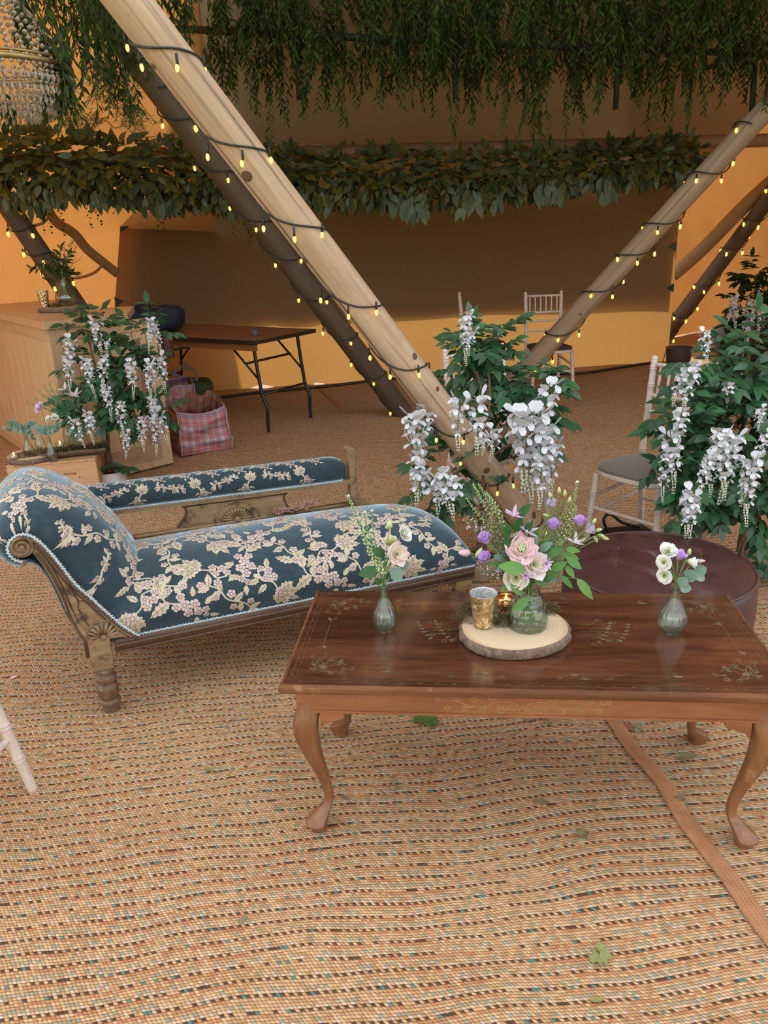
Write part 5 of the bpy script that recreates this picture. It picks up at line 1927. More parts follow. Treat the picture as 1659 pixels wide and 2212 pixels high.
# folded-back flap inside the mouth
mb = MB(); mb.grid(lambda a, b: Vector((-.17 + .34 * a, .10 - .10 * b + .02 * math.sin(a * 9), .26 + .16 * b - .10 * (a - .5) ** 2 + .02 * math.sin(a * 14 + 2))), 20, 8)
o = mb.build('flap', M_CHECK2, lb)
uv = o.data.uv_layers.new(name='UVMap')
for lp in o.data.loops:
    i = lp.vertex_index; uv.data[lp.index].uv = (i // 8 / 20 * .5, i % 8 / 8 * .2)
mb = MB(); mb.grid(lambda a, b: Vector((.165 + .02 * a, -.12 + .25 * a, .27 + .12 * b)), 10, 6)
o = mb.build('side_flap', M_CHECK2, lb)
uv = o.data.uv_layers.new(name='UVMap')
for lp in o.data.loops:
    i = lp.vertex_index; uv.data[lp.index].uv = (i // 6 / 10 * .3, i % 6 / 6 * .15)
laundry_bag('sagging red checked laundry bag behind the open one', P(385, 905, 0) + Vector((-.06, .06, 0)), R(20), .42, .36, .31, 8.0, False)
gp_ = P(410, 872, 0)
gb = thing('carrier_bag', 'green carrier bag with pale handles behind the checked bags', 'bag', gp_, R(10))
M_GREENB = mat_plain('green_bag', (0.05, 0.085, 0.012), 0.6)
mb = MB(); mb.grid(lambda a, b: sack(a, b, .24, .12, .125) + Vector((0, 0, .0)), 28, 14, cu=True); mb.build('body', M_GREENB, gb)
M_HAND = mat_plain('pale_handle', (0.42, 0.36, 0.33), 0.7)
for k in (-1, 1):
    mb = MB(); mb.tube(smooth_path([(-.10 * k, -.06, .22), (-.12 + .02 * k, -.07, .32), (.0, -.05, .36 + .02 * k), (.10, -.07, .31), (.09, -.07, .22)], 6), .014, 6, flat=.4); mb.build('handle', M_HAND, gb)
# ------------------------------------------------------------------ artificial wisteria trees
M_WHITE = mat_plain('white_silk_petal', (0.60, 0.59, 0.61), 0.7, 0.06, 30)
M_CREAMP = mat_plain('cream_silk_bud', (0.62, 0.63, 0.50), 0.7, 0.08, 30)
M_GSTEM = mat_plain('green_stem', (0.07, 0.12, 0.035), 0.6)
LF_TREE = mat_leaf('silk_leaf', [(0.016, 0.058, 0.020), (0.030, 0.095, 0.034), (0.045, 0.140, 0.048), (0.085, 0.135, 0.090), (0.022, 0.075, 0.026)], 0.42, 0.12)
M_BARK = mat_wood('twisted_bark', [(0.3, (0.10, 0.052, 0.026)), (0.6, (0.19, 0.105, 0.055)), (0.8, (0.26, 0.155, 0.085))], 'z', 8, 5, 0.75, 0.5)
M_CANE = mat_wood('orange_cane', [(0.3, (0.38, 0.20, 0.09)), (0.7, (0.52, 0.30, 0.15))], 'z', 6, 6, 0.6, 0.2)
T_TREE = leaf_template(0.46, 5, 0.10, 0.22, 0.85)


def petal(mb, p, d, up, L, W, curl, m=0):
    """a cupped round petal"""
    F = frame(d, up)
    vs, fs = [], []
    rows = [(0, .12), (.35, .8), (.7, 1.0), (1.0, .55)]
    for t, w in rows:
        for s in (-1, 0, 1):
            vs.append(Vector(p) + (F.to_3x3() @ Vector((t * L, s * W * .5 * w, curl * L * t * t - .12 * W * abs(s) * w * -1))))
    for r in range(3):
        for s in range(2):
            a = r * 3 + s
            fs.append((a, a + 3, a + 4, a + 1))
    mb.add(vs, fs, m)


def raceme_mesh(name, seed, L, open_frac=0.62):
    rnd = random.Random(seed)
    mb = MB()
    ax = lambda t: Vector((.012 * math.sin(t * 3 + seed), .012 * math.cos(t * 2.3 + seed), -t * L))
    mb.tube([ax(i / 10) for i in range(11)], [.0022 - .0012 * i / 10 for i in range(11)], 4, 2, caps=False)
    k = int(L / .0118)
    for i in range(k):
        t = (i + .5) / k
        q = i * 2.4 + rnd.uniform(-.4, .4)
        o = Vector((math.cos(q), math.sin(q), 0))
        p = ax(t)
        if t < open_frac:
            s = (1 - t * .55) * rnd.uniform(.85, 1.15)
            c = p + o * .022 * s
            mb.tube([p, c], .0009, 3, 2, caps=False)
            d = (o + Vector((0, 0, rnd.uniform(-.5, .35)))).normalized()
            sd = Vector((-o.y, o.x, 0))
            petal(mb, c, (d + Vector((0, 0, .8))).normalized(), -d, .036 * s, .044 * s, .25)      # banner
            petal(mb, c, (d + sd * .7 - Vector((0, 0, .3))).normalized(), Vector((0, 0, 1)), .032 * s, .023 * s, -.3)
            petal(mb, c, (d - sd * .7 - Vector((0, 0, .3))).normalized(), Vector((0, 0, 1)), .032 * s, .023 * s, -.3)
        else:
            s = 1 - (t - open_frac) / (1 - open_frac) * .55
            for z in (0, PI * .66, PI * 1.33):
                oo = Vector((math.cos(q + z), math.sin(q + z), 0))
                mb.ball(p + oo * .0095 * s + Vector((0, 0, -.002)), .0056 * s, 6, 4, 1, 1.2)
    return mb.mesh(name, [M_WHITE, M_CREAMP, M_GSTEM])


RAC = [raceme_mesh('flower_raceme', i, L, f) for i, (L, f) in enumerate(((.26, .62), (.22, .66), (.31, .66), (.17, .55)))]


def leaf_spray(rnd, p, d, n, Ms, s0=.07, twig=None):
    """compound leaf: a stalk with pairs of leaflets"""
    p = Vector(p); d = Vector(d).normalized(); pts = [p.copy()]
    for i in range(n):
        d = (d + Vector((rnd.uniform(-.15, .15), rnd.uniform(-.15, .15), -.13))).normalized()
        p = p + d * .034; pts.append(p.copy())
        sd = d.cross(Vector((0, 0, 1)))
        if sd.length < .2: sd = Vector((1, 0, 0))
        sd.normalize()
        for k in (-1, 1):
            ld = (d * .55 + sd * k + Vector((0, 0, -.25 + rnd.uniform(-.25, .25)))).normalized()
            Ms.append(TRS(p, frame(ld, Vector((rnd.uniform(-.5, .5), -.6 + rnd.uniform(-.5, .5), 1))), s0 * rnd.uniform(.75, 1.15)))
    Ms.append(TRS(p, frame(d, Vector((rnd.uniform(-.4, .4), -.6, 1))), s0 * 1.1))
    if twig: twig.tube(pts, .0014, 3, caps=False)


def stems(base, top, n, spread, rnd, name, mat, parent, r=.010):
    base, top = Vector(base), Vector(top)
    for i in range(n):
        q = 2 * PI * i / n
        pts = []
        for k in range(9):
            t = k / 8
            c = base.lerp(top, t)
            qq = q + t * 3.2 + rnd.uniform(-.2, .2)
            rr = spread * (1 - .4 * t) * (.7 + .5 * math.sin(t * 7 + i))
            pts.append(c + Vector((math.cos(qq) * rr, math.sin(qq) * rr, 0)))
        mb = MB(); mb.tube(smooth_path(pts, 4), r * rnd.uniform(.8, 1.2), 7); mb.build(name, mat, parent, world=True)


def tree(label, base, top, crown, n_spray, racemes, seed, pot=None, nst=5, leaf_s=.07, cap=300, canes=0, leaf_m=None, sc=1.0):
    """crown: list of (centre, rx, ry, rz); racemes: points where a raceme hangs"""
    rnd = random.Random(seed)
    t = thing('wisteria_tree', label, 'tree', base)
    Ms, tw = [], MB()
    for i in range(n_spray):
        c, rx, ry, rz = crown[i % len(crown)]
        q = rnd.uniform(0, 2 * PI); ph = rnd.uniform(-1, 1); rr = rnd.random() ** .45
        o = Vector((math.cos(q) * math.sqrt(1 - ph * ph) * rx, math.sin(q) * math.sqrt(1 - ph * ph) * ry, ph * rz)) * rr
        d = (o.normalized() + Vector((rnd.uniform(-.4, .4), rnd.uniform(-.6, .1), rnd.uniform(-.2, .6)))).normalized()
        leaf_spray(rnd, Vector(c) + o * .8 + Vector((0, .07, 0)), d, rnd.randint(3, 4), Ms, leaf_s, tw)
    near_leaves(t, Ms, T_TREE, leaf_m or LF_TREE, cap)
    o = tw.build('leaf_stalks', M_GSTEM, t, world=True); o['kind'] = 'stuff'
    stems(base, top, nst, .022 * sc, rnd, 'trunk', M_BARK, t, .009 * sc)
    for i in range(canes):
        b = Vector(base) + Vector((rnd.uniform(-.04, .04), rnd.uniform(-.03, .03), 0)); e = Vector(base).lerp(Vector(top), rnd.uniform(.40, .55)) + Vector((rnd.uniform(-.06, .06), .03, 0))
        mb = MB(); mb.tube([b, e], .013, 7); mb.build('cane', M_CANE, t, world=True)
    # branches from trunk to the crowns
    for c, rx, ry, rz in crown:
        mb = MB(); b = Vector(base).lerp(Vector(top), .75)
        mb.tube(smooth_path([b, b.lerp(Vector(c), .5) + Vector((.02, 0, .03)), Vector(c)], 5), .006, 5); mb.build('branch', M_BARK, t, world=True)
    for k, (p, kind, s) in enumerate(racemes):
        inst('flower_raceme', RAC[kind % 4], Matrix.Translation(p) @ Matrix.Rotation(rnd.uniform(-.12, .12), 4, 'X') @ Matrix.Rotation(rnd.uniform(-.12, .12), 4, 'Y') @ Matrix.Rotation(rnd.uniform(0, 6.28), 4, 'Z') @ Matrix.Scale(s, 4), t)
    return t


def RC(px, py, y, py2, kind=None):
    """a raceme between two pixel heights at distance y"""
    y -= .10
    a, b = D(px, py, y), D(px, py2, y)
    L = abs(a.z - b.z)
    Ls = (.26, .22, .31, .17)
    k = kind if kind is not None else min(range(4), key=lambda i: abs(Ls[i] - L))
    return (a, k, L / Ls[k])


# the middle one, behind the foot of the big pole
tb = Vector((0.43, 3.22, 0))
yC = 3.28
rac = [RC(905, 895, 3.12, 1085), RC(895, 900, 3.1, 970), RC(900, 1010, 3.1, 1095), RC(932, 1030, 3.08, 1120), RC(960, 1015, 3.05, 1105), RC(985, 1035, 3.02, 1125),
       RC(1010, 675, 3.3, 795, 2), RC(1018, 712, 3.32, 770), RC(1000, 860, 3.0, 975), RC(1022, 855, 2.98, 985), RC(1062, 925, 3.1, 995), RC(1050, 935, 3.08, 985),
       RC(1185, 825, 3.2, 1000, 2), RC(1150, 885, 3.1, 1100, 2), RC(1130, 890, 3.12, 1085, 2), RC(1175, 905, 3.12, 1080, 0), RC(1140, 905, 3.05, 1070, 1), RC(1160, 960, 3.05, 1100, 0), RC(1190, 950, 3.15, 1075, 0), RC(915, 870, 3.2, 960)]
tree('wisteria tree with white racemes behind the foot of the big slanting pole', tb, tb + Vector((.02, 0, .72)),
     [(D(1030, 800, 3.35), .11, .10, .18), (D(1110, 880, 3.35), .19, .13, .15), (D(1010, 900, 3.42), .17, .10, .13), (D(970, 1030, 3.18), .13, .08, .10), (D(1120, 960, 3.35), .14, .10, .14), (D(1160, 830, 3.3), .10, .08, .05), (D(1050, 740, 3.35), .07, .05, .07)],
     135, rac, 21, canes=3, leaf_s=.066)
potm = mat_plain('hessian_pot_wrap', (0.36, 0.26, 0.18), 0.9, 0.15, 50, 0.3)
M_LACE = mat_plain('white_lace', (0.62, 0.58, 0.58), 0.85, 0.1, 80)
M_SOIL = mat_plain('pot_moss', (0.06, 0.05, 0.02), 0.95, .4, 40, .5)


def pot(label, loc, r, h, lace=True):
    t = thing('plant_pot', label, 'pot', loc)
    mb = MB(); mb.lathe([(.0005, 0), (r * .78, 0), (r * .84, h * .1), (r, h * .95), (r * .98, h), (r * .9, h), (r * .88, h * .86), (.0005, h * .84)], 28); mb.build('pot_body', potm, t)
    if lace:
        mb = MB(); n = 56
        mb.add([(r * 1.012 * math.cos(2 * PI * i / n) * (1 if k else .97), r * 1.012 * math.sin(2 * PI * i / n) * (1 if k else .97), h * 1.005 if k else h * (.52 + .05 * math.cos(2 * PI * i / 4))) for i in range(n) for k in (0, 1)],
               [(2 * i, 2 * ((i + 1) % n), 2 * ((i + 1) % n) + 1, 2 * i + 1) for i in range(n)])
        mb.build('lace_band', M_LACE, t)
    mb = MB(); mb.lathe([(r * .88, h * .86), (r * .5, h * .93), (.0005, h * .95)], 18); mb.build('potting_moss', M_SOIL, t)
    return t


pot('plain hessian-wrapped pot under the middle wisteria, behind the posy jar', (tb.x, tb.y, -.006), .085, .115, False)

# the large one at right
tr = Vector((1.62, 3.20, 0))
rac = [RC(1490, 785, 2.95, 900, 0), RC(1475, 880, 2.92, 985, 0), RC(1450, 930, 2.9, 1065, 0), RC(1440, 975, 2.9, 1085, 2), RC(1530, 715, 3.15, 790, 1), RC(1565, 925, 2.75, 1085, 2), RC(1580, 940, 2.8, 1090, 0), RC(1525, 990, 2.75, 1080, 0), RC(1505, 1060, 2.72, 1180, 0),
       RC(1625, 985, 2.75, 1135, 2), RC(1610, 995, 2.75, 1095, 1), RC(1655, 930, 2.8, 1010, 1), RC(1490, 1075, 2.75, 1160, 1), RC(1470, 800, 2.98, 880, 1), RC(1640, 880, 2.95, 930, 3), RC(1580, 830, 3.0, 880, 3), RC(1540, 985, 2.8, 1070, 1)]
tree('large wisteria tree with white racemes at the right edge behind the pouf', tr, tr + Vector((0, 0, .66)),
     [(D(1590, 800, 3.1), .20, .15, .12), (D(1560, 900, 2.98), .24, .14, .14), (D(1620, 1000, 2.95), .20, .14, .14), (D(1510, 960, 2.95), .12, .10, .13), (D(1600, 1090, 2.9), .16, .10, .09), (D(1660, 880, 3.0), .16, .12, .16), (D(1655, 760, 3.1), .12, .10, .10), (D(1540, 1060, 2.88), .12, .08, .08), (D(1650, 1080, 2.95), .14, .10, .12), (D(1590, 950, 2.95), .2, .1, .15)],
     225, rac, 22, canes=2, leaf_s=.068)
# loose foliage at its foot
rnd = random.Random(33)
Ms = []
ff = thing('wisteria_trailer', 'dark leafy trailer lying on the matting behind the pouf at right', 'foliage', P(1615, 1215, 0))
for k in range(5):
    leaf_spray(rnd, P(1600 + k * 10, 1222 + (k % 3) * 6, .01) + Vector((0, 0, .03)), Vector((rnd.uniform(-.6, 1), rnd.uniform(-.6, .4), .25)), 3, Ms, .07)
near_leaves(ff, Ms, T_TREE, LF_TREE, 300)

# the one before the bar at left
tl = Vector((-1.70, 4.62, 0))
rac = [RC(208, 690, 4.55, 770, 1), RC(230, 735, 4.5, 765, 3), RC(322, 690, 4.5, 765, 2), RC(330, 695, 4.52, 770, 2), RC(140, 765, 4.55, 850, 0), RC(190, 775, 4.5, 860, 0), RC(218, 770, 4.5, 850, 0), RC(222, 835, 4.48, 910, 0), RC(275, 780, 4.5, 865, 0), RC(318, 780, 4.5, 870, 2), RC(340, 770, 4.55, 850, 1),
       RC(195, 890, 4.4, 965, 0), RC(165, 905, 4.4, 970, 1), RC(255, 872, 4.45, 945, 0), RC(302, 905, 4.45, 975, 0), RC(325, 860, 4.5, 930, 0), RC(332, 905, 4.48, 985, 2), RC(340, 890, 4.5, 965, 1), RC(270, 935, 4.45, 990, 1), RC(145, 730, 4.6, 790, 3), RC(325, 790, 4.55, 850, 0)]
tree('potted wisteria tree with white racemes in front of the bar', tl + Vector((0, 0, .12)), tl + Vector((.0, 0, .62)),
     [(D(185, 715, 4.62), .08, .06, .06), (D(300, 730, 4.6), .15, .10, .15), (D(190, 800, 4.62), .17, .10, .16), (D(285, 830, 4.6), .18, .10, .18), (D(200, 880, 4.58), .15, .10, .10), (D(300, 900, 4.55), .14, .10, .10), (D(250, 790, 4.62), .16, .10, .2)],
     105, rac, 23, leaf_s=.075, nst=5)
pot('lace-trimmed hessian pot of the wisteria by the bar', (tl.x, tl.y, 0), .095, .165)
Ms = []
tl2 = thing('wisteria_trailer', 'dark leaves spilling over the rim of the lace-trimmed pot', 'foliage', tl + Vector((0, 0, .165)))
for px, py, dx in ((215, 1010, -1), (225, 1005, -.8), (285, 1000, 1), (250, 1015, .2)):
    leaf_spray(rnd, tl + Vector((dx * .03, -.03, .17)), Vector((dx, -.4, .45)), 3, Ms, .075)
near_leaves(tl2, Ms, T_TREE, LF_TREE, 300)

# far one at the right edge, its dim light put into darker leaves
tf = D(1618, 760, 7.6); tf.z = 0
rac = [RC(1590, 640, 7.5, 720, 2), RC(1630, 650, 7.5, 740, 2), RC(1580, 660, 7.5, 710, 2), RC(1612, 700, 7.5, 770, 2), RC(1655, 660, 7.5, 740, 2)]
tree('dim wisteria tree far back against the orange canvas at the right edge', tf, tf + Vector((0, 0, .9)),
     [(D(1625, 660, 7.6), .14, .14, .24), (D(1660, 690, 7.6), .20, .2, .30), (D(1605, 730, 7.6), .10, .12, .22), (D(1632, 600, 7.6), .12, .08, .08)],
     80, rac, 24, leaf_s=.085, cap=120, leaf_m=LF_DARK)
# ------------------------------------------------------------------ glass, slices and flowers on the coffee table
M_GLASS = mat_glass('clear_glass', (0.97, 0.99, 0.98))
M_JARG = mat_glass('cut_jar_glass', (0.96, 0.985, 0.97), (0.55, 0.66, 0.60), cut=75.0)
M_WATER = mat_glass('water', (0.96, 0.985, 0.95), (0.80, 0.90, 0.83), 1.33)
M_BARKR = mat_wood('rough_bark', [(0.3, (0.075, 0.045, 0.028)), (0.5, (0.17, 0.11, 0.075)), (0.72, (0.30, 0.22, 0.16))], 'z', 40, 3, 0.9, 0.8)


def mat_slice():
    m = NT('cut_wood_rings')
    co = m.coord('Object')
    ln = m.new('ShaderNodeVectorMath', operation='LENGTH'); m.link(co, ln.inputs[0])
    n = m.noise(co, 9, 3)
    f = m.math('FRACT', m.math('MULTIPLY', m.math('ADD', ln.outputs['Value'], m.math('MULTIPLY', n, .02)), 95.0))
    c = m.mix(f, (0.63, 0.47, 0.30), (0.68, 0.52, 0.35))
    ed = m.math('MULTIPLY', m.math('SUBTRACT', ln.outputs['Value'], .128), 70.0, clamp=True)
    c = m.mix(m.math('MULTIPLY', ed, .6), c, (0.46, 0.27, 0.14))
    m.set(base=c, rough=0.7)
    return m.mat


M_SLICE = mat_slice()
M_MOSS = mat_leaf('moss', [(0.085, 0.065, 0.025), (0.15, 0.105, 0.042), (0.07, 0.06, 0.022), (0.20, 0.14, 0.07)], .9, .1)


def mat_mercury():
    m = NT('mercury_glass_gold')
    co = m.coord('Object')
    n = m.noise(co, 55, 4, .7)
    m.set(base=m.ramp(n, [(.38, (0.32, 0.19, 0.075)), (.52, (0.66, 0.47, 0.22)), (.62, (0.90, 0.78, 0.55))]), metal=.75, rough=m.ramp(n, [(.3, (.40,) * 3), (.7, (.16,) * 3)]))
    vo = m.new('ShaderNodeTexVoronoi'); m.link(co, vo.inputs['Vector']); vo.inputs['Scale'].default_value = 95
    m.bump(vo.outputs['Distance'], .8, .004)
    return m.mat


M_MERC = mat_mercury()
M_SILV = mat_plain('silvered_inside', (0.72, 0.71, 0.70), .3, .3, 90, .6, metal=0.35)
M_COPPER = mat_plain('copper_gold', (0.72, 0.40, 0.20), .18, .15, 30, metal=1.0)
M_FLAME = mat_emit('led_flame', (1.0, 0.62, 0.12), 4.0)
M_WAX = mat_plain('candle_wax', (0.75, 0.62, 0.45), .5)
M_STEMG = mat_plain('fresh_stem', (0.13, 0.24, 0.055), .5)


def wood_slice(label, c, r, th, seed, cat='wood slice', rz=0):
    """c: centre of the underside"""
    t = thing('wood_slice', label, cat, c, rz)
    n = 120
    def rad(q): return r * (1 + .035 * math.sin(q * 2 + seed) + .022 * math.sin(q * 3 + 2 * seed) + .012 * noise.noise(Vector((math.cos(q) * 3, math.sin(q) * 3, seed))))
    mb = MB()
    vs = [(0, 0, th)]
    for k in (.33, .66, .955):
        for i in range(n):
            q = 2 * PI * i / n; vs.append((k * rad(q) * math.cos(q), k * rad(q) * math.sin(q), th))
    fs = [(0, 1 + i, 1 + (i + 1) % n) for i in range(n)]
    for b in (0, 1):
        fs += [(1 + b * n + i, 1 + (b + 1) * n + i, 1 + (b + 1) * n + (i + 1) % n, 1 + b * n + (i + 1) % n) for i in range(n)]
    mb.add(vs, fs); mb.build('cut_face', M_SLICE, t)
    mb = MB()
    def bk(a, b):
        q = 2 * PI * a
        groove = noise.noise(Vector((q * 11, seed, b * .8))) * .55 + noise.noise(Vector((q * 27, seed, b * 2.0))) * .35
        rr = rad(q) * .955 + (r * .05 + groove * r * .075) * math.sin(PI * min(1, max(0, b * 1.1 - .02))) ** .35
        if b > .97: rr = rad(q) * .955
        return (rr * math.cos(q), rr * math.sin(q), th * (1 - b if False else b) + .0015 * groove)
    mb.grid(bk, 240, 9, cu=True)
    mb.build('bark', M_BARKR, t)
    return t


def moss(parent, spots, seed, name='moss', size=.012, nper=260):
    """spots: (centre world, rx, ry, h)"""
    rnd = random.Random(seed); mb = MB()
    T = leaf_template(.16, 2, .0, .3); nper = int(nper * 1.8); size *= .62
    for c, rx, ry, h in spots:
        for i in range(nper):
            q = rnd.uniform(0, 2 * PI); rr = math.sqrt(rnd.random())
            x, y = rx * rr * math.cos(q), ry * rr * math.sin(q)
            z = h * (1 - rr ** 2) * rnd.uniform(.3, 1.0) + .001
            d = Vector((rnd.uniform(-1, 1), rnd.uniform(-1, 1), rnd.uniform(-.1, .9))).normalized()
            mb.tmpl(T, TRS(Vector(c) + Vector((x, y, z)), frame(d), size * rnd.uniform(.8, 2.2)))
    if parent is None: return mb
    o = mb.build(name, M_MOSS, parent, world=True); o['kind'] = 'stuff'
    return o


def votive(label, c, r, h, mat=None, cat='candle holder'):
    t = thing('votive_holder', label, cat, c)
    mb = MB()
    def rib(q, z): return 1 + .012 * math.sin(q * 16 + z * 420) * math.sin(q * 16 - z * 420)
    prof = [(.0005, 0), (r * .62, 0), (r * .70, .006)] + [(r * (.70 + .30 * k / 14), .008 + (h - .008) * k / 14) for k in range(15)]
    mb.lathe(prof, 64, rib=rib, caps=False); mb.build('cup_wall', mat or M_MERC, t)
    mb = MB(); mb.lathe([(r * 1.0, h), (r * .955, h + .0008), (r * .94, h - .004), (r * .80, h * .45), (r * .66, .012), (.0005, .010)], 48, caps=False); mb.build('silvered_lining', M_SILV, t)
    mb = MB(); mb.lathe([(.0005, .010), (.018, .010), (.018, .026), (.0005, .026)], 16); mb.build('tealight', M_WAX, t)
    return t


def bud_vase(label, c, r, h):
    t = thing('bud_vase', label, 'vase', c)
    k = [(0, .60), (.02, .64), (.10, .84), (.20, .97), (.28, 1.0), (.38, .95), (.50, .78), (.62, .58), (.74, .42), (.84, .35), (.92, .335), (1.0, .40)]
    ks = smooth_path([(z, q, 0) for z, q in k], 4)
    def rib(q, z):
        f = min(1, max(0, z / h * 6)) * max(0, 1 - z / h * .9)
        return 1 + .045 * f * math.cos(16 * q)
    mb = MB(); mb.lathe([(.0005, 0)] + [(p.y * r, p.x * h) for p in ks] + [(p.y * r - .0022, p.x * h) for p in ks[::-1] if p.x * h > .006] + [(.0005, .006)], 160, rib=rib)
    mb.build('glass_body', M_GLASS, t)
    wl = .45
    mb = MB(); mb.lathe([(.0005, .0065)] + [(p.y * r - .0026, max(.0065, p.x * h)) for p in ks if p.x <= wl] + [(.0005, wl * h)], 48); mb.build('water', M_WATER, t)
    return t


TZ0 = TZ + .0006
sl_c = P(1109, 1372, TZ); sl_c.z = TZ0
slice_ = wood_slice('round bark-edged wood slice in the middle of the coffee table', sl_c, .142, .030, 1.3)
ST = TZ0 + .0305
vt = P(1044, 1352, ST); vt = Vector((vt.x, vt.y, ST))
votive('gold mercury-glass votive holder on the wood slice of the coffee table', vt, .0365, .098)
jc = P(1139, 1352, ST); jc = Vector((jc.x, jc.y, ST))
moss(slice_, [(P(1020, 1335, ST), .05, .035, .02), (P(1008, 1320, ST), .025, .03, .03), (P(1090, 1345, ST), .035, .03, .022), (P(1060, 1318, ST), .05, .03, .02), (P(1185, 1318, ST), .03, .03, .025), (P(1140, 1310, ST), .05, .02, .02)], 4, nper=300)
# gold ball tealight
bc_ = P(1094, 1330, ST); bc_ = Vector((bc_.x, bc_.y + .012, ST))
gb_ = thing('ball_tealight', 'small copper-gold ball tealight holder tucked behind the jar on the wood slice', 'candle holder', bc_)
mb = MB(); mb.lathe([(.0005, .008), (.012, .009), (.022, .022), (.0255, .036), (.0250, .044), (.021, .054), (.019, .053), (.0225, .044), (.023, .036), (.0005, .030)], 32, rib=lambda q, z: 1 + .015 * math.sin(q * 14)); mb.build('ball', M_COPPER, gb_)
mb = MB(); mb.lathe([(.014, 0), (.014, .004), (.006, .009)], 16); mb.build('foot', M_COPPER, gb_)
mb = MB(); mb.lathe([(.0005, .034), (.004, .040), (.0045, .047), (.002, .057), (.0003, .063)], 10); mb.build('led_flame', M_FLAME, gb_)
for k in (.026, .031):
    mb = MB(); mb.tube([(.0262 * math.cos(2 * PI * i / 40), .0262 * math.sin(2 * PI * i / 40), k + .010) for i in range(41)], .0012, 5); mb.build('band', M_COPPER, gb_)
# the posy jar
jar = thing('posy_jar', 'wide clear glass jar with a diamond pattern holding the big posy on the wood slice', 'vase', jc)
JR, JH = .0525, .128
jk = smooth_path([(0, .90, 0), (.03, .97, 0), (.10, 1.0, 0), (.30, 1.0, 0), (.48, .96, 0), (.62, .84, 0), (.74, .66, 0), (.82, .58, 0), (.90, .60, 0), (1.0, .70, 0)], 5)
def jrib(q, z):
    f = max(0, min(1, (z / JH - .06) * 8)) * max(0, min(1, (.80 - z / JH) * 5))
    return 1 + .020 * f * math.sin(q * 12 + z * 260) * math.sin(q * 12 - z * 260)
mb = MB(); mb.lathe([(.0005, 0)] + [(p.y * JR, p.x * JH) for p in jk] + [(p.y * JR - .003, p.x * JH) for p in jk[::-1] if p.x * JH > .008] + [(.0005, .008)], 96, rib=jrib); mb.build('glass_body', M_JARG, jar)
mb = MB(); mb.lathe([(.0005, .0085)] + [(p.y * JR - .0036, max(.0085, p.x * JH)) for p in jk if p.x <= .52] + [(.0005, .52 * JH)], 64); mb.build('water', M_WATER, jar)
vl = P(833, 1360, TZ); vl.z = TZ0
vr = P(1450, 1365, TZ); vr.z = TZ0
bud_vase('slender ribbed glass bud vase at the left of the coffee table', vl, .0345, .134)
bud_vase('slender ribbed glass bud vase at the right of the coffee table', vr, .0375, .136)


# flowers ---------------------------------------------------------------------
def mat_petal(name, c0, c1, r, rough=.55):
    """colour changes from the heart of the flower to the rim"""
    m = NT(name)
    ln = m.new('ShaderNodeVectorMath', operation='LENGTH'); m.link(m.coord('Object'), ln.inputs[0])
    f = m.math('DIVIDE', ln.outputs['Value'], r, clamp=True)
    c = m.ramp(f, [(.35, c0), (.95, c1)])
    m.set(base=c, rough=rough)
    t = m.new('ShaderNodeBsdfTranslucent'); m.link(c, t.inputs[0])
    mx = m.new('ShaderNodeMixShader'); mx.inputs[0].default_value = .3
    m.link(m.bsdf.outputs[0], mx.inputs[1]); m.link(t.outputs[0], mx.inputs[2]); m.link(mx.outputs[0], m.out.inputs[0])
    return m.mat


PM = dict(
    pink=mat_petal('pink_petal', (0.84, 0.79, 0.64), (0.87, 0.55, 0.61), .046),
    cream=mat_petal('cream_petal', (0.72, 0.70, 0.38), (0.83, 0.74, 0.66), .032),
    white=mat_petal('white_petal', (0.74, 0.75, 0.50), (0.86, 0.85, 0.83), .024),
    blush=mat_petal('blush_petal', (0.70, 0.72, 0.40), (0.84, 0.70, 0.70), .034),
    lilac=mat_petal('lilac_petal', (0.66, 0.50, 0.74), (0.60, 0.38, 0.76), .026),
    pale=mat_petal('pale_lilac_petal', (0.74, 0.66, 0.76), (0.70, 0.55, 0.78), .03),
    star=mat_petal('clematis_petal', (0.60, 0.38, 0.62), (0.70, 0.58, 0.78), .03),
    starp=mat_petal('pale_star_petal', (0.80, 0.68, 0.74), (0.82, 0.76, 0.80), .03),
    greenb=mat_petal('green_bud', (0.36, 0.46, 0.14), (0.66, 0.70, 0.36), .016),
    pinkb=mat_petal('pink_bud', (0.62, 0.62, 0.35), (0.80, 0.52, 0.60), .016),
)
LF_POSY = mat_leaf('posy_leaf', [(0.06, 0.17, 0.035), (0.11, 0.26, 0.06), (0.16, 0.31, 0.08)], .42, .25)
LF_EUC = mat_leaf('eucalyptus_leaf', [(0.16, 0.27, 0.20), (0.22, 0.33, 0.25)], .5, .2)
LF_DKP = mat_leaf('dark_posy_leaf', [(0.03, 0.10, 0.025), (0.06, 0.15, 0.04)], .4, .2)
M_SPIKE = mat_plain('spike_floret', (0.42, 0.52, 0.24), .6, .25, 90)
M_TIP = mat_plain('white_floret', (0.72, 0.74, 0.66), .6)
M_WAXF = mat_plain('pink_waxflower', (0.72, 0.38, 0.50), .6, .2, 90)
M_CENT = mat_plain('purple_centre', (0.16, 0.04, 0.12), .6)
M_FILL = mat_plain('filler_green', (0.16, 0.21, 0.075), .65, .3, 60)


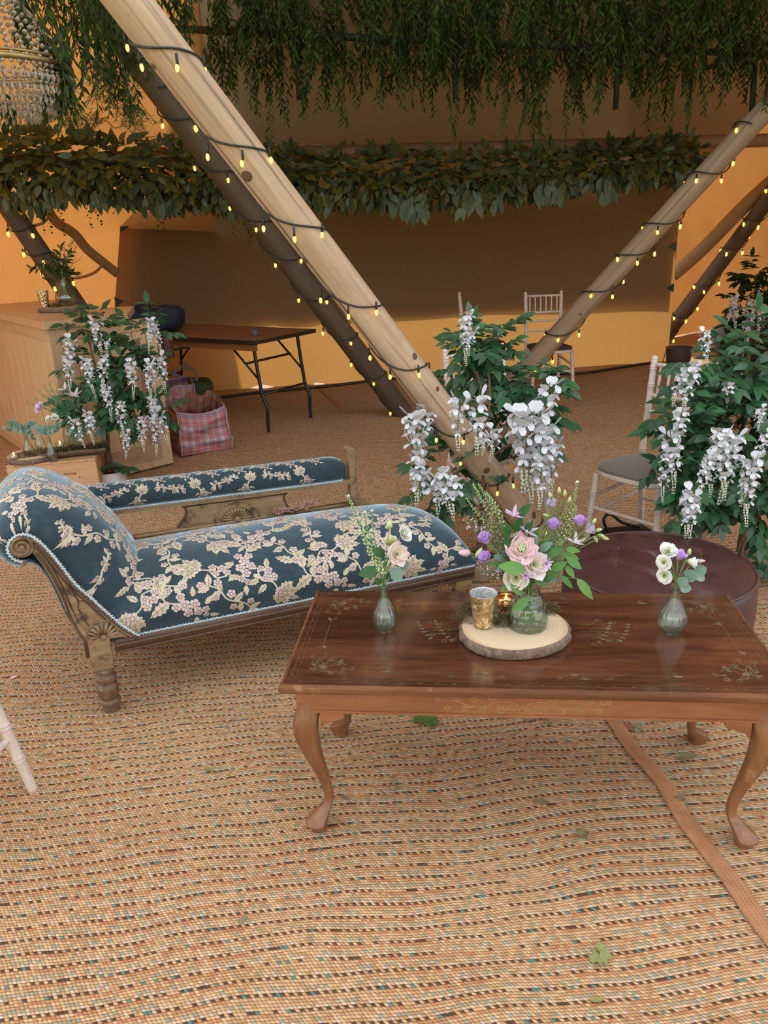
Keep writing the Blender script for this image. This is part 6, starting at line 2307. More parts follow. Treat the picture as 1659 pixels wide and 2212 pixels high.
def bloom_mesh(name, R_, H_, mat, seed, layers=4, n=5, openess=1.0, ruffle=.10, hk=1.0):
    rnd = random.Random(seed); mb = MB()
    for l in range(layers):
        f = (l + 1) / layers
        Rl = R_ * (.25 + .75 * f) * (openess if l == layers - 1 else 1); Hl = H_ * hk * (1.05 - .28 * f)
        for k in range(n):
            th = 2 * PI * (k + .5 * (l % 2)) / n + rnd.uniform(-.2, .2)
            sp = (PI / n) * 1.55
            s1 = rnd.uniform(0, 6); Rl_, Hl_ = Rl * rnd.uniform(.86, 1.12), Hl * rnd.uniform(.88, 1.10); th += rnd.uniform(-.2, .2)
            def fn(a, b, Rl=Rl_, Hl=Hl_, th=th, sp=sp, s1=s1, f=f):
                aa = (a - .5) * 2
                w = .45 + .55 * math.sin(PI * .5 * min(1, b * 1.35))
                q = th + aa * sp * w
                tip = 1 - .20 * abs(aa) ** 3.0 * b
                r = Rl * (.10 + .90 * (b * tip) ** (.75 + .5 * (1 - f)))
                z = Hl * (b * tip) ** (1.15) - H_ * .35 * f * max(0, b - .72) * 2
                ru = ruffle * Rl * b ** 3 * (math.sin(aa * 4.5 + s1) + .5 * math.sin(aa * 9 + 2 * s1))
                return Vector(((r + ru * .6) * math.cos(q), (r + ru * .6) * math.sin(q), z + ru))
            mb.grid(fn, 9, 7)
    return mb.mesh(name, mat)


BL = {k: bloom_mesh('bloom', 1.0, .95, None, i, *a) for i, (k, a) in enumerate(dict(rose=(3, 4, 1.0, .09, 1.15), full=(4, 5, 1.1, .15, 1.0), cup=(2, 4, .80, .08, 1.75), open=(3, 5, 1.1, .08, 1.1)).items())}
for m_ in BL.values(): m_.materials.clear()
_bl = {}


def bloom(kind, mat, r):
    key = (kind, mat, round(r, 3))
    if key not in _bl:
        me = BL[kind].copy(); me.name = 'bloom'
        me.transform(Matrix.Scale(r, 4)); me.materials.append(PM[mat]); _bl[key] = me
    return _bl[key]


def stem_to(parent, foot, mouth, head, r=.0014, mat=None):
    pts = smooth_path([foot, mouth, mouth.lerp(head, .55) + Vector((0, 0, .012)), head], 6)
    mb = MB(); mb.tube(pts, r, 5); return mb.build('stem', mat or M_STEMG, parent, world=True)


def flower(label, foot, mouth, px, py, y, kind, mat, r, face, cat='flower', name='flower', green=False, group=None):
    h = D(px, py, y)
    face = Vector(face).normalized()
    base = h - face * r * .45
    t = thing(name, label, cat, foot, group=group)
    stem_to(t, foot, mouth, base)
    inst('bloom', bloom(kind, mat, r), Matrix.Translation(base) @ zframe(face), t)
    mb = MB(); mb.lathe([(.0005, -.006), (.0035, -.003), (.004, .002), (.002, .006)], 8, Matrix.Translation(base) @ zframe(face))
    for k in range(5):
        q = 2 * PI * k / 5; d = (zframe(face) @ Vector((math.cos(q), math.sin(q), .7))).normalized()
        mb.tmpl(leaf_template(.22, 3, .05, -.1), TRS(base, frame(d, face), r * .55))
    mb.build('sepals', M_STEMG, t, world=True)
    if green:
        mb = MB()
        c = base + face * r * .75
        for k in range(12):
            q = k * 2.4; mb.ball(c + zframe(face).to_3x3() @ Vector((math.cos(q), math.sin(q), 0)) * r * .16 * math.sqrt(k / 4), r * .085, 6, 4)
        mb.build('green_heart', PM['greenb'], t, world=True)
    return t


def bud(label, foot, mouth, px, py, y, d, mat, L, W, name='flower_bud', group=None):
    h = D(px, py, y); d = Vector(d).normalized(); base = h - d * L * .5
    t = thing(name, label, 'flower bud', foot, group=group)
    stem_to(t, foot, mouth, base, .0011)
    mb = MB(); mb.lathe([(.0004, 0), (W * .3, L * .06), (W * .5, L * .3), (W * .46, L * .55), (W * .28, L * .82), (.0004, L)], 10, rib=lambda q, z: 1 + .08 * math.sin(q * 3 + z * 260))
    me = mb.mesh('bud_body', PM[mat]); inst('bud_body', me, Matrix.Translation(base) @ zframe(d), t)
    mb = MB()
    for k in range(4):
        q = 2 * PI * k / 4; dd = (zframe(d) @ Vector((math.cos(q) * .35, math.sin(q) * .35, 1))).normalized()
        mb.tmpl(leaf_template(.18, 3, .0, .0), TRS(base + zframe(d).to_3x3() @ Vector((math.cos(q), math.sin(q), 0)) * W * .25, frame(dd), L * .6))
    mb.build('sepals', M_STEMG, t, world=True)
    return t


def clematis(label, foot, mouth, px, py, y, face, r, n=6, dark=False, mat='star'):
    h = D(px, py, y); face = Vector(face).normalized()
    t = thing('clematis', label, 'flower', foot)
    stem_to(t, foot, mouth, h, .0011)
    T = leaf_template(.34, 6, .10, -.10, .8)
    F = Matrix.Translation(h) @ zframe(face)
    me = tmesh('petal', (T[0] * r, T[1]), PM[mat])
    for k in range(n):
        q = 2 * PI * k / n + .2; d = Vector((math.cos(q), math.sin(q), .35 + .25 * math.sin(k * 2.3)))
        inst('petal', me, F @ frame(d, Vector((0, 0, 1))), t)
    mb = MB(); mb.ball(h + face * .002, r * (.13 if dark else .09), 8, 5); mb.build('heart', M_CENT if dark else M_TIP, t, world=True)
    return t


def spike(label, foot, mouth, pts_px, y, n, r0, tip=True, mat=None, name='flower_spike'):
    pts = [D(px, py, y + i * .004) for i, (px, py) in enumerate(pts_px)]     # from the mouth upward
    t = thing(name, label, 'flower', foot)
    path = smooth_path([foot, mouth] + pts, 6)
    mb = MB(); mb.tube(path, [.0014] * (len(path) - 1) + [.0006], 5); mb.build('stem', M_STEMG, t, world=True)
    up = smooth_path(pts, 8); rnd = random.Random(len(label) + n)
    mb = MB()
    for i in range(n):
        f = (i + .5) / n; q = up[min(int(f * (len(up) - 1)), len(up) - 2)]
        q = q.lerp(up[min(int(f * (len(up) - 1)) + 1, len(up) - 1)], (f * (len(up) - 1)) % 1)
        a = i * 2.4; s = r0 * (1.15 - .75 * f)
        o = Vector((math.cos(a), math.sin(a), .3)) * s * 1.25
        mb.ball(q + o, s * .62 * rnd.uniform(.8, 1.2), 6, 4)
        if i % 3 == 0: mb.tmpl(leaf_template(.25, 2), TRS(q, frame(o + Vector((0, 0, .004))), s * 3.0))
    o = mb.build('florets', mat or M_SPIKE, t, world=True); o['kind'] = 'stuff'
    if tip:
        mb = MB()
        for k in range(5):
            petal(mb, up[-1] + Vector((0, 0, -.002)), Vector((math.cos(k * 1.26), math.sin(k * 1.26) * .6 - .3, .6)), Vector((0, 0, 1)), .009, .008, .2)
        mb.build('white_tip', M_TIP, t, world=True)
    return t


def leafy(label, foot, mouth, leaves, mat, T, y, name='leaf_sprig', cat='foliage', bend=None):
    """leaves: (base px, tip px, dy)"""
    t = thing(name, label, cat, foot)
    for i, (b, e, dy) in enumerate(leaves):
        pb, pe = D(*b, y + dy), D(*e, y + dy - .012)
        d = pe - pb
        me = tmesh('leaf', (T[0] * d.length, T[1]), mat)
        inst('leaf', me, Matrix.Translation(pb) @ frame(d, Vector((0, -1, .7))), t)
        mb = MB(); mb.tube(smooth_path([mouth, mouth.lerp(pb, .6) + Vector((0, 0, .01)), pb], 5), .0011, 4); mb.build('leaf_stalk', M_STEMG, t, world=True)
    stem_to(t, foot, mouth.lerp(foot, .4), mouth, .0013)
    return t


T_LEAFW = leaf_template(.46, 7, .10, .12, .9)
T_LEAFN = leaf_template(.36, 7, .10, .15, .9)
T_EUCR = leaf_template(.95, 6, .04, .04, .55)

# --- left bud vase
f0 = vl + Vector((0, 0, .02)); m0 = vl + Vector((0, 0, .132)); Yv = vl.y
spike('tall white-tipped flower spike leaning left in the left bud vase', f0 + Vector((-.008, 0, 0)), m0 + Vector((-.004, 0, 0)), [(815, 1225), (795, 1180), (775, 1130), (762, 1095), (752, 1074)], Yv, 64, .0058)
spike('middle flower spike in the left bud vase', f0 + Vector((-.004, .004, 0)), m0 + Vector((-.002, .003, 0)), [(822, 1222), (805, 1180), (793, 1140), (787, 1109)], Yv + .01, 44, .0048)
spike('shorter flower spike nearest the roses in the left bud vase', f0 + Vector((.0, .006, 0)), m0 + Vector((.0, .003, 0)), [(818, 1200), (808, 1160), (805, 1130), (803, 1106)], Yv + .025, 34, .0045)
spike('low leafy flower spike at the front of the left bud vase', f0 + Vector((-.006, -.004, 0)), m0 + Vector((-.004, -.003, 0)), [(826, 1240), (815, 1215), (797, 1185), (788, 1160)], Yv - .01, 40, .0055, False)
flower('white rose turned right, topmost in the left bud vase', f0, m0, 874, 1152, Yv, 'rose', 'white', .0225, (.7, -.6, .45))
flower('cream rose half hidden behind the pink one in the left bud vase', f0, m0, 843, 1170, Yv + .02, 'rose', 'cream', .021, (-.2, -.5, .9))
flower('pink-edged rose at the front of the left bud vase', f0, m0, 860, 1197, Yv - .012, 'full', 'pink', .0275, (.35, -.75, .35))
bud('greenish white bud standing above the roses in the left bud vase', f0, m0, 841, 1133, Yv, (.1, 0, 1), 'greenb', .026, .018)
leafy('dark rose leaves in the left bud vase', f0, m0, [((832, 1200), (806, 1186), 0), ((815, 1232), (774, 1240), -.01), ((822, 1262), (812, 1250), -.01)], LF_DKP, leaf_template(.66, 6, .12, .15, .8), Yv)
leafy('round grey-green eucalyptus leaves in the left bud vase', f0, m0, [((846, 1250), (868, 1230), -.012), ((862, 1222), (884, 1218), .01)], LF_EUC, T_EUCR, Yv, 'eucalyptus_sprig')

# --- right bud vase
f0 = vr + Vector((0, 0, .02)); m0 = vr + Vector((0, 0, .134)); Yv = vr.y
flower('white rose, highest of the three in the right bud vase', f0, m0, 1443, 1189, Yv + .01, 'rose', 'white', .0225, (-.15, -.6, .7))
flower('white rose, middle of the three in the right bud vase', f0, m0, 1433, 1215, Yv - .005, 'rose', 'white', .0205, (-.5, -.7, .3))
flower('white rose, lowest of the three in the right bud vase', f0, m0, 1434, 1244, Yv - .012, 'rose', 'white', .0205, (-.45, -.7, .1))
flower('purple lisianthus in the right bud vase', f0, m0, 1467, 1203, Yv, 'cup', 'lilac', .0195, (.25, -.35, .9), name='lisianthus')
flower('white lisianthus turned right in the right bud vase', f0, m0, 1491, 1213, Yv, 'cup', 'white', .0185, (.8, -.3, -.1), name='lisianthus')
bud('upright green bud in the right bud vase', f0, m0, 1489, 1192, Yv + .01, (.15, 0, 1), 'greenb', .020, .011)
bud('pink-tipped bud pointing right in the right bud vase', f0, m0, 1514, 1212, Yv, (1, -.1, .1), 'pinkb', .024, .010)
leafy('round grey-green eucalyptus leaves in the right bud vase', f0, m0, [((1465, 1264), (1486, 1250), -.01), ((1480, 1250), (1506, 1236), -.005), ((1500, 1238), (1526, 1226), -.005), ((1504, 1240), (1522, 1254), -.012), ((1468, 1268), (1494, 1272), -.015)], LF_EUC, T_EUCR, Yv, 'eucalyptus_sprig')

# --- the big posy
f0 = jc + Vector((0, 0, .012)); m0 = jc + Vector((0, 0, .125)); Yv = jc.y
def F(dx, dy=0): return f0 + Vector((dx * .9, dy * .9, 0))
def Mo(dx, dy=0): return m0 + Vector((dx * .6, dy * .6, 0))
flower('large pink-edged rose with a green heart in the middle of the big posy', F(.0), Mo(.0), 1126, 1186, Yv - .02, 'full', 'pink', .037, (-.1, -.75, .65), green=True)
flower('blush cream rose at the front right of the big posy', F(.01), Mo(.01), 1156, 1219, Yv - .04, 'full', 'blush', .034, (.15, -.85, .45))
flower('cream rose at the bottom of the big posy, over the jar rim', F(-.01), Mo(-.01), 1115, 1250, Yv - .045, 'open', 'cream', .028, (-.15, -.85, .1))
flower('purple lisianthus, upper of the two at the left of the big posy', F(-.02), Mo(-.02), 1049, 1168, Yv, 'cup', 'lilac', .0235, (-.35, -.3, .9), name='lisianthus')
flower('purple lisianthus, lower of the two at the left of the big posy', F(-.02, -.01), Mo(-.02, -.01), 1049, 1207, Yv - .02, 'cup', 'lilac', .0215, (-.4, -.5, .75), name='lisianthus')
flower('purple lisianthus cup before the slanting pole, top right of the big posy', F(.015), Mo(.012), 1195, 1138, Yv, 'cup', 'lilac', .0215, (.0, -.35, .95), name='lisianthus')
flower('purple lisianthus at the far right of the big posy', F(.02), Mo(.02), 1253, 1130, Yv - .01, 'cup', 'lilac', .020, (-.15, -.3, .95), name='lisianthus')
flower('pale lilac lisianthus just below the far right purple one in the big posy', F(.02, .01), Mo(.02, .01), 1270, 1146, Yv, 'cup', 'pale', .019, (.5, -.4, .5), name='lisianthus')
flower('pale lilac lisianthus among the buds at the top of the big posy', F(.012, .012), Mo(.012, .01), 1194, 1091, Yv + .02, 'cup', 'pale', .018, (-.4, -.35, .8), name='lisianthus')
bud('fat pink bud pointing left out of the big posy', F(-.022), Mo(-.02), 1003, 1194, Yv - .01, (-1, -.1, .05), 'pinkb', .032, .020)
bud('slim green bud beside the fat pink bud in the big posy', F(-.022, .01), Mo(-.02), 1034, 1194, Yv - .01, (.5, 0, .8), 'greenb', .034, .013)
clematis('lilac star-shaped clematis at the top of the big posy', F(.0, .01), Mo(.0, .01), 1110, 1113, Yv + .01, (.0, -.25, .95), .030)
clematis('lilac star-shaped clematis below the topmost one in the big posy', F(.004), Mo(.004), 1138, 1148, Yv - .005, (.25, -.3, .9), .032)
clematis('small pale clematis with a dark heart at the right of the blush rose', F(.012, -.01), Mo(.01), 1179, 1217, Yv - .065, (.5, -.8, .1), .022, 5, True)
clematis('small pale clematis with a dark heart at the bottom of the big posy', F(-.004, -.01), Mo(.0), 1136, 1243, Yv - .07, (-.1, -.85, -.1), .021, 5, True)
clematis('pale pink clematis opening upward at the right of the big posy', F(.02, -.005), Mo(.015), 1243, 1172, Yv - .01, (.15, -.3, .9), .030, 5, False, 'starp')
for (px, py, d, w) in ((1189, 1070, (-.3, 0, 1), 'leftmost'), (1208, 1060, (-.05, 0, 1), 'tallest'), (1220, 1066, (.05, 0, 1), 'second tallest'), (1230, 1080, (.2, 0, 1), 'right-hand')):
    bud(f'{w} upright green bud at the top right of the big posy', F(.012, .015), Mo(.01, .01), px, py, Yv + .015, d, 'greenb', .022, .010)
bud('green bud reaching left before the slanting pole from the big posy', F(.01, .012), Mo(.01, .01), 1180, 1113, Yv + .01, (-1, 0, .4), 'greenb', .018, .009)
for (px, py, d, w) in ((1283, 1126, (.5, 0, .8), 'uppermost'), (1293, 1145, (.9, 0, .2), 'second highest'), (1287, 1165, (.5, -.1, -.8), 'lowest'), (1299, 1157, (1, 0, -.4), 'third highest'), (1308, 1163, (1, 0, -.4), 'outermost')):
    bud(f'{w} green bud of the cluster hanging over the pouf from the big posy', F(.022), Mo(.02), px, py, Yv - .01, d, 'greenb', .021, .010)
spike('flower spike leaning far left in the big posy', F(-.015, .012), Mo(-.01, .01), [(1085, 1170), (1060, 1120), (1035, 1070), (1022, 1045)], Yv + .03, 46, .0042, False)
spike('flower spike leaning left beside the leftmost one in the big posy', F(-.012, .012), Mo(-.01, .01), [(1095, 1165), (1072, 1115), (1048, 1070), (1033, 1046)], Yv + .035, 46, .0045, False)
spike('low flower spike at the left of the big posy', F(-.018, .01), Mo(-.015, .01), [(1080, 1185), (1050, 1135), (1022, 1098), (1007, 1076)], Yv + .03, 40, .0040, False)
spike('dense flower spike left of the clematis in the big posy', F(-.008, .014), Mo(-.008, .01), [(1098, 1160), (1078, 1110), (1062, 1080), (1050, 1064)], Yv + .03, 46, .005, False)
spike('tall white-tipped flower spike at the right of the big posy', F(.016, .01), Mo(.012, .01), [(1205, 1180), (1225, 1130), (1240, 1080), (1246, 1044)], Yv + .02, 60, .0048)
spike('second flower spike left of the white-tipped one in the big posy', F(.012, .012), Mo(.01, .01), [(1190, 1180), (1208, 1140), (1224, 1100), (1232, 1075)], Yv + .025, 46, .0042, False)
spike('third flower spike between bud cluster and white-tipped spike in the big posy', F(.018, .012), Mo(.014, .01), [(1200, 1190), (1228, 1150), (1240, 1115), (1244, 1095)], Yv + .015, 46, .0045, False)


def waxflower(label, foot, mouth, tips, y, seed):
    t = thing('waxflower', label, 'flower', foot); rnd = random.Random(seed)
    mb = MB(); fl = MB()
    for px, py in tips:
        e = D(px, py, y)
        pts = smooth_path([mouth, mouth.lerp(e, .5) + Vector((0, 0, .012)), e], 6); mb.tube(pts, .0008, 4)
        for k in range(9):
            q = pts[-1 - (k % 6)]; v = q + Vector((rnd.uniform(-1, 1), rnd.uniform(-1, .5), rnd.uniform(-.4, 1))) * .016
            mb.tube([q, v], .0005, 3); fl.ball(v, (.0019 if seed != 3 else .0013) * rnd.uniform(.7, 1.3), 6, 4)
            mb.tmpl(leaf_template(.12, 2), TRS(q, frame(Vector((rnd.uniform(-1, 1), rnd.uniform(-1, 1), .6))), .022))
    stem_to(t, foot, mouth.lerp(foot, .5), mouth, .001)
    o = mb.build('twigs', M_FILL, t, world=True); o['kind'] = 'stuff'
    o = fl.build('florets', M_WAXF, t, world=True); o['kind'] = 'stuff'


waxflower('feathery pink waxflower at the upper left of the big posy', F(-.02, .01), Mo(-.015), [(1003, 1122), (1012, 1130), (1020, 1126), (1015, 1142), (1028, 1140), (1040, 1150)], Yv + .02, 1)
waxflower('feathery pink waxflower low at the left of the big posy', F(-.02, -.005), Mo(-.018), [(1042, 1232), (1052, 1238), (1064, 1246), (1038, 1222), (1075, 1240), (1082, 1252)], Yv - .02, 2)
waxflower('greenish filler twigs between purple flowers and pink rose in the big posy', F(-.01, .01), Mo(-.008), [(1070, 1150), (1080, 1135), (1078, 1170), (1088, 1180), (1092, 1150), (1062, 1180), (1085, 1200), (1175, 1165), (1188, 1180), (1200, 1165)], Yv + .015, 3)
waxflower('fine green filler twigs rising behind the spikes at the left of the big posy', F(-.012, .014), Mo(-.01, .01), [(1030, 1100), (1042, 1085), (1055, 1095), (1068, 1110), (1046, 1120), (1060, 1130), (1075, 1120), (1035, 1135), (1052, 1150)], Yv + .04, 3)
waxflower('fine green filler twigs among the buds at the right of the big posy', F(.014, .014), Mo(.012, .01), [(1205, 1100), (1216, 1090), (1228, 1110), (1238, 1125), (1212, 1125), (1222, 1145), (1240, 1150), (1200, 1130), (1255, 1155)], Yv + .035, 3)
leafy('small fresh leaves filling the heart of the big posy', F(.0), Mo(.0), [((1165, 1185), (1186, 1160), .01), ((1100, 1160), (1085, 1138), .01), ((1150, 1165), (1165, 1140), .015), ((1175, 1195), (1205, 1180), .0), ((1080, 1215), (1058, 1222), -.005), ((1095, 1240), (1075, 1252), -.01), ((1195, 1215), (1222, 1230), -.01), ((1120, 1155), (1110, 1130), .015)], LF_POSY, T_LEAFW, Yv)
leafy('broad green leaf lying across the front of the big posy', F(-.005, -.01), Mo(.0, -.01), [((1134, 1232), (1079, 1221), -.055)], LF_POSY, leaf_template(.52, 7, .10, .10, .8), Yv)
leafy('green leaves hanging over the rim of the posy jar', F(-.012, -.012), Mo(-.01, -.01), [((1104, 1258), (1128, 1288), -.05), ((1142, 1292), (1107, 1322), -.055), ((1100, 1262), (1082, 1276), -.03), ((1155, 1246), (1180, 1268), -.055)], LF_POSY, T_LEAFW, Yv)
leafy('bright green leaves at the right of the big posy', F(.015, -.008), Mo(.012), [((1222, 1186), (1254, 1190), -.02), ((1224, 1204), (1259, 1229), -.03), ((1222, 1222), (1242, 1248), -.03), ((1182, 1202), (1214, 1184), -.02), ((1190, 1232), (1224, 1214), -.03), ((1215, 1196), (1252, 1207), -.01), ((1165, 1255), (1205, 1236), -.03)], LF_POSY, leaf_template(.48, 7, .10, .15, .9), Yv)
leafy('long trailing leaf reaching right over the table from the big posy', F(.018, -.01), Mo(.012, -.008), [((1246, 1250), (1285, 1296), -.04), ((1212, 1243), (1240, 1272), -.04)], LF_POSY, leaf_template(.34, 7, .10, .15, .9), Yv)
leafy('dark green leaves at the top of the big posy before the slanting pole', F(.0, .012), Mo(.0, .01), [((1120, 1115), (1147, 1088), .01), ((1112, 1150), (1128, 1115), .0), ((1135, 1150), (1150, 1125), .0), ((1088, 1190), (1098, 1158), -.01), ((1105, 1150), (1094, 1130), .0), ((1095, 1175), (1118, 1160), .0)], LF_DKP, T_LEAFW, Yv)
leafy('grey-green leaves deep in the middle of the big posy', F(.006, .01), Mo(.005, .005), [((1145, 1185), (1160, 1158), .0), ((1165, 1190), (1192, 1172), .0), ((1170, 1210), (1200, 1195), -.01), ((1180, 1240), (1205, 1255), -.02), ((1190, 1245), (1198, 1262), -.02), ((1090, 1210), (1068, 1200), .0), ((1095, 1225), (1070, 1232), -.01), ((1185, 1225), (1210, 1240), .0), ((1150, 1200), (1175, 1185), .01), ((1100, 1200), (1080, 1185), .01)], LF_EUC, leaf_template(.55, 6, .08, .12, .8), Yv)
# ------------------------------------------------------------------ things on and before the bar
# slice with moss, vase and votive on the worktop
bs = P(135, 672, BH); bs.z = BH + .0005
bsl = wood_slice('bark-edged wood slice on the bar worktop', bs, .150, .030, 2.1)
moss(bsl, [(bs + Vector((.03, -.02, .03)), .09, .07, .035), (bs + Vector((-.04, -.03, .03)), .05, .04, .03)], 7, size=.02, nper=260)
bv = bs + Vector((-.105, -.03, .0305))
votive('gold mercury-glass votive holder on the wood slice of the bar', bv, .040, .115)
gvc = bs + Vector((.03, .02, .0305))
gv = thing('glass_vase', 'onion-shaped glass vase with foliage on the bar slice', 'vase', gvc)
gk = smooth_path([(0, .5, 0), (.05, .62, 0), (.25, 1.0, 0), (.40, 1.0, 0), (.60, .70, 0), (.75, .42, 0), (.9, .36, 0), (1, .42, 0)], 4)
mb = MB(); mb.lathe([(.0005, 0)] + [(p.y * .068, p.x * .18) for p in gk] + [(p.y * .068 - .003, p.x * .18) for p in gk[::-1] if p.x > .05] + [(.0005, .008)], 40); mb.build('glass_body', M_GLASS, gv)
mb = MB(); mb.lathe([(.0005, .0085)] + [(p.y * .068 - .0036, max(.0085, p.x * .18)) for p in gk if p.x < .5] + [(.0005, .09)], 32); mb.build('water', M_WATER, gv)
rnd = random.Random(44)
def branchy(label, foot, tips, y, Tm, mat, ls, seed, name='foliage_stem', mouth_h=.18):
    t = thing(name, label, 'foliage', foot); rnd = random.Random(seed)
    mb = MB(); Ms = []
    for px, py, dy in tips:
        e = D(px, py, y + dy); m = foot + Vector((0, 0, mouth_h))
        pts = smooth_path([foot + Vector((0, 0, .01)), m, m.lerp(e, .5) + Vector((0, 0, .02)), e], 7); mb.tube(pts, .0022, 4)
        for k, q in enumerate(pts[10:]):
            d = Vector((rnd.uniform(-1, 1), rnd.uniform(-.6, .6), rnd.uniform(-.5, 1))).normalized()
            Ms.append(TRS(q, frame(d, Vector((0, -1, .5))), ls * rnd.uniform(.7, 1.2)))
    mb.build('stalks', M_FILL, t, world=True)['kind'] = 'stuff'
    near_leaves(t, Ms, Tm, mat, 300)
    return t
branchy('dark ruscus and eucalyptus stems in the onion-shaped vase on the bar', gvc + Vector((0, 0, .01)), [(118, 560, 0), (130, 535, .02), (145, 560, 0), (105, 590, -.02), (80, 575, -.02), (66, 580, -.02), (150, 590, .02), (170, 595, 0), (150, 545, .02), (135, 580, 0), (125, 600, 0)], gvc.y, T_LANCE, LF_DARK, .055, 1)
branchy('dry grassy twigs standing in the onion-shaped vase on the bar', gvc + Vector((.01, .01, .01)), [(152, 522, .0), (160, 515, .02), (166, 530, .02), (140, 530, 0), (172, 560, .02)], gvc.y + .02, leaf_template(.10, 2), M_TWIG, .03, 2, 'twigs')

# crate, slice, moss trough and small vases before the bar
M_CRATE = mat_wood('pine_crate', [(0.28, (0.40, 0.205, 0.09)), (0.5, (0.54, 0.30, 0.145)), (0.75, (0.62, 0.37, 0.19))], 'x', 5, 5, .6, .1)
CRZ = .30
cR, cL = P(206, 991, CRZ), P(60, 1003, CRZ)
cR.z = cL.z = 0
cdx = (cR - cL); CW = .50; cang = math.atan2(cdx.y, cdx.x)
crate = thing('wooden_crate', 'pine wine crate with stencilled lettering before the bar', 'crate', cR - cdx.normalized() * CW / 2, cang)
CD = .32
def crb(name, *b):
    mb = MB(); mb.box(*b, ch=.002); return mb.build(name, M_CRATE, crate, smooth=False)
fp = crb('front_board', -CW / 2, CW / 2, 0, .014, 0, CRZ - .012)
crb('back_board', -CW / 2, CW / 2, CD - .014, CD, 0, CRZ - .012)
crb('end_board', -CW / 2, -CW / 2 + .014, .0145, CD - .0145, 0, CRZ - .012); crb('end_board', CW / 2 - .014, CW / 2, .0145, CD - .0145, 0, CRZ - .012)
crb('lid_board', -CW / 2, CW / 2, -.003, CD / 2 - .001, CRZ - .012, CRZ); crb('lid_board', -CW / 2, CW / 2, CD / 2 + .001, CD, CRZ - .012, CRZ)
for i in range(5):
    mb = MB(); mb.box(-CW / 2 + .05 + i * .1, -CW / 2 + .053 + i * .1, -.0045, -.002, CRZ - .010, CRZ - .003); mb.build('nail', M_DKWOOD, crate, smooth=False)
M_STENCIL = mat_plain('stencil_ink', (0.05, 0.022, 0.016), .8)


def lettering(text, parent, loc, size, rot, mat, name='lettering'):
    cu = bpy.data.curves.new(name, 'FONT'); cu.body = text; cu.size = size; cu.extrude = .0003; cu.align_x = 'CENTER'
    tmp = bpy.data.objects.new('tmp_text', cu); COL.objects.link(tmp)
    dg = bpy.context.evaluated_depsgraph_get()
    me = bpy.data.meshes.new_from_object(tmp.evaluated_get(dg))
    bpy.data.objects.remove(tmp); bpy.data.curves.remove(cu)
    me.name = name; me.materials.clear(); me.materials.append(mat)
    o = bpy.data.objects.new(name, me); COL.objects.link(o); o.parent = parent
    o.matrix_basis = Matrix.Translation(loc) @ rot
    return o


RX = Matrix.Rotation(R(90), 4, 'X')
lettering('ABSODE', fp, (.093, -.0006, CRZ - .085), .020, RX, M_STENCIL)
lettering('D', fp, (.030, -.0006, CRZ - .088), .020, RX, M_STENCIL)
lettering('A  -', fp, (.090, -.0006, CRZ - .112), .016, RX, M_STENCIL)
lettering('P', fp, (.145, -.0006, CRZ - .110), .019, RX, M_STENCIL)
ws = P(52, 990, CRZ); ws.z = CRZ + .0005
cM = crate.matrix_basis
wsl = wood_slice('bark-edged wood slice on the left end of the pine crate', cM @ Vector((-.13, .13, CRZ + .0005)), .150, .030, 3.7)
# trough of bark filled with moss
tc = cM @ Vector((.12, .12, CRZ + .001))
tr_ = thing('moss_trough', 'bark trough heaped with moss on the pine crate', 'moss trough', tc, cang + R(6))
mb = MB(); mb.grid(lambda a, b: Vector(((a - .5) * .36, -.07 * math.cos(PI * b) * (1 + .1 * math.sin(a * 9)), .045 * (1 - math.sin(PI * b)) + .0 + .004 * noise.noise(Vector((a * 12, b * 6, 0)))) ), 40, 12); mb.build('bark_shell', M_BARKR, tr_)
mo = moss(None, [(Vector((x, .0, .008)), .05, .06, .055) for x in (-.15, -.09, -.03, .03, .09, .15)], 9, size=.022, nper=260)
mo.build('moss', M_MOSS, tr_)['kind'] = 'stuff'
moss(wsl, [(cM @ Vector((-.16, .08, CRZ + .03)), .07, .05, .03), (cM @ Vector((-.08, .10, CRZ + .03)), .07, .06, .04)], 8, size=.02)


def small_vase(label, c, r, h):
    t = thing('bud_vase', label, 'vase', c)
    ks = smooth_path([(0, .7, 0), (.1, .9, 0), (.3, 1, 0), (.5, .75, 0), (.7, .45, 0), (.9, .38, 0), (1, .45, 0)], 3)
    mb = MB(); mb.lathe([(.0005, 0)] + [(p.y * r, p.x * h) for p in ks] + [(p.y * r - .002, p.x * h) for p in ks[::-1] if p.x > .06] + [(.0005, .006)], 28); mb.build('glass_body', M_GLASS, t)
    return t


v1 = cM @ Vector((.010, .02, CRZ + .0006)); v2 = cM @ Vector((-.135, .10, CRZ + .031)); v3 = cM @ Vector((-.09, .20, CRZ + .031))
small_vase('clear bud vase with white roses on the pine crate', v1, .034, .15)
small_vase('clear bud vase with eucalyptus on the slice of the pine crate', v2, .030, .12)
small_vase('clear bud vase at the back of the slice on the pine crate', v3, .032, .13)
m1 = v1 + Vector((0, 0, .148))
flower('white rose, left of the pair in the vase on the pine crate', v1 + Vector((0, 0, .01)), m1, 105, 905, v1.y, 'rose', 'white', .022, (-.2, -.6, .7))
flower('white rose, right of the pair in the vase on the pine crate', v1 + Vector((.003, 0, .01)), m1, 118, 901, v1.y, 'rose', 'white', .022, (.3, -.6, .7))
flower('white and lilac lisianthus above the pair of white roses on the pine crate', v1 + Vector((-.003, 0, .01)), m1, 85, 880, v1.y + .02, 'open', 'pale', .030, (-.4, -.6, .6), name='lisianthus')
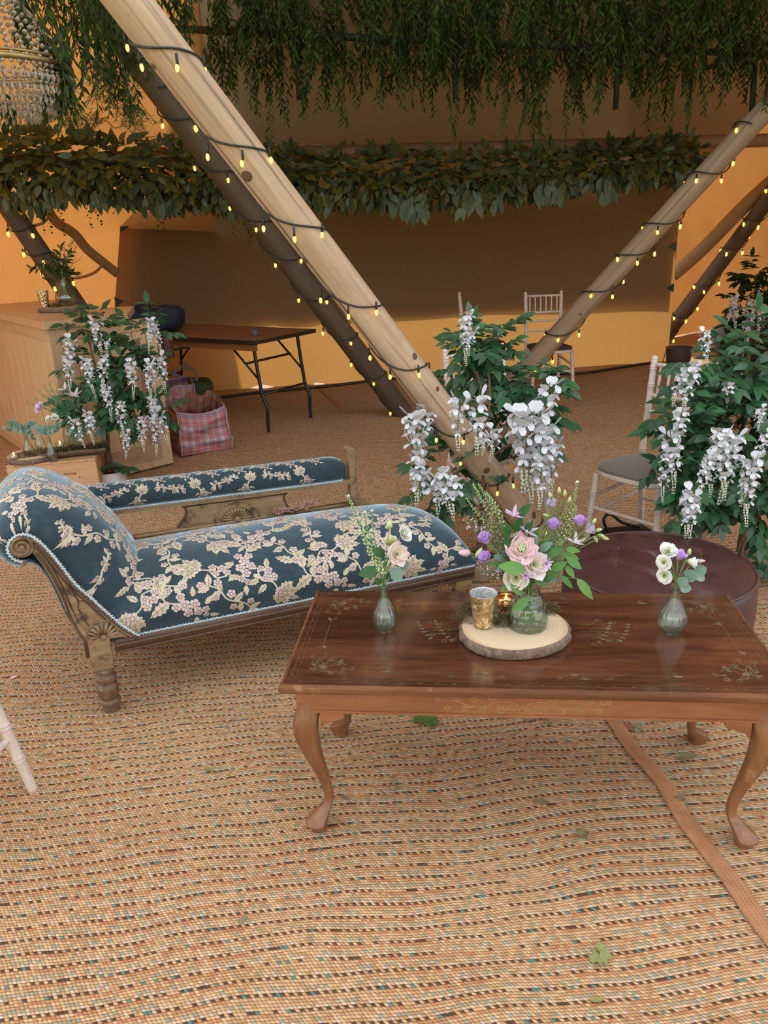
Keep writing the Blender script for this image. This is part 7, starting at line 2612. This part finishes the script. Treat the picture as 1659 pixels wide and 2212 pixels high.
branchy('round-leaved eucalyptus arching left over the pine crate', v2 + Vector((0, 0, .01)), [(15, 912, 0), (25, 920, 0), (45, 925, 0), (60, 930, 0), (75, 915, .02), (70, 945, 0), (12, 928, 0)], v2.y, T_ROUND, LF_EUC, .030, 3, 'eucalyptus_sprig', .11)
branchy('eucalyptus leaves around the white roses on the pine crate', v1 + Vector((0, .003, .01)), [(85, 935, 0), (95, 930, -.01), (120, 930, 0), (128, 925, 0), (75, 925, .01)], v1.y, T_ROUND, LF_EUC, .034, 4, 'eucalyptus_sprig', .14)
pv = cM @ Vector((.115, .15, CRZ + .052))
cv = thing('glass_jar', 'diamond-cut silvered glass jar holding the greenery on the pine crate', 'vase', pv)
mb = MB(); mb.lathe([(.0005, 0), (.05, 0), (.056, .01), (.058, .07), (.054, .10), (.044, .125), (.048, .14), (.045, .14), (.041, .125), (.05, .10), (.054, .07), (.05, .012), (.0005, .008)], 48, rib=lambda q, z: 1 + .02 * math.sin(q * 10 + z * 200) * math.sin(q * 10 - z * 200)); mb.build('glass_body', M_GLASS, cv)
branchy('bushy dark greenery in the diamond-cut jar on the pine crate', pv + Vector((0, 0, .01)), [(110, 870, 0), (130, 860, 0), (150, 850, .02), (150, 880, 0), (165, 895, 0), (140, 890, -.03), (125, 900, -.02), (170, 870, 0), (160, 915, -.03), (145, 915, -.03)], pv.y, T_OVATE, LF_TREE, .055, 5, 'foliage_stem', .14)
branchy('fine grassy twigs rising left of the potted wisteria from the crate', pv + Vector((-.02, 0, .01)), [(82, 845, 0), (95, 835, .02), (105, 828, 0), (118, 850, 0), (75, 862, 0), (55, 870, 0), (122, 840, .02), (88, 870, 0), (100, 860, 0)], pv.y, leaf_template(.12, 2), M_FILL, .03, 6, 'twigs', .14)
clematis('pink star-shaped clematis over the crate, left of the potted wisteria', pv + Vector((0, 0, .02)), pv + Vector((0, 0, .14)), 162, 855, pv.y - .05, (-.1, -.3, .9), .06, 6, False, 'starp')
clematis('pale clematis seen from the side above the pink one by the bar', pv + Vector((.01, 0, .02)), pv + Vector((0, 0, .14)), 140, 842, pv.y - .05, (-.3, -.3, .9), .055, 5, False, 'starp')


def tealight(label, c):
    t = thing('tealight_holder', label, 'candle holder', c)
    mb = MB(); mb.lathe([(.0005, 0), (.022, 0), (.027, .01), (.028, .034), (.025, .034), (.023, .012), (.0005, .010)], 24); mb.build('glass_cup', M_GLASS, t)
    mb = MB(); mb.lathe([(.0005, .0105), (.019, .0105), (.019, .022), (.0005, .022)], 14); mb.build('candle', M_WAX, t)
    mb = MB(); mb.lathe([(.0005, .022), (.005, .028), (.0055, .034), (.001, .046)], 8); mb.build('led_flame', M_FLAME, t)


tealight('lit tealight on the left of the crate slice', cM @ Vector((-.20, .02, CRZ + .031)))
tealight('lit tealight between the small vases and the diamond-cut jar', cM @ Vector((.045, .10, CRZ + .058)))
# lights lying on the bar slice
# ------------------------------------------------------------------ chandelier
M_CRYSTAL = NT('crystal'); M_CRYSTAL.set(base=(.70, .60, .48), rough=.08, trans=.6, ior=1.5, spec=.8); M_CRYSTAL = M_CRYSTAL.mat
M_BRASS = mat_plain('gilt_brass', (0.34, 0.23, 0.10), .4, .25, 40, metal=.8)
hc = D(-12, 150, 3.35)
ch = thing('chandelier', 'crystal bead chandelier cut by the upper left corner', 'chandelier', hc)
HR = .275
mb = MB(); mb.tube([(HR * math.cos(2 * PI * i / 60), HR * math.sin(2 * PI * i / 60), 0) for i in range(61)], .011, 8)
mb.tube([(HR * math.cos(2 * PI * i / 60), HR * math.sin(2 * PI * i / 60), .020) for i in range(61)], .005, 6); mb.build('ring', M_BRASS, ch)
mb = MB(); mb.tube([(HR * .33 * math.cos(2 * PI * i / 30), HR * .33 * math.sin(2 * PI * i / 30), .46) for i in range(31)], .009, 8); mb.build('crown', M_BRASS, ch)
mb = MB(); mb.tube([(0, 0, .46), (0, 0, 1.3)], .006, 6); mb.build('chain', M_BRASS, ch)
_o = MB(); _o.lathe([(.0004, -1), (.85, -.35), (1, 0), (.85, .35), (.0004, 1)], 6)
BEAD = (np.array(_o.v), _o.f)
st_ = MB()     # one swag strand from ring to crown in the x-z plane
for k in range(22):
    t = k / 21; x = HR * (1 - .67 * t) - .045 * math.sin(PI * t); z = .01 + .45 * t
    st_.tmpl(BEAD, Matrix.Translation((x, 0, z)) @ Matrix.Scale(.0095, 4))
me_s = st_.mesh('bead_strand', M_CRYSTAL, smooth=False)
for k in range(34):
    inst('bead_strand', me_s, Matrix.Rotation(2 * PI * k / 34, 4, 'Z'), ch, world=False)
for tier, (r, z0, z1) in enumerate(((HR * 1.0, -.015, -.055), (HR * .97, -.05, -.095), (HR * .86, -.085, -.125), (HR * .70, -.11, -.15), (HR * .5, -.13, -.165))):
    n = int(2 * PI * r / .026)
    dm = MB()
    dm.tmpl(BEAD, Matrix.Translation((0, 0, z0)) @ Matrix.Scale(.009, 4))
    dm.tmpl(BEAD, Matrix.Translation((0, 0, (z0 + z1) / 2)) @ Matrix.Scale(.008, 4))
    dm.tmpl(BEAD, Matrix.Translation((0, 0, z1)) @ Matrix.Diagonal((.009, .006, .018, 1)))
    me_d = dm.mesh('crystal_drop', M_CRYSTAL, smooth=False)
    for k in range(n):
        q = 2 * PI * k / n
        inst('crystal_drop', me_d, Matrix.Rotation(q, 4, 'Z') @ Matrix.Translation((r, 0, 0)), ch, world=False)

# ------------------------------------------------------------------ webbing straps on the matting
M_WEB = NT('brown_webbing')
_co = M_WEB.coord('UV'); _sp = M_WEB.new('ShaderNodeSeparateXYZ'); M_WEB.link(_co, _sp.inputs[0])
_a = M_WEB.math('FRACT', M_WEB.math('MULTIPLY', _sp.outputs[0], 110.0)); _b = M_WEB.math('FRACT', M_WEB.math('ADD', M_WEB.math('MULTIPLY', _sp.outputs[1], 5.0), M_WEB.math('MULTIPLY', _a, .0)))
_st = M_WEB.math('MULTIPLY', M_WEB.math('COMPARE', _b, .5, .09), M_WEB.math('GREATER_THAN', _a, .35))
_ins = M_WEB.math('COMPARE', _sp.outputs[1], .5, .32)
_nz = M_WEB.noise(M_WEB.coord('Object'), 25, 4)
_base = M_WEB.ramp(_nz, [(.3, (0.36, 0.155, 0.065)), (.7, (0.47, 0.215, 0.095))])
M_WEB.set(base=M_WEB.mix(M_WEB.math('MULTIPLY', M_WEB.math('MULTIPLY', _st, _ins), .75), _base, (0.13, 0.05, 0.025)), rough=.75)
M_WEB.bump(M_WEB.math('MULTIPLY', _a, _b), .15, .002)
M_WEB = M_WEB.mat


def strap(label, pts, w, name='webbing_strap'):
    c = smooth_path([Vector((p.x, p.y, 0)) for p in pts], 14)
    mb = MB(); L = 0; uvs = []
    for i, p in enumerate(c):
        t = (c[min(i + 1, len(c) - 1)] - c[max(i - 1, 0)]).normalized(); s = Vector((-t.y, t.x, 0))
        if i: L += (p - c[i - 1]).length
        for k in range(5):
            q = p + s * w * (k / 4 - .5)
            mb.v.append((q.x, q.y, bumpf(q.x, q.y) + .006 + (.001 if 0 < k < 4 else -.003)))
            uvs.append((L, k / 4))
    for i in range(len(c) - 1):
        for k in range(4):
            mb.f.append((i * 5 + k, i * 5 + k + 1, (i + 1) * 5 + k + 1, (i + 1) * 5 + k)); mb.mi.append(0)
    o = mb.build(name, M_WEB, origin=c[0])
    uv = o.data.uv_layers.new(name='UVMap')
    for lp in o.data.loops: uv.data[lp.index].uv = uvs[lp.vertex_index]
    sm = o.modifiers.new('thickness', 'SOLIDIFY'); sm.thickness = .003; sm.offset = -1
    return tag(o, label, 'strap')


strap('brown stitched webbing strap running under the table to the right edge', [P(1270, 1470), P(1322, 1552), P(1365, 1615), P(1430, 1690), P(1476, 1765), P(1520, 1820), P(1580, 1895), P(1640, 1985), P(1700, 2060)], .047)
strap('end of a brown webbing strap at the bottom right corner', [P(1562, 2200), P(1600, 2240), P(1640, 2300)], .050)
strap('faded orange strap on the matting between folding table and slanting pole', [P(690, 832), P(712, 852), P(735, 872), P(748, 890)], .075)

# ------------------------------------------------------------------ leaves and petals dropped on the matting
LF_DRY = mat_leaf('withered_leaf', [(0.20, 0.17, 0.075), (0.26, 0.20, 0.10), (0.16, 0.16, 0.06)], .7, .15)
LF_OAK = mat_leaf('fresh_green_leaf', [(0.07, 0.16, 0.03), (0.10, 0.20, 0.045)], .45, .2)
LF_OLV = mat_leaf('olive_leaf', [(0.24, 0.27, 0.09), (0.30, 0.32, 0.12)], .55, .2)
rnd = random.Random(77)


def lobed(L, W, n=4):
    """an oak-like lobed leaf"""
    vs, fs = [], []
    k = n * 4
    for i in range(k + 1):
        t = i / k
        w = W * .5 * math.sin(PI * t ** .8) * (1 + .45 * math.sin(2 * PI * n * t)) + .0006
        z = .012 * math.sin(PI * t) * (L / .08) + .004 * math.sin(t * 9)
        vs += [(t * L, -w, z + .1 * w), (t * L, 0, z), (t * L, w, z + .18 * w)]
    for i in range(k):
        a = i * 3; fs += [(a, a + 3, a + 4, a + 1), (a + 1, a + 4, a + 5, a + 2)]
    return np.array(vs), fs


def fallen(label, px, py, L, W, rz, mat, lobes=True, tilt=0.0, petal_=False):
    p = P(px, py, 0); p.z = bumpf(p.x, p.y) + .004
    T = lobed(L, W) if lobes else (leaf_template(W / L, 5, .12, -.12)[0] * L, leaf_template(W / L, 5, .12, -.12)[1])
    me = tmesh('petal' if petal_ else 'fallen_leaf', T, mat)
    o = inst(me.name, me, Matrix.Translation(p) @ Matrix.Rotation(rz, 4, 'Z') @ Matrix.Rotation(tilt, 4, 'X'))
    return tag(o, label, 'petal' if petal_ else 'leaf')


fallen('fresh dark green leaf lying under the front of the coffee table', 890, 1552, .085, .045, R(-5), LF_OAK)
fallen('smaller dark green leaf beside the fresh one under the table', 925, 1566, .045, .025, R(25), LF_OAK)
fallen('olive leaf curled on the matting near the bottom right, left half of the pair', 1275, 2064, .055, .035, R(10), LF_OLV)
fallen('olive leaf standing up on the matting near the bottom right, right half of the pair', 1300, 2060, .045, .03, R(80), LF_OLV, True, R(30))
fallen('withered leaf on the matting beside the left end of the strap under the table', 1372, 1582, .05, .028, R(60), LF_DRY, True, R(30))
fallen('withered leaf left of the strap in the middle of the matting', 1244, 1790, .045, .022, R(-55), LF_DRY)
fallen('pale withered leaf above that one, nearer the table', 1150, 1728, .05, .02, R(-15), LF_DRY)
fallen('withered leaf right of the strap by the right front table leg', 1468, 1640, .06, .03, R(15), LF_DRY)
fallen('dry leaf scrap lying against the strap edge', 1462, 1735, .05, .02, R(40), LF_DRY)
fallen('thin withered leaf under the table, left of the strap', 1132, 1555, .045, .018, R(5), LF_DRY, False)
fallen('small withered leaf right under the rear rail of the table', 1180, 1560, .03, .015, R(-60), LF_DRY)
fallen('withered leaf beside the left front leg of the coffee table', 685, 1578, .035, .025, R(-50), LF_DRY, True, R(20))
fallen('small dry leaf below the left end of the table', 735, 1715, .030, .012, R(-20), LF_DRY, False)
fallen('small dry leaf in the middle of the matting below the table', 848, 1700, .030, .014, R(80), LF_DRY)
fallen('dry leaf below the middle of the table apron', 925, 1655, .030, .014, R(-80), LF_DRY)
fallen('small green leaf lying left of the chaise leg on the open matting', 175, 1683, .028, .012, R(20), LF_OLV, False)
fallen('yellowish leaf on the matting between chaise leg and table', 440, 1655, .035, .016, R(-30), LF_OLV, False)
fallen('tiny green leaf against the foot of the front chaise leg', 240, 1533, .022, .014, R(10), LF_OAK, False)
fallen('dark crumpled leaf on the matting behind the front chaise leg', 185, 1378, .035, .028, R(30), LF_DRY, True, R(30))
fallen('thin leaf scrap near the bottom edge of the matting', 515, 1990, .03, .012, R(60), LF_DRY, False)
fallen('green leaf scrap near the bottom of the matting, left of the olive pair', 1275, 2150, .035, .012, R(0), LF_OLV, False)
M_PETALP = mat_plain('pink_petal_fallen', (0.75, 0.50, 0.58), .6)
fallen('single pink petal on the matting left of the chaise', 20, 1467, .030, .014, R(40), M_PETALP, False, 0, True)
fallen('tiny pale petal on the matting left of the chaise leg', 125, 1370, .014, .010, R(0), M_PETALP, False, 0, True)

# ------------------------------------------------------------------ pink astilbe sprig on the chaise
ap0 = chaise.matrix_basis @ Vector((.72, .50, .418)); ap1 = chaise.matrix_basis @ Vector((.88, .50, .435))
M_AST = mat_plain('dusty_pink_astilbe', (0.50, 0.27, 0.22), .8, .25, 90)
ast = thing('astilbe_sprig', 'dusty pink feathery astilbe sprig lying on the rear edge of the chaise seat', 'flower', ap0)
rnd = random.Random(9); mb = MB()
for i in range(26):
    q = ap0.lerp(ap1, i / 25) + Vector((0, 0, .004))
    for k in range(4):
        v = q + Vector((rnd.uniform(-.2, 1), rnd.uniform(-.5, .4), rnd.uniform(0, 1.0))).normalized() * .034 * rnd.uniform(.5, 1.2)
        mb.tube([q, v], [.0016, .0008], 3)
        for j in range(3): mb.ball(q.lerp(v, .4 + .3 * j), .0032, 5, 3)
mb.build('plumes', M_AST, ast, world=True)['kind'] = 'stuff'
mb = MB(); mb.tube([ap0 + Vector((-.03, 0, .002)), ap1], .0016, 5); mb.build('stem', M_GSTEM, ast, world=True)

# ------------------------------------------------------------------ black device with a cable behind the pouf
dv = P(1335, 1165, 0)
dev = thing('extension_box', 'flat black box with a looped lead on the matting behind the pouf', 'cable box', dv, R(10))
mb = MB(); mb.box(-.16, .16, -.05, .05, 0, .05, ch=.006); mb.build('box_body', M_BLACK, dev, smooth=False)
mb = MB(); mb.tube(smooth_path([(-.06, 0, .05), (-.09, -.01, .12), (-.05, 0, .14), (.03, .02, .08), (.12, 0, .052)], 8), .008, 7); mb.build('looped_lead', M_CABLE, dev)

# ------------------------------------------------------------------ things far back at right
M_GREY = mat_plain('grey_metal_tub', (0.14, 0.11, 0.10), .45, .2, 10, metal=.5)
bk = P(1463, 800, 0)
bkt = thing('metal_bucket', 'grey metal bucket at the foot of the curtain behind the right chair', 'bucket', bk)
mb = MB(); mb.lathe([(.0005, 0), (.11, 0), (.135, .24), (.14, .245), (.13, .245), (.105, .01), (.0005, .01)], 28); mb.build('bucket_body', M_GREY, bkt)
mb = MB(); mb.tube(smooth_path([(-.137, 0, .23), (-.16, 0, .10), (-.15, 0, .02)], 5), .006, 6); mb.build('handle', M_GREY, bkt)
M_HEAP = mat_plain('dark_brown_cloth', (0.030, 0.018, 0.012), .85, .3, 6, .4)
hp0 = P(1545, 792, 0)
mb = MB()
hpM = Matrix.Translation(hp0 + Vector((.62, .10, 0)))
mb.grid(lambda a, b: hpM @ sack(a, b, .55 * (1 + .15 * math.sin(6 * a)), .36, .25), 40, 16, cu=True)
tag(mb.build('cloth_heap', M_HEAP, origin=hp0), 'dark brown heap of cloth on the ground behind the right wisteria', 'cloth heap')
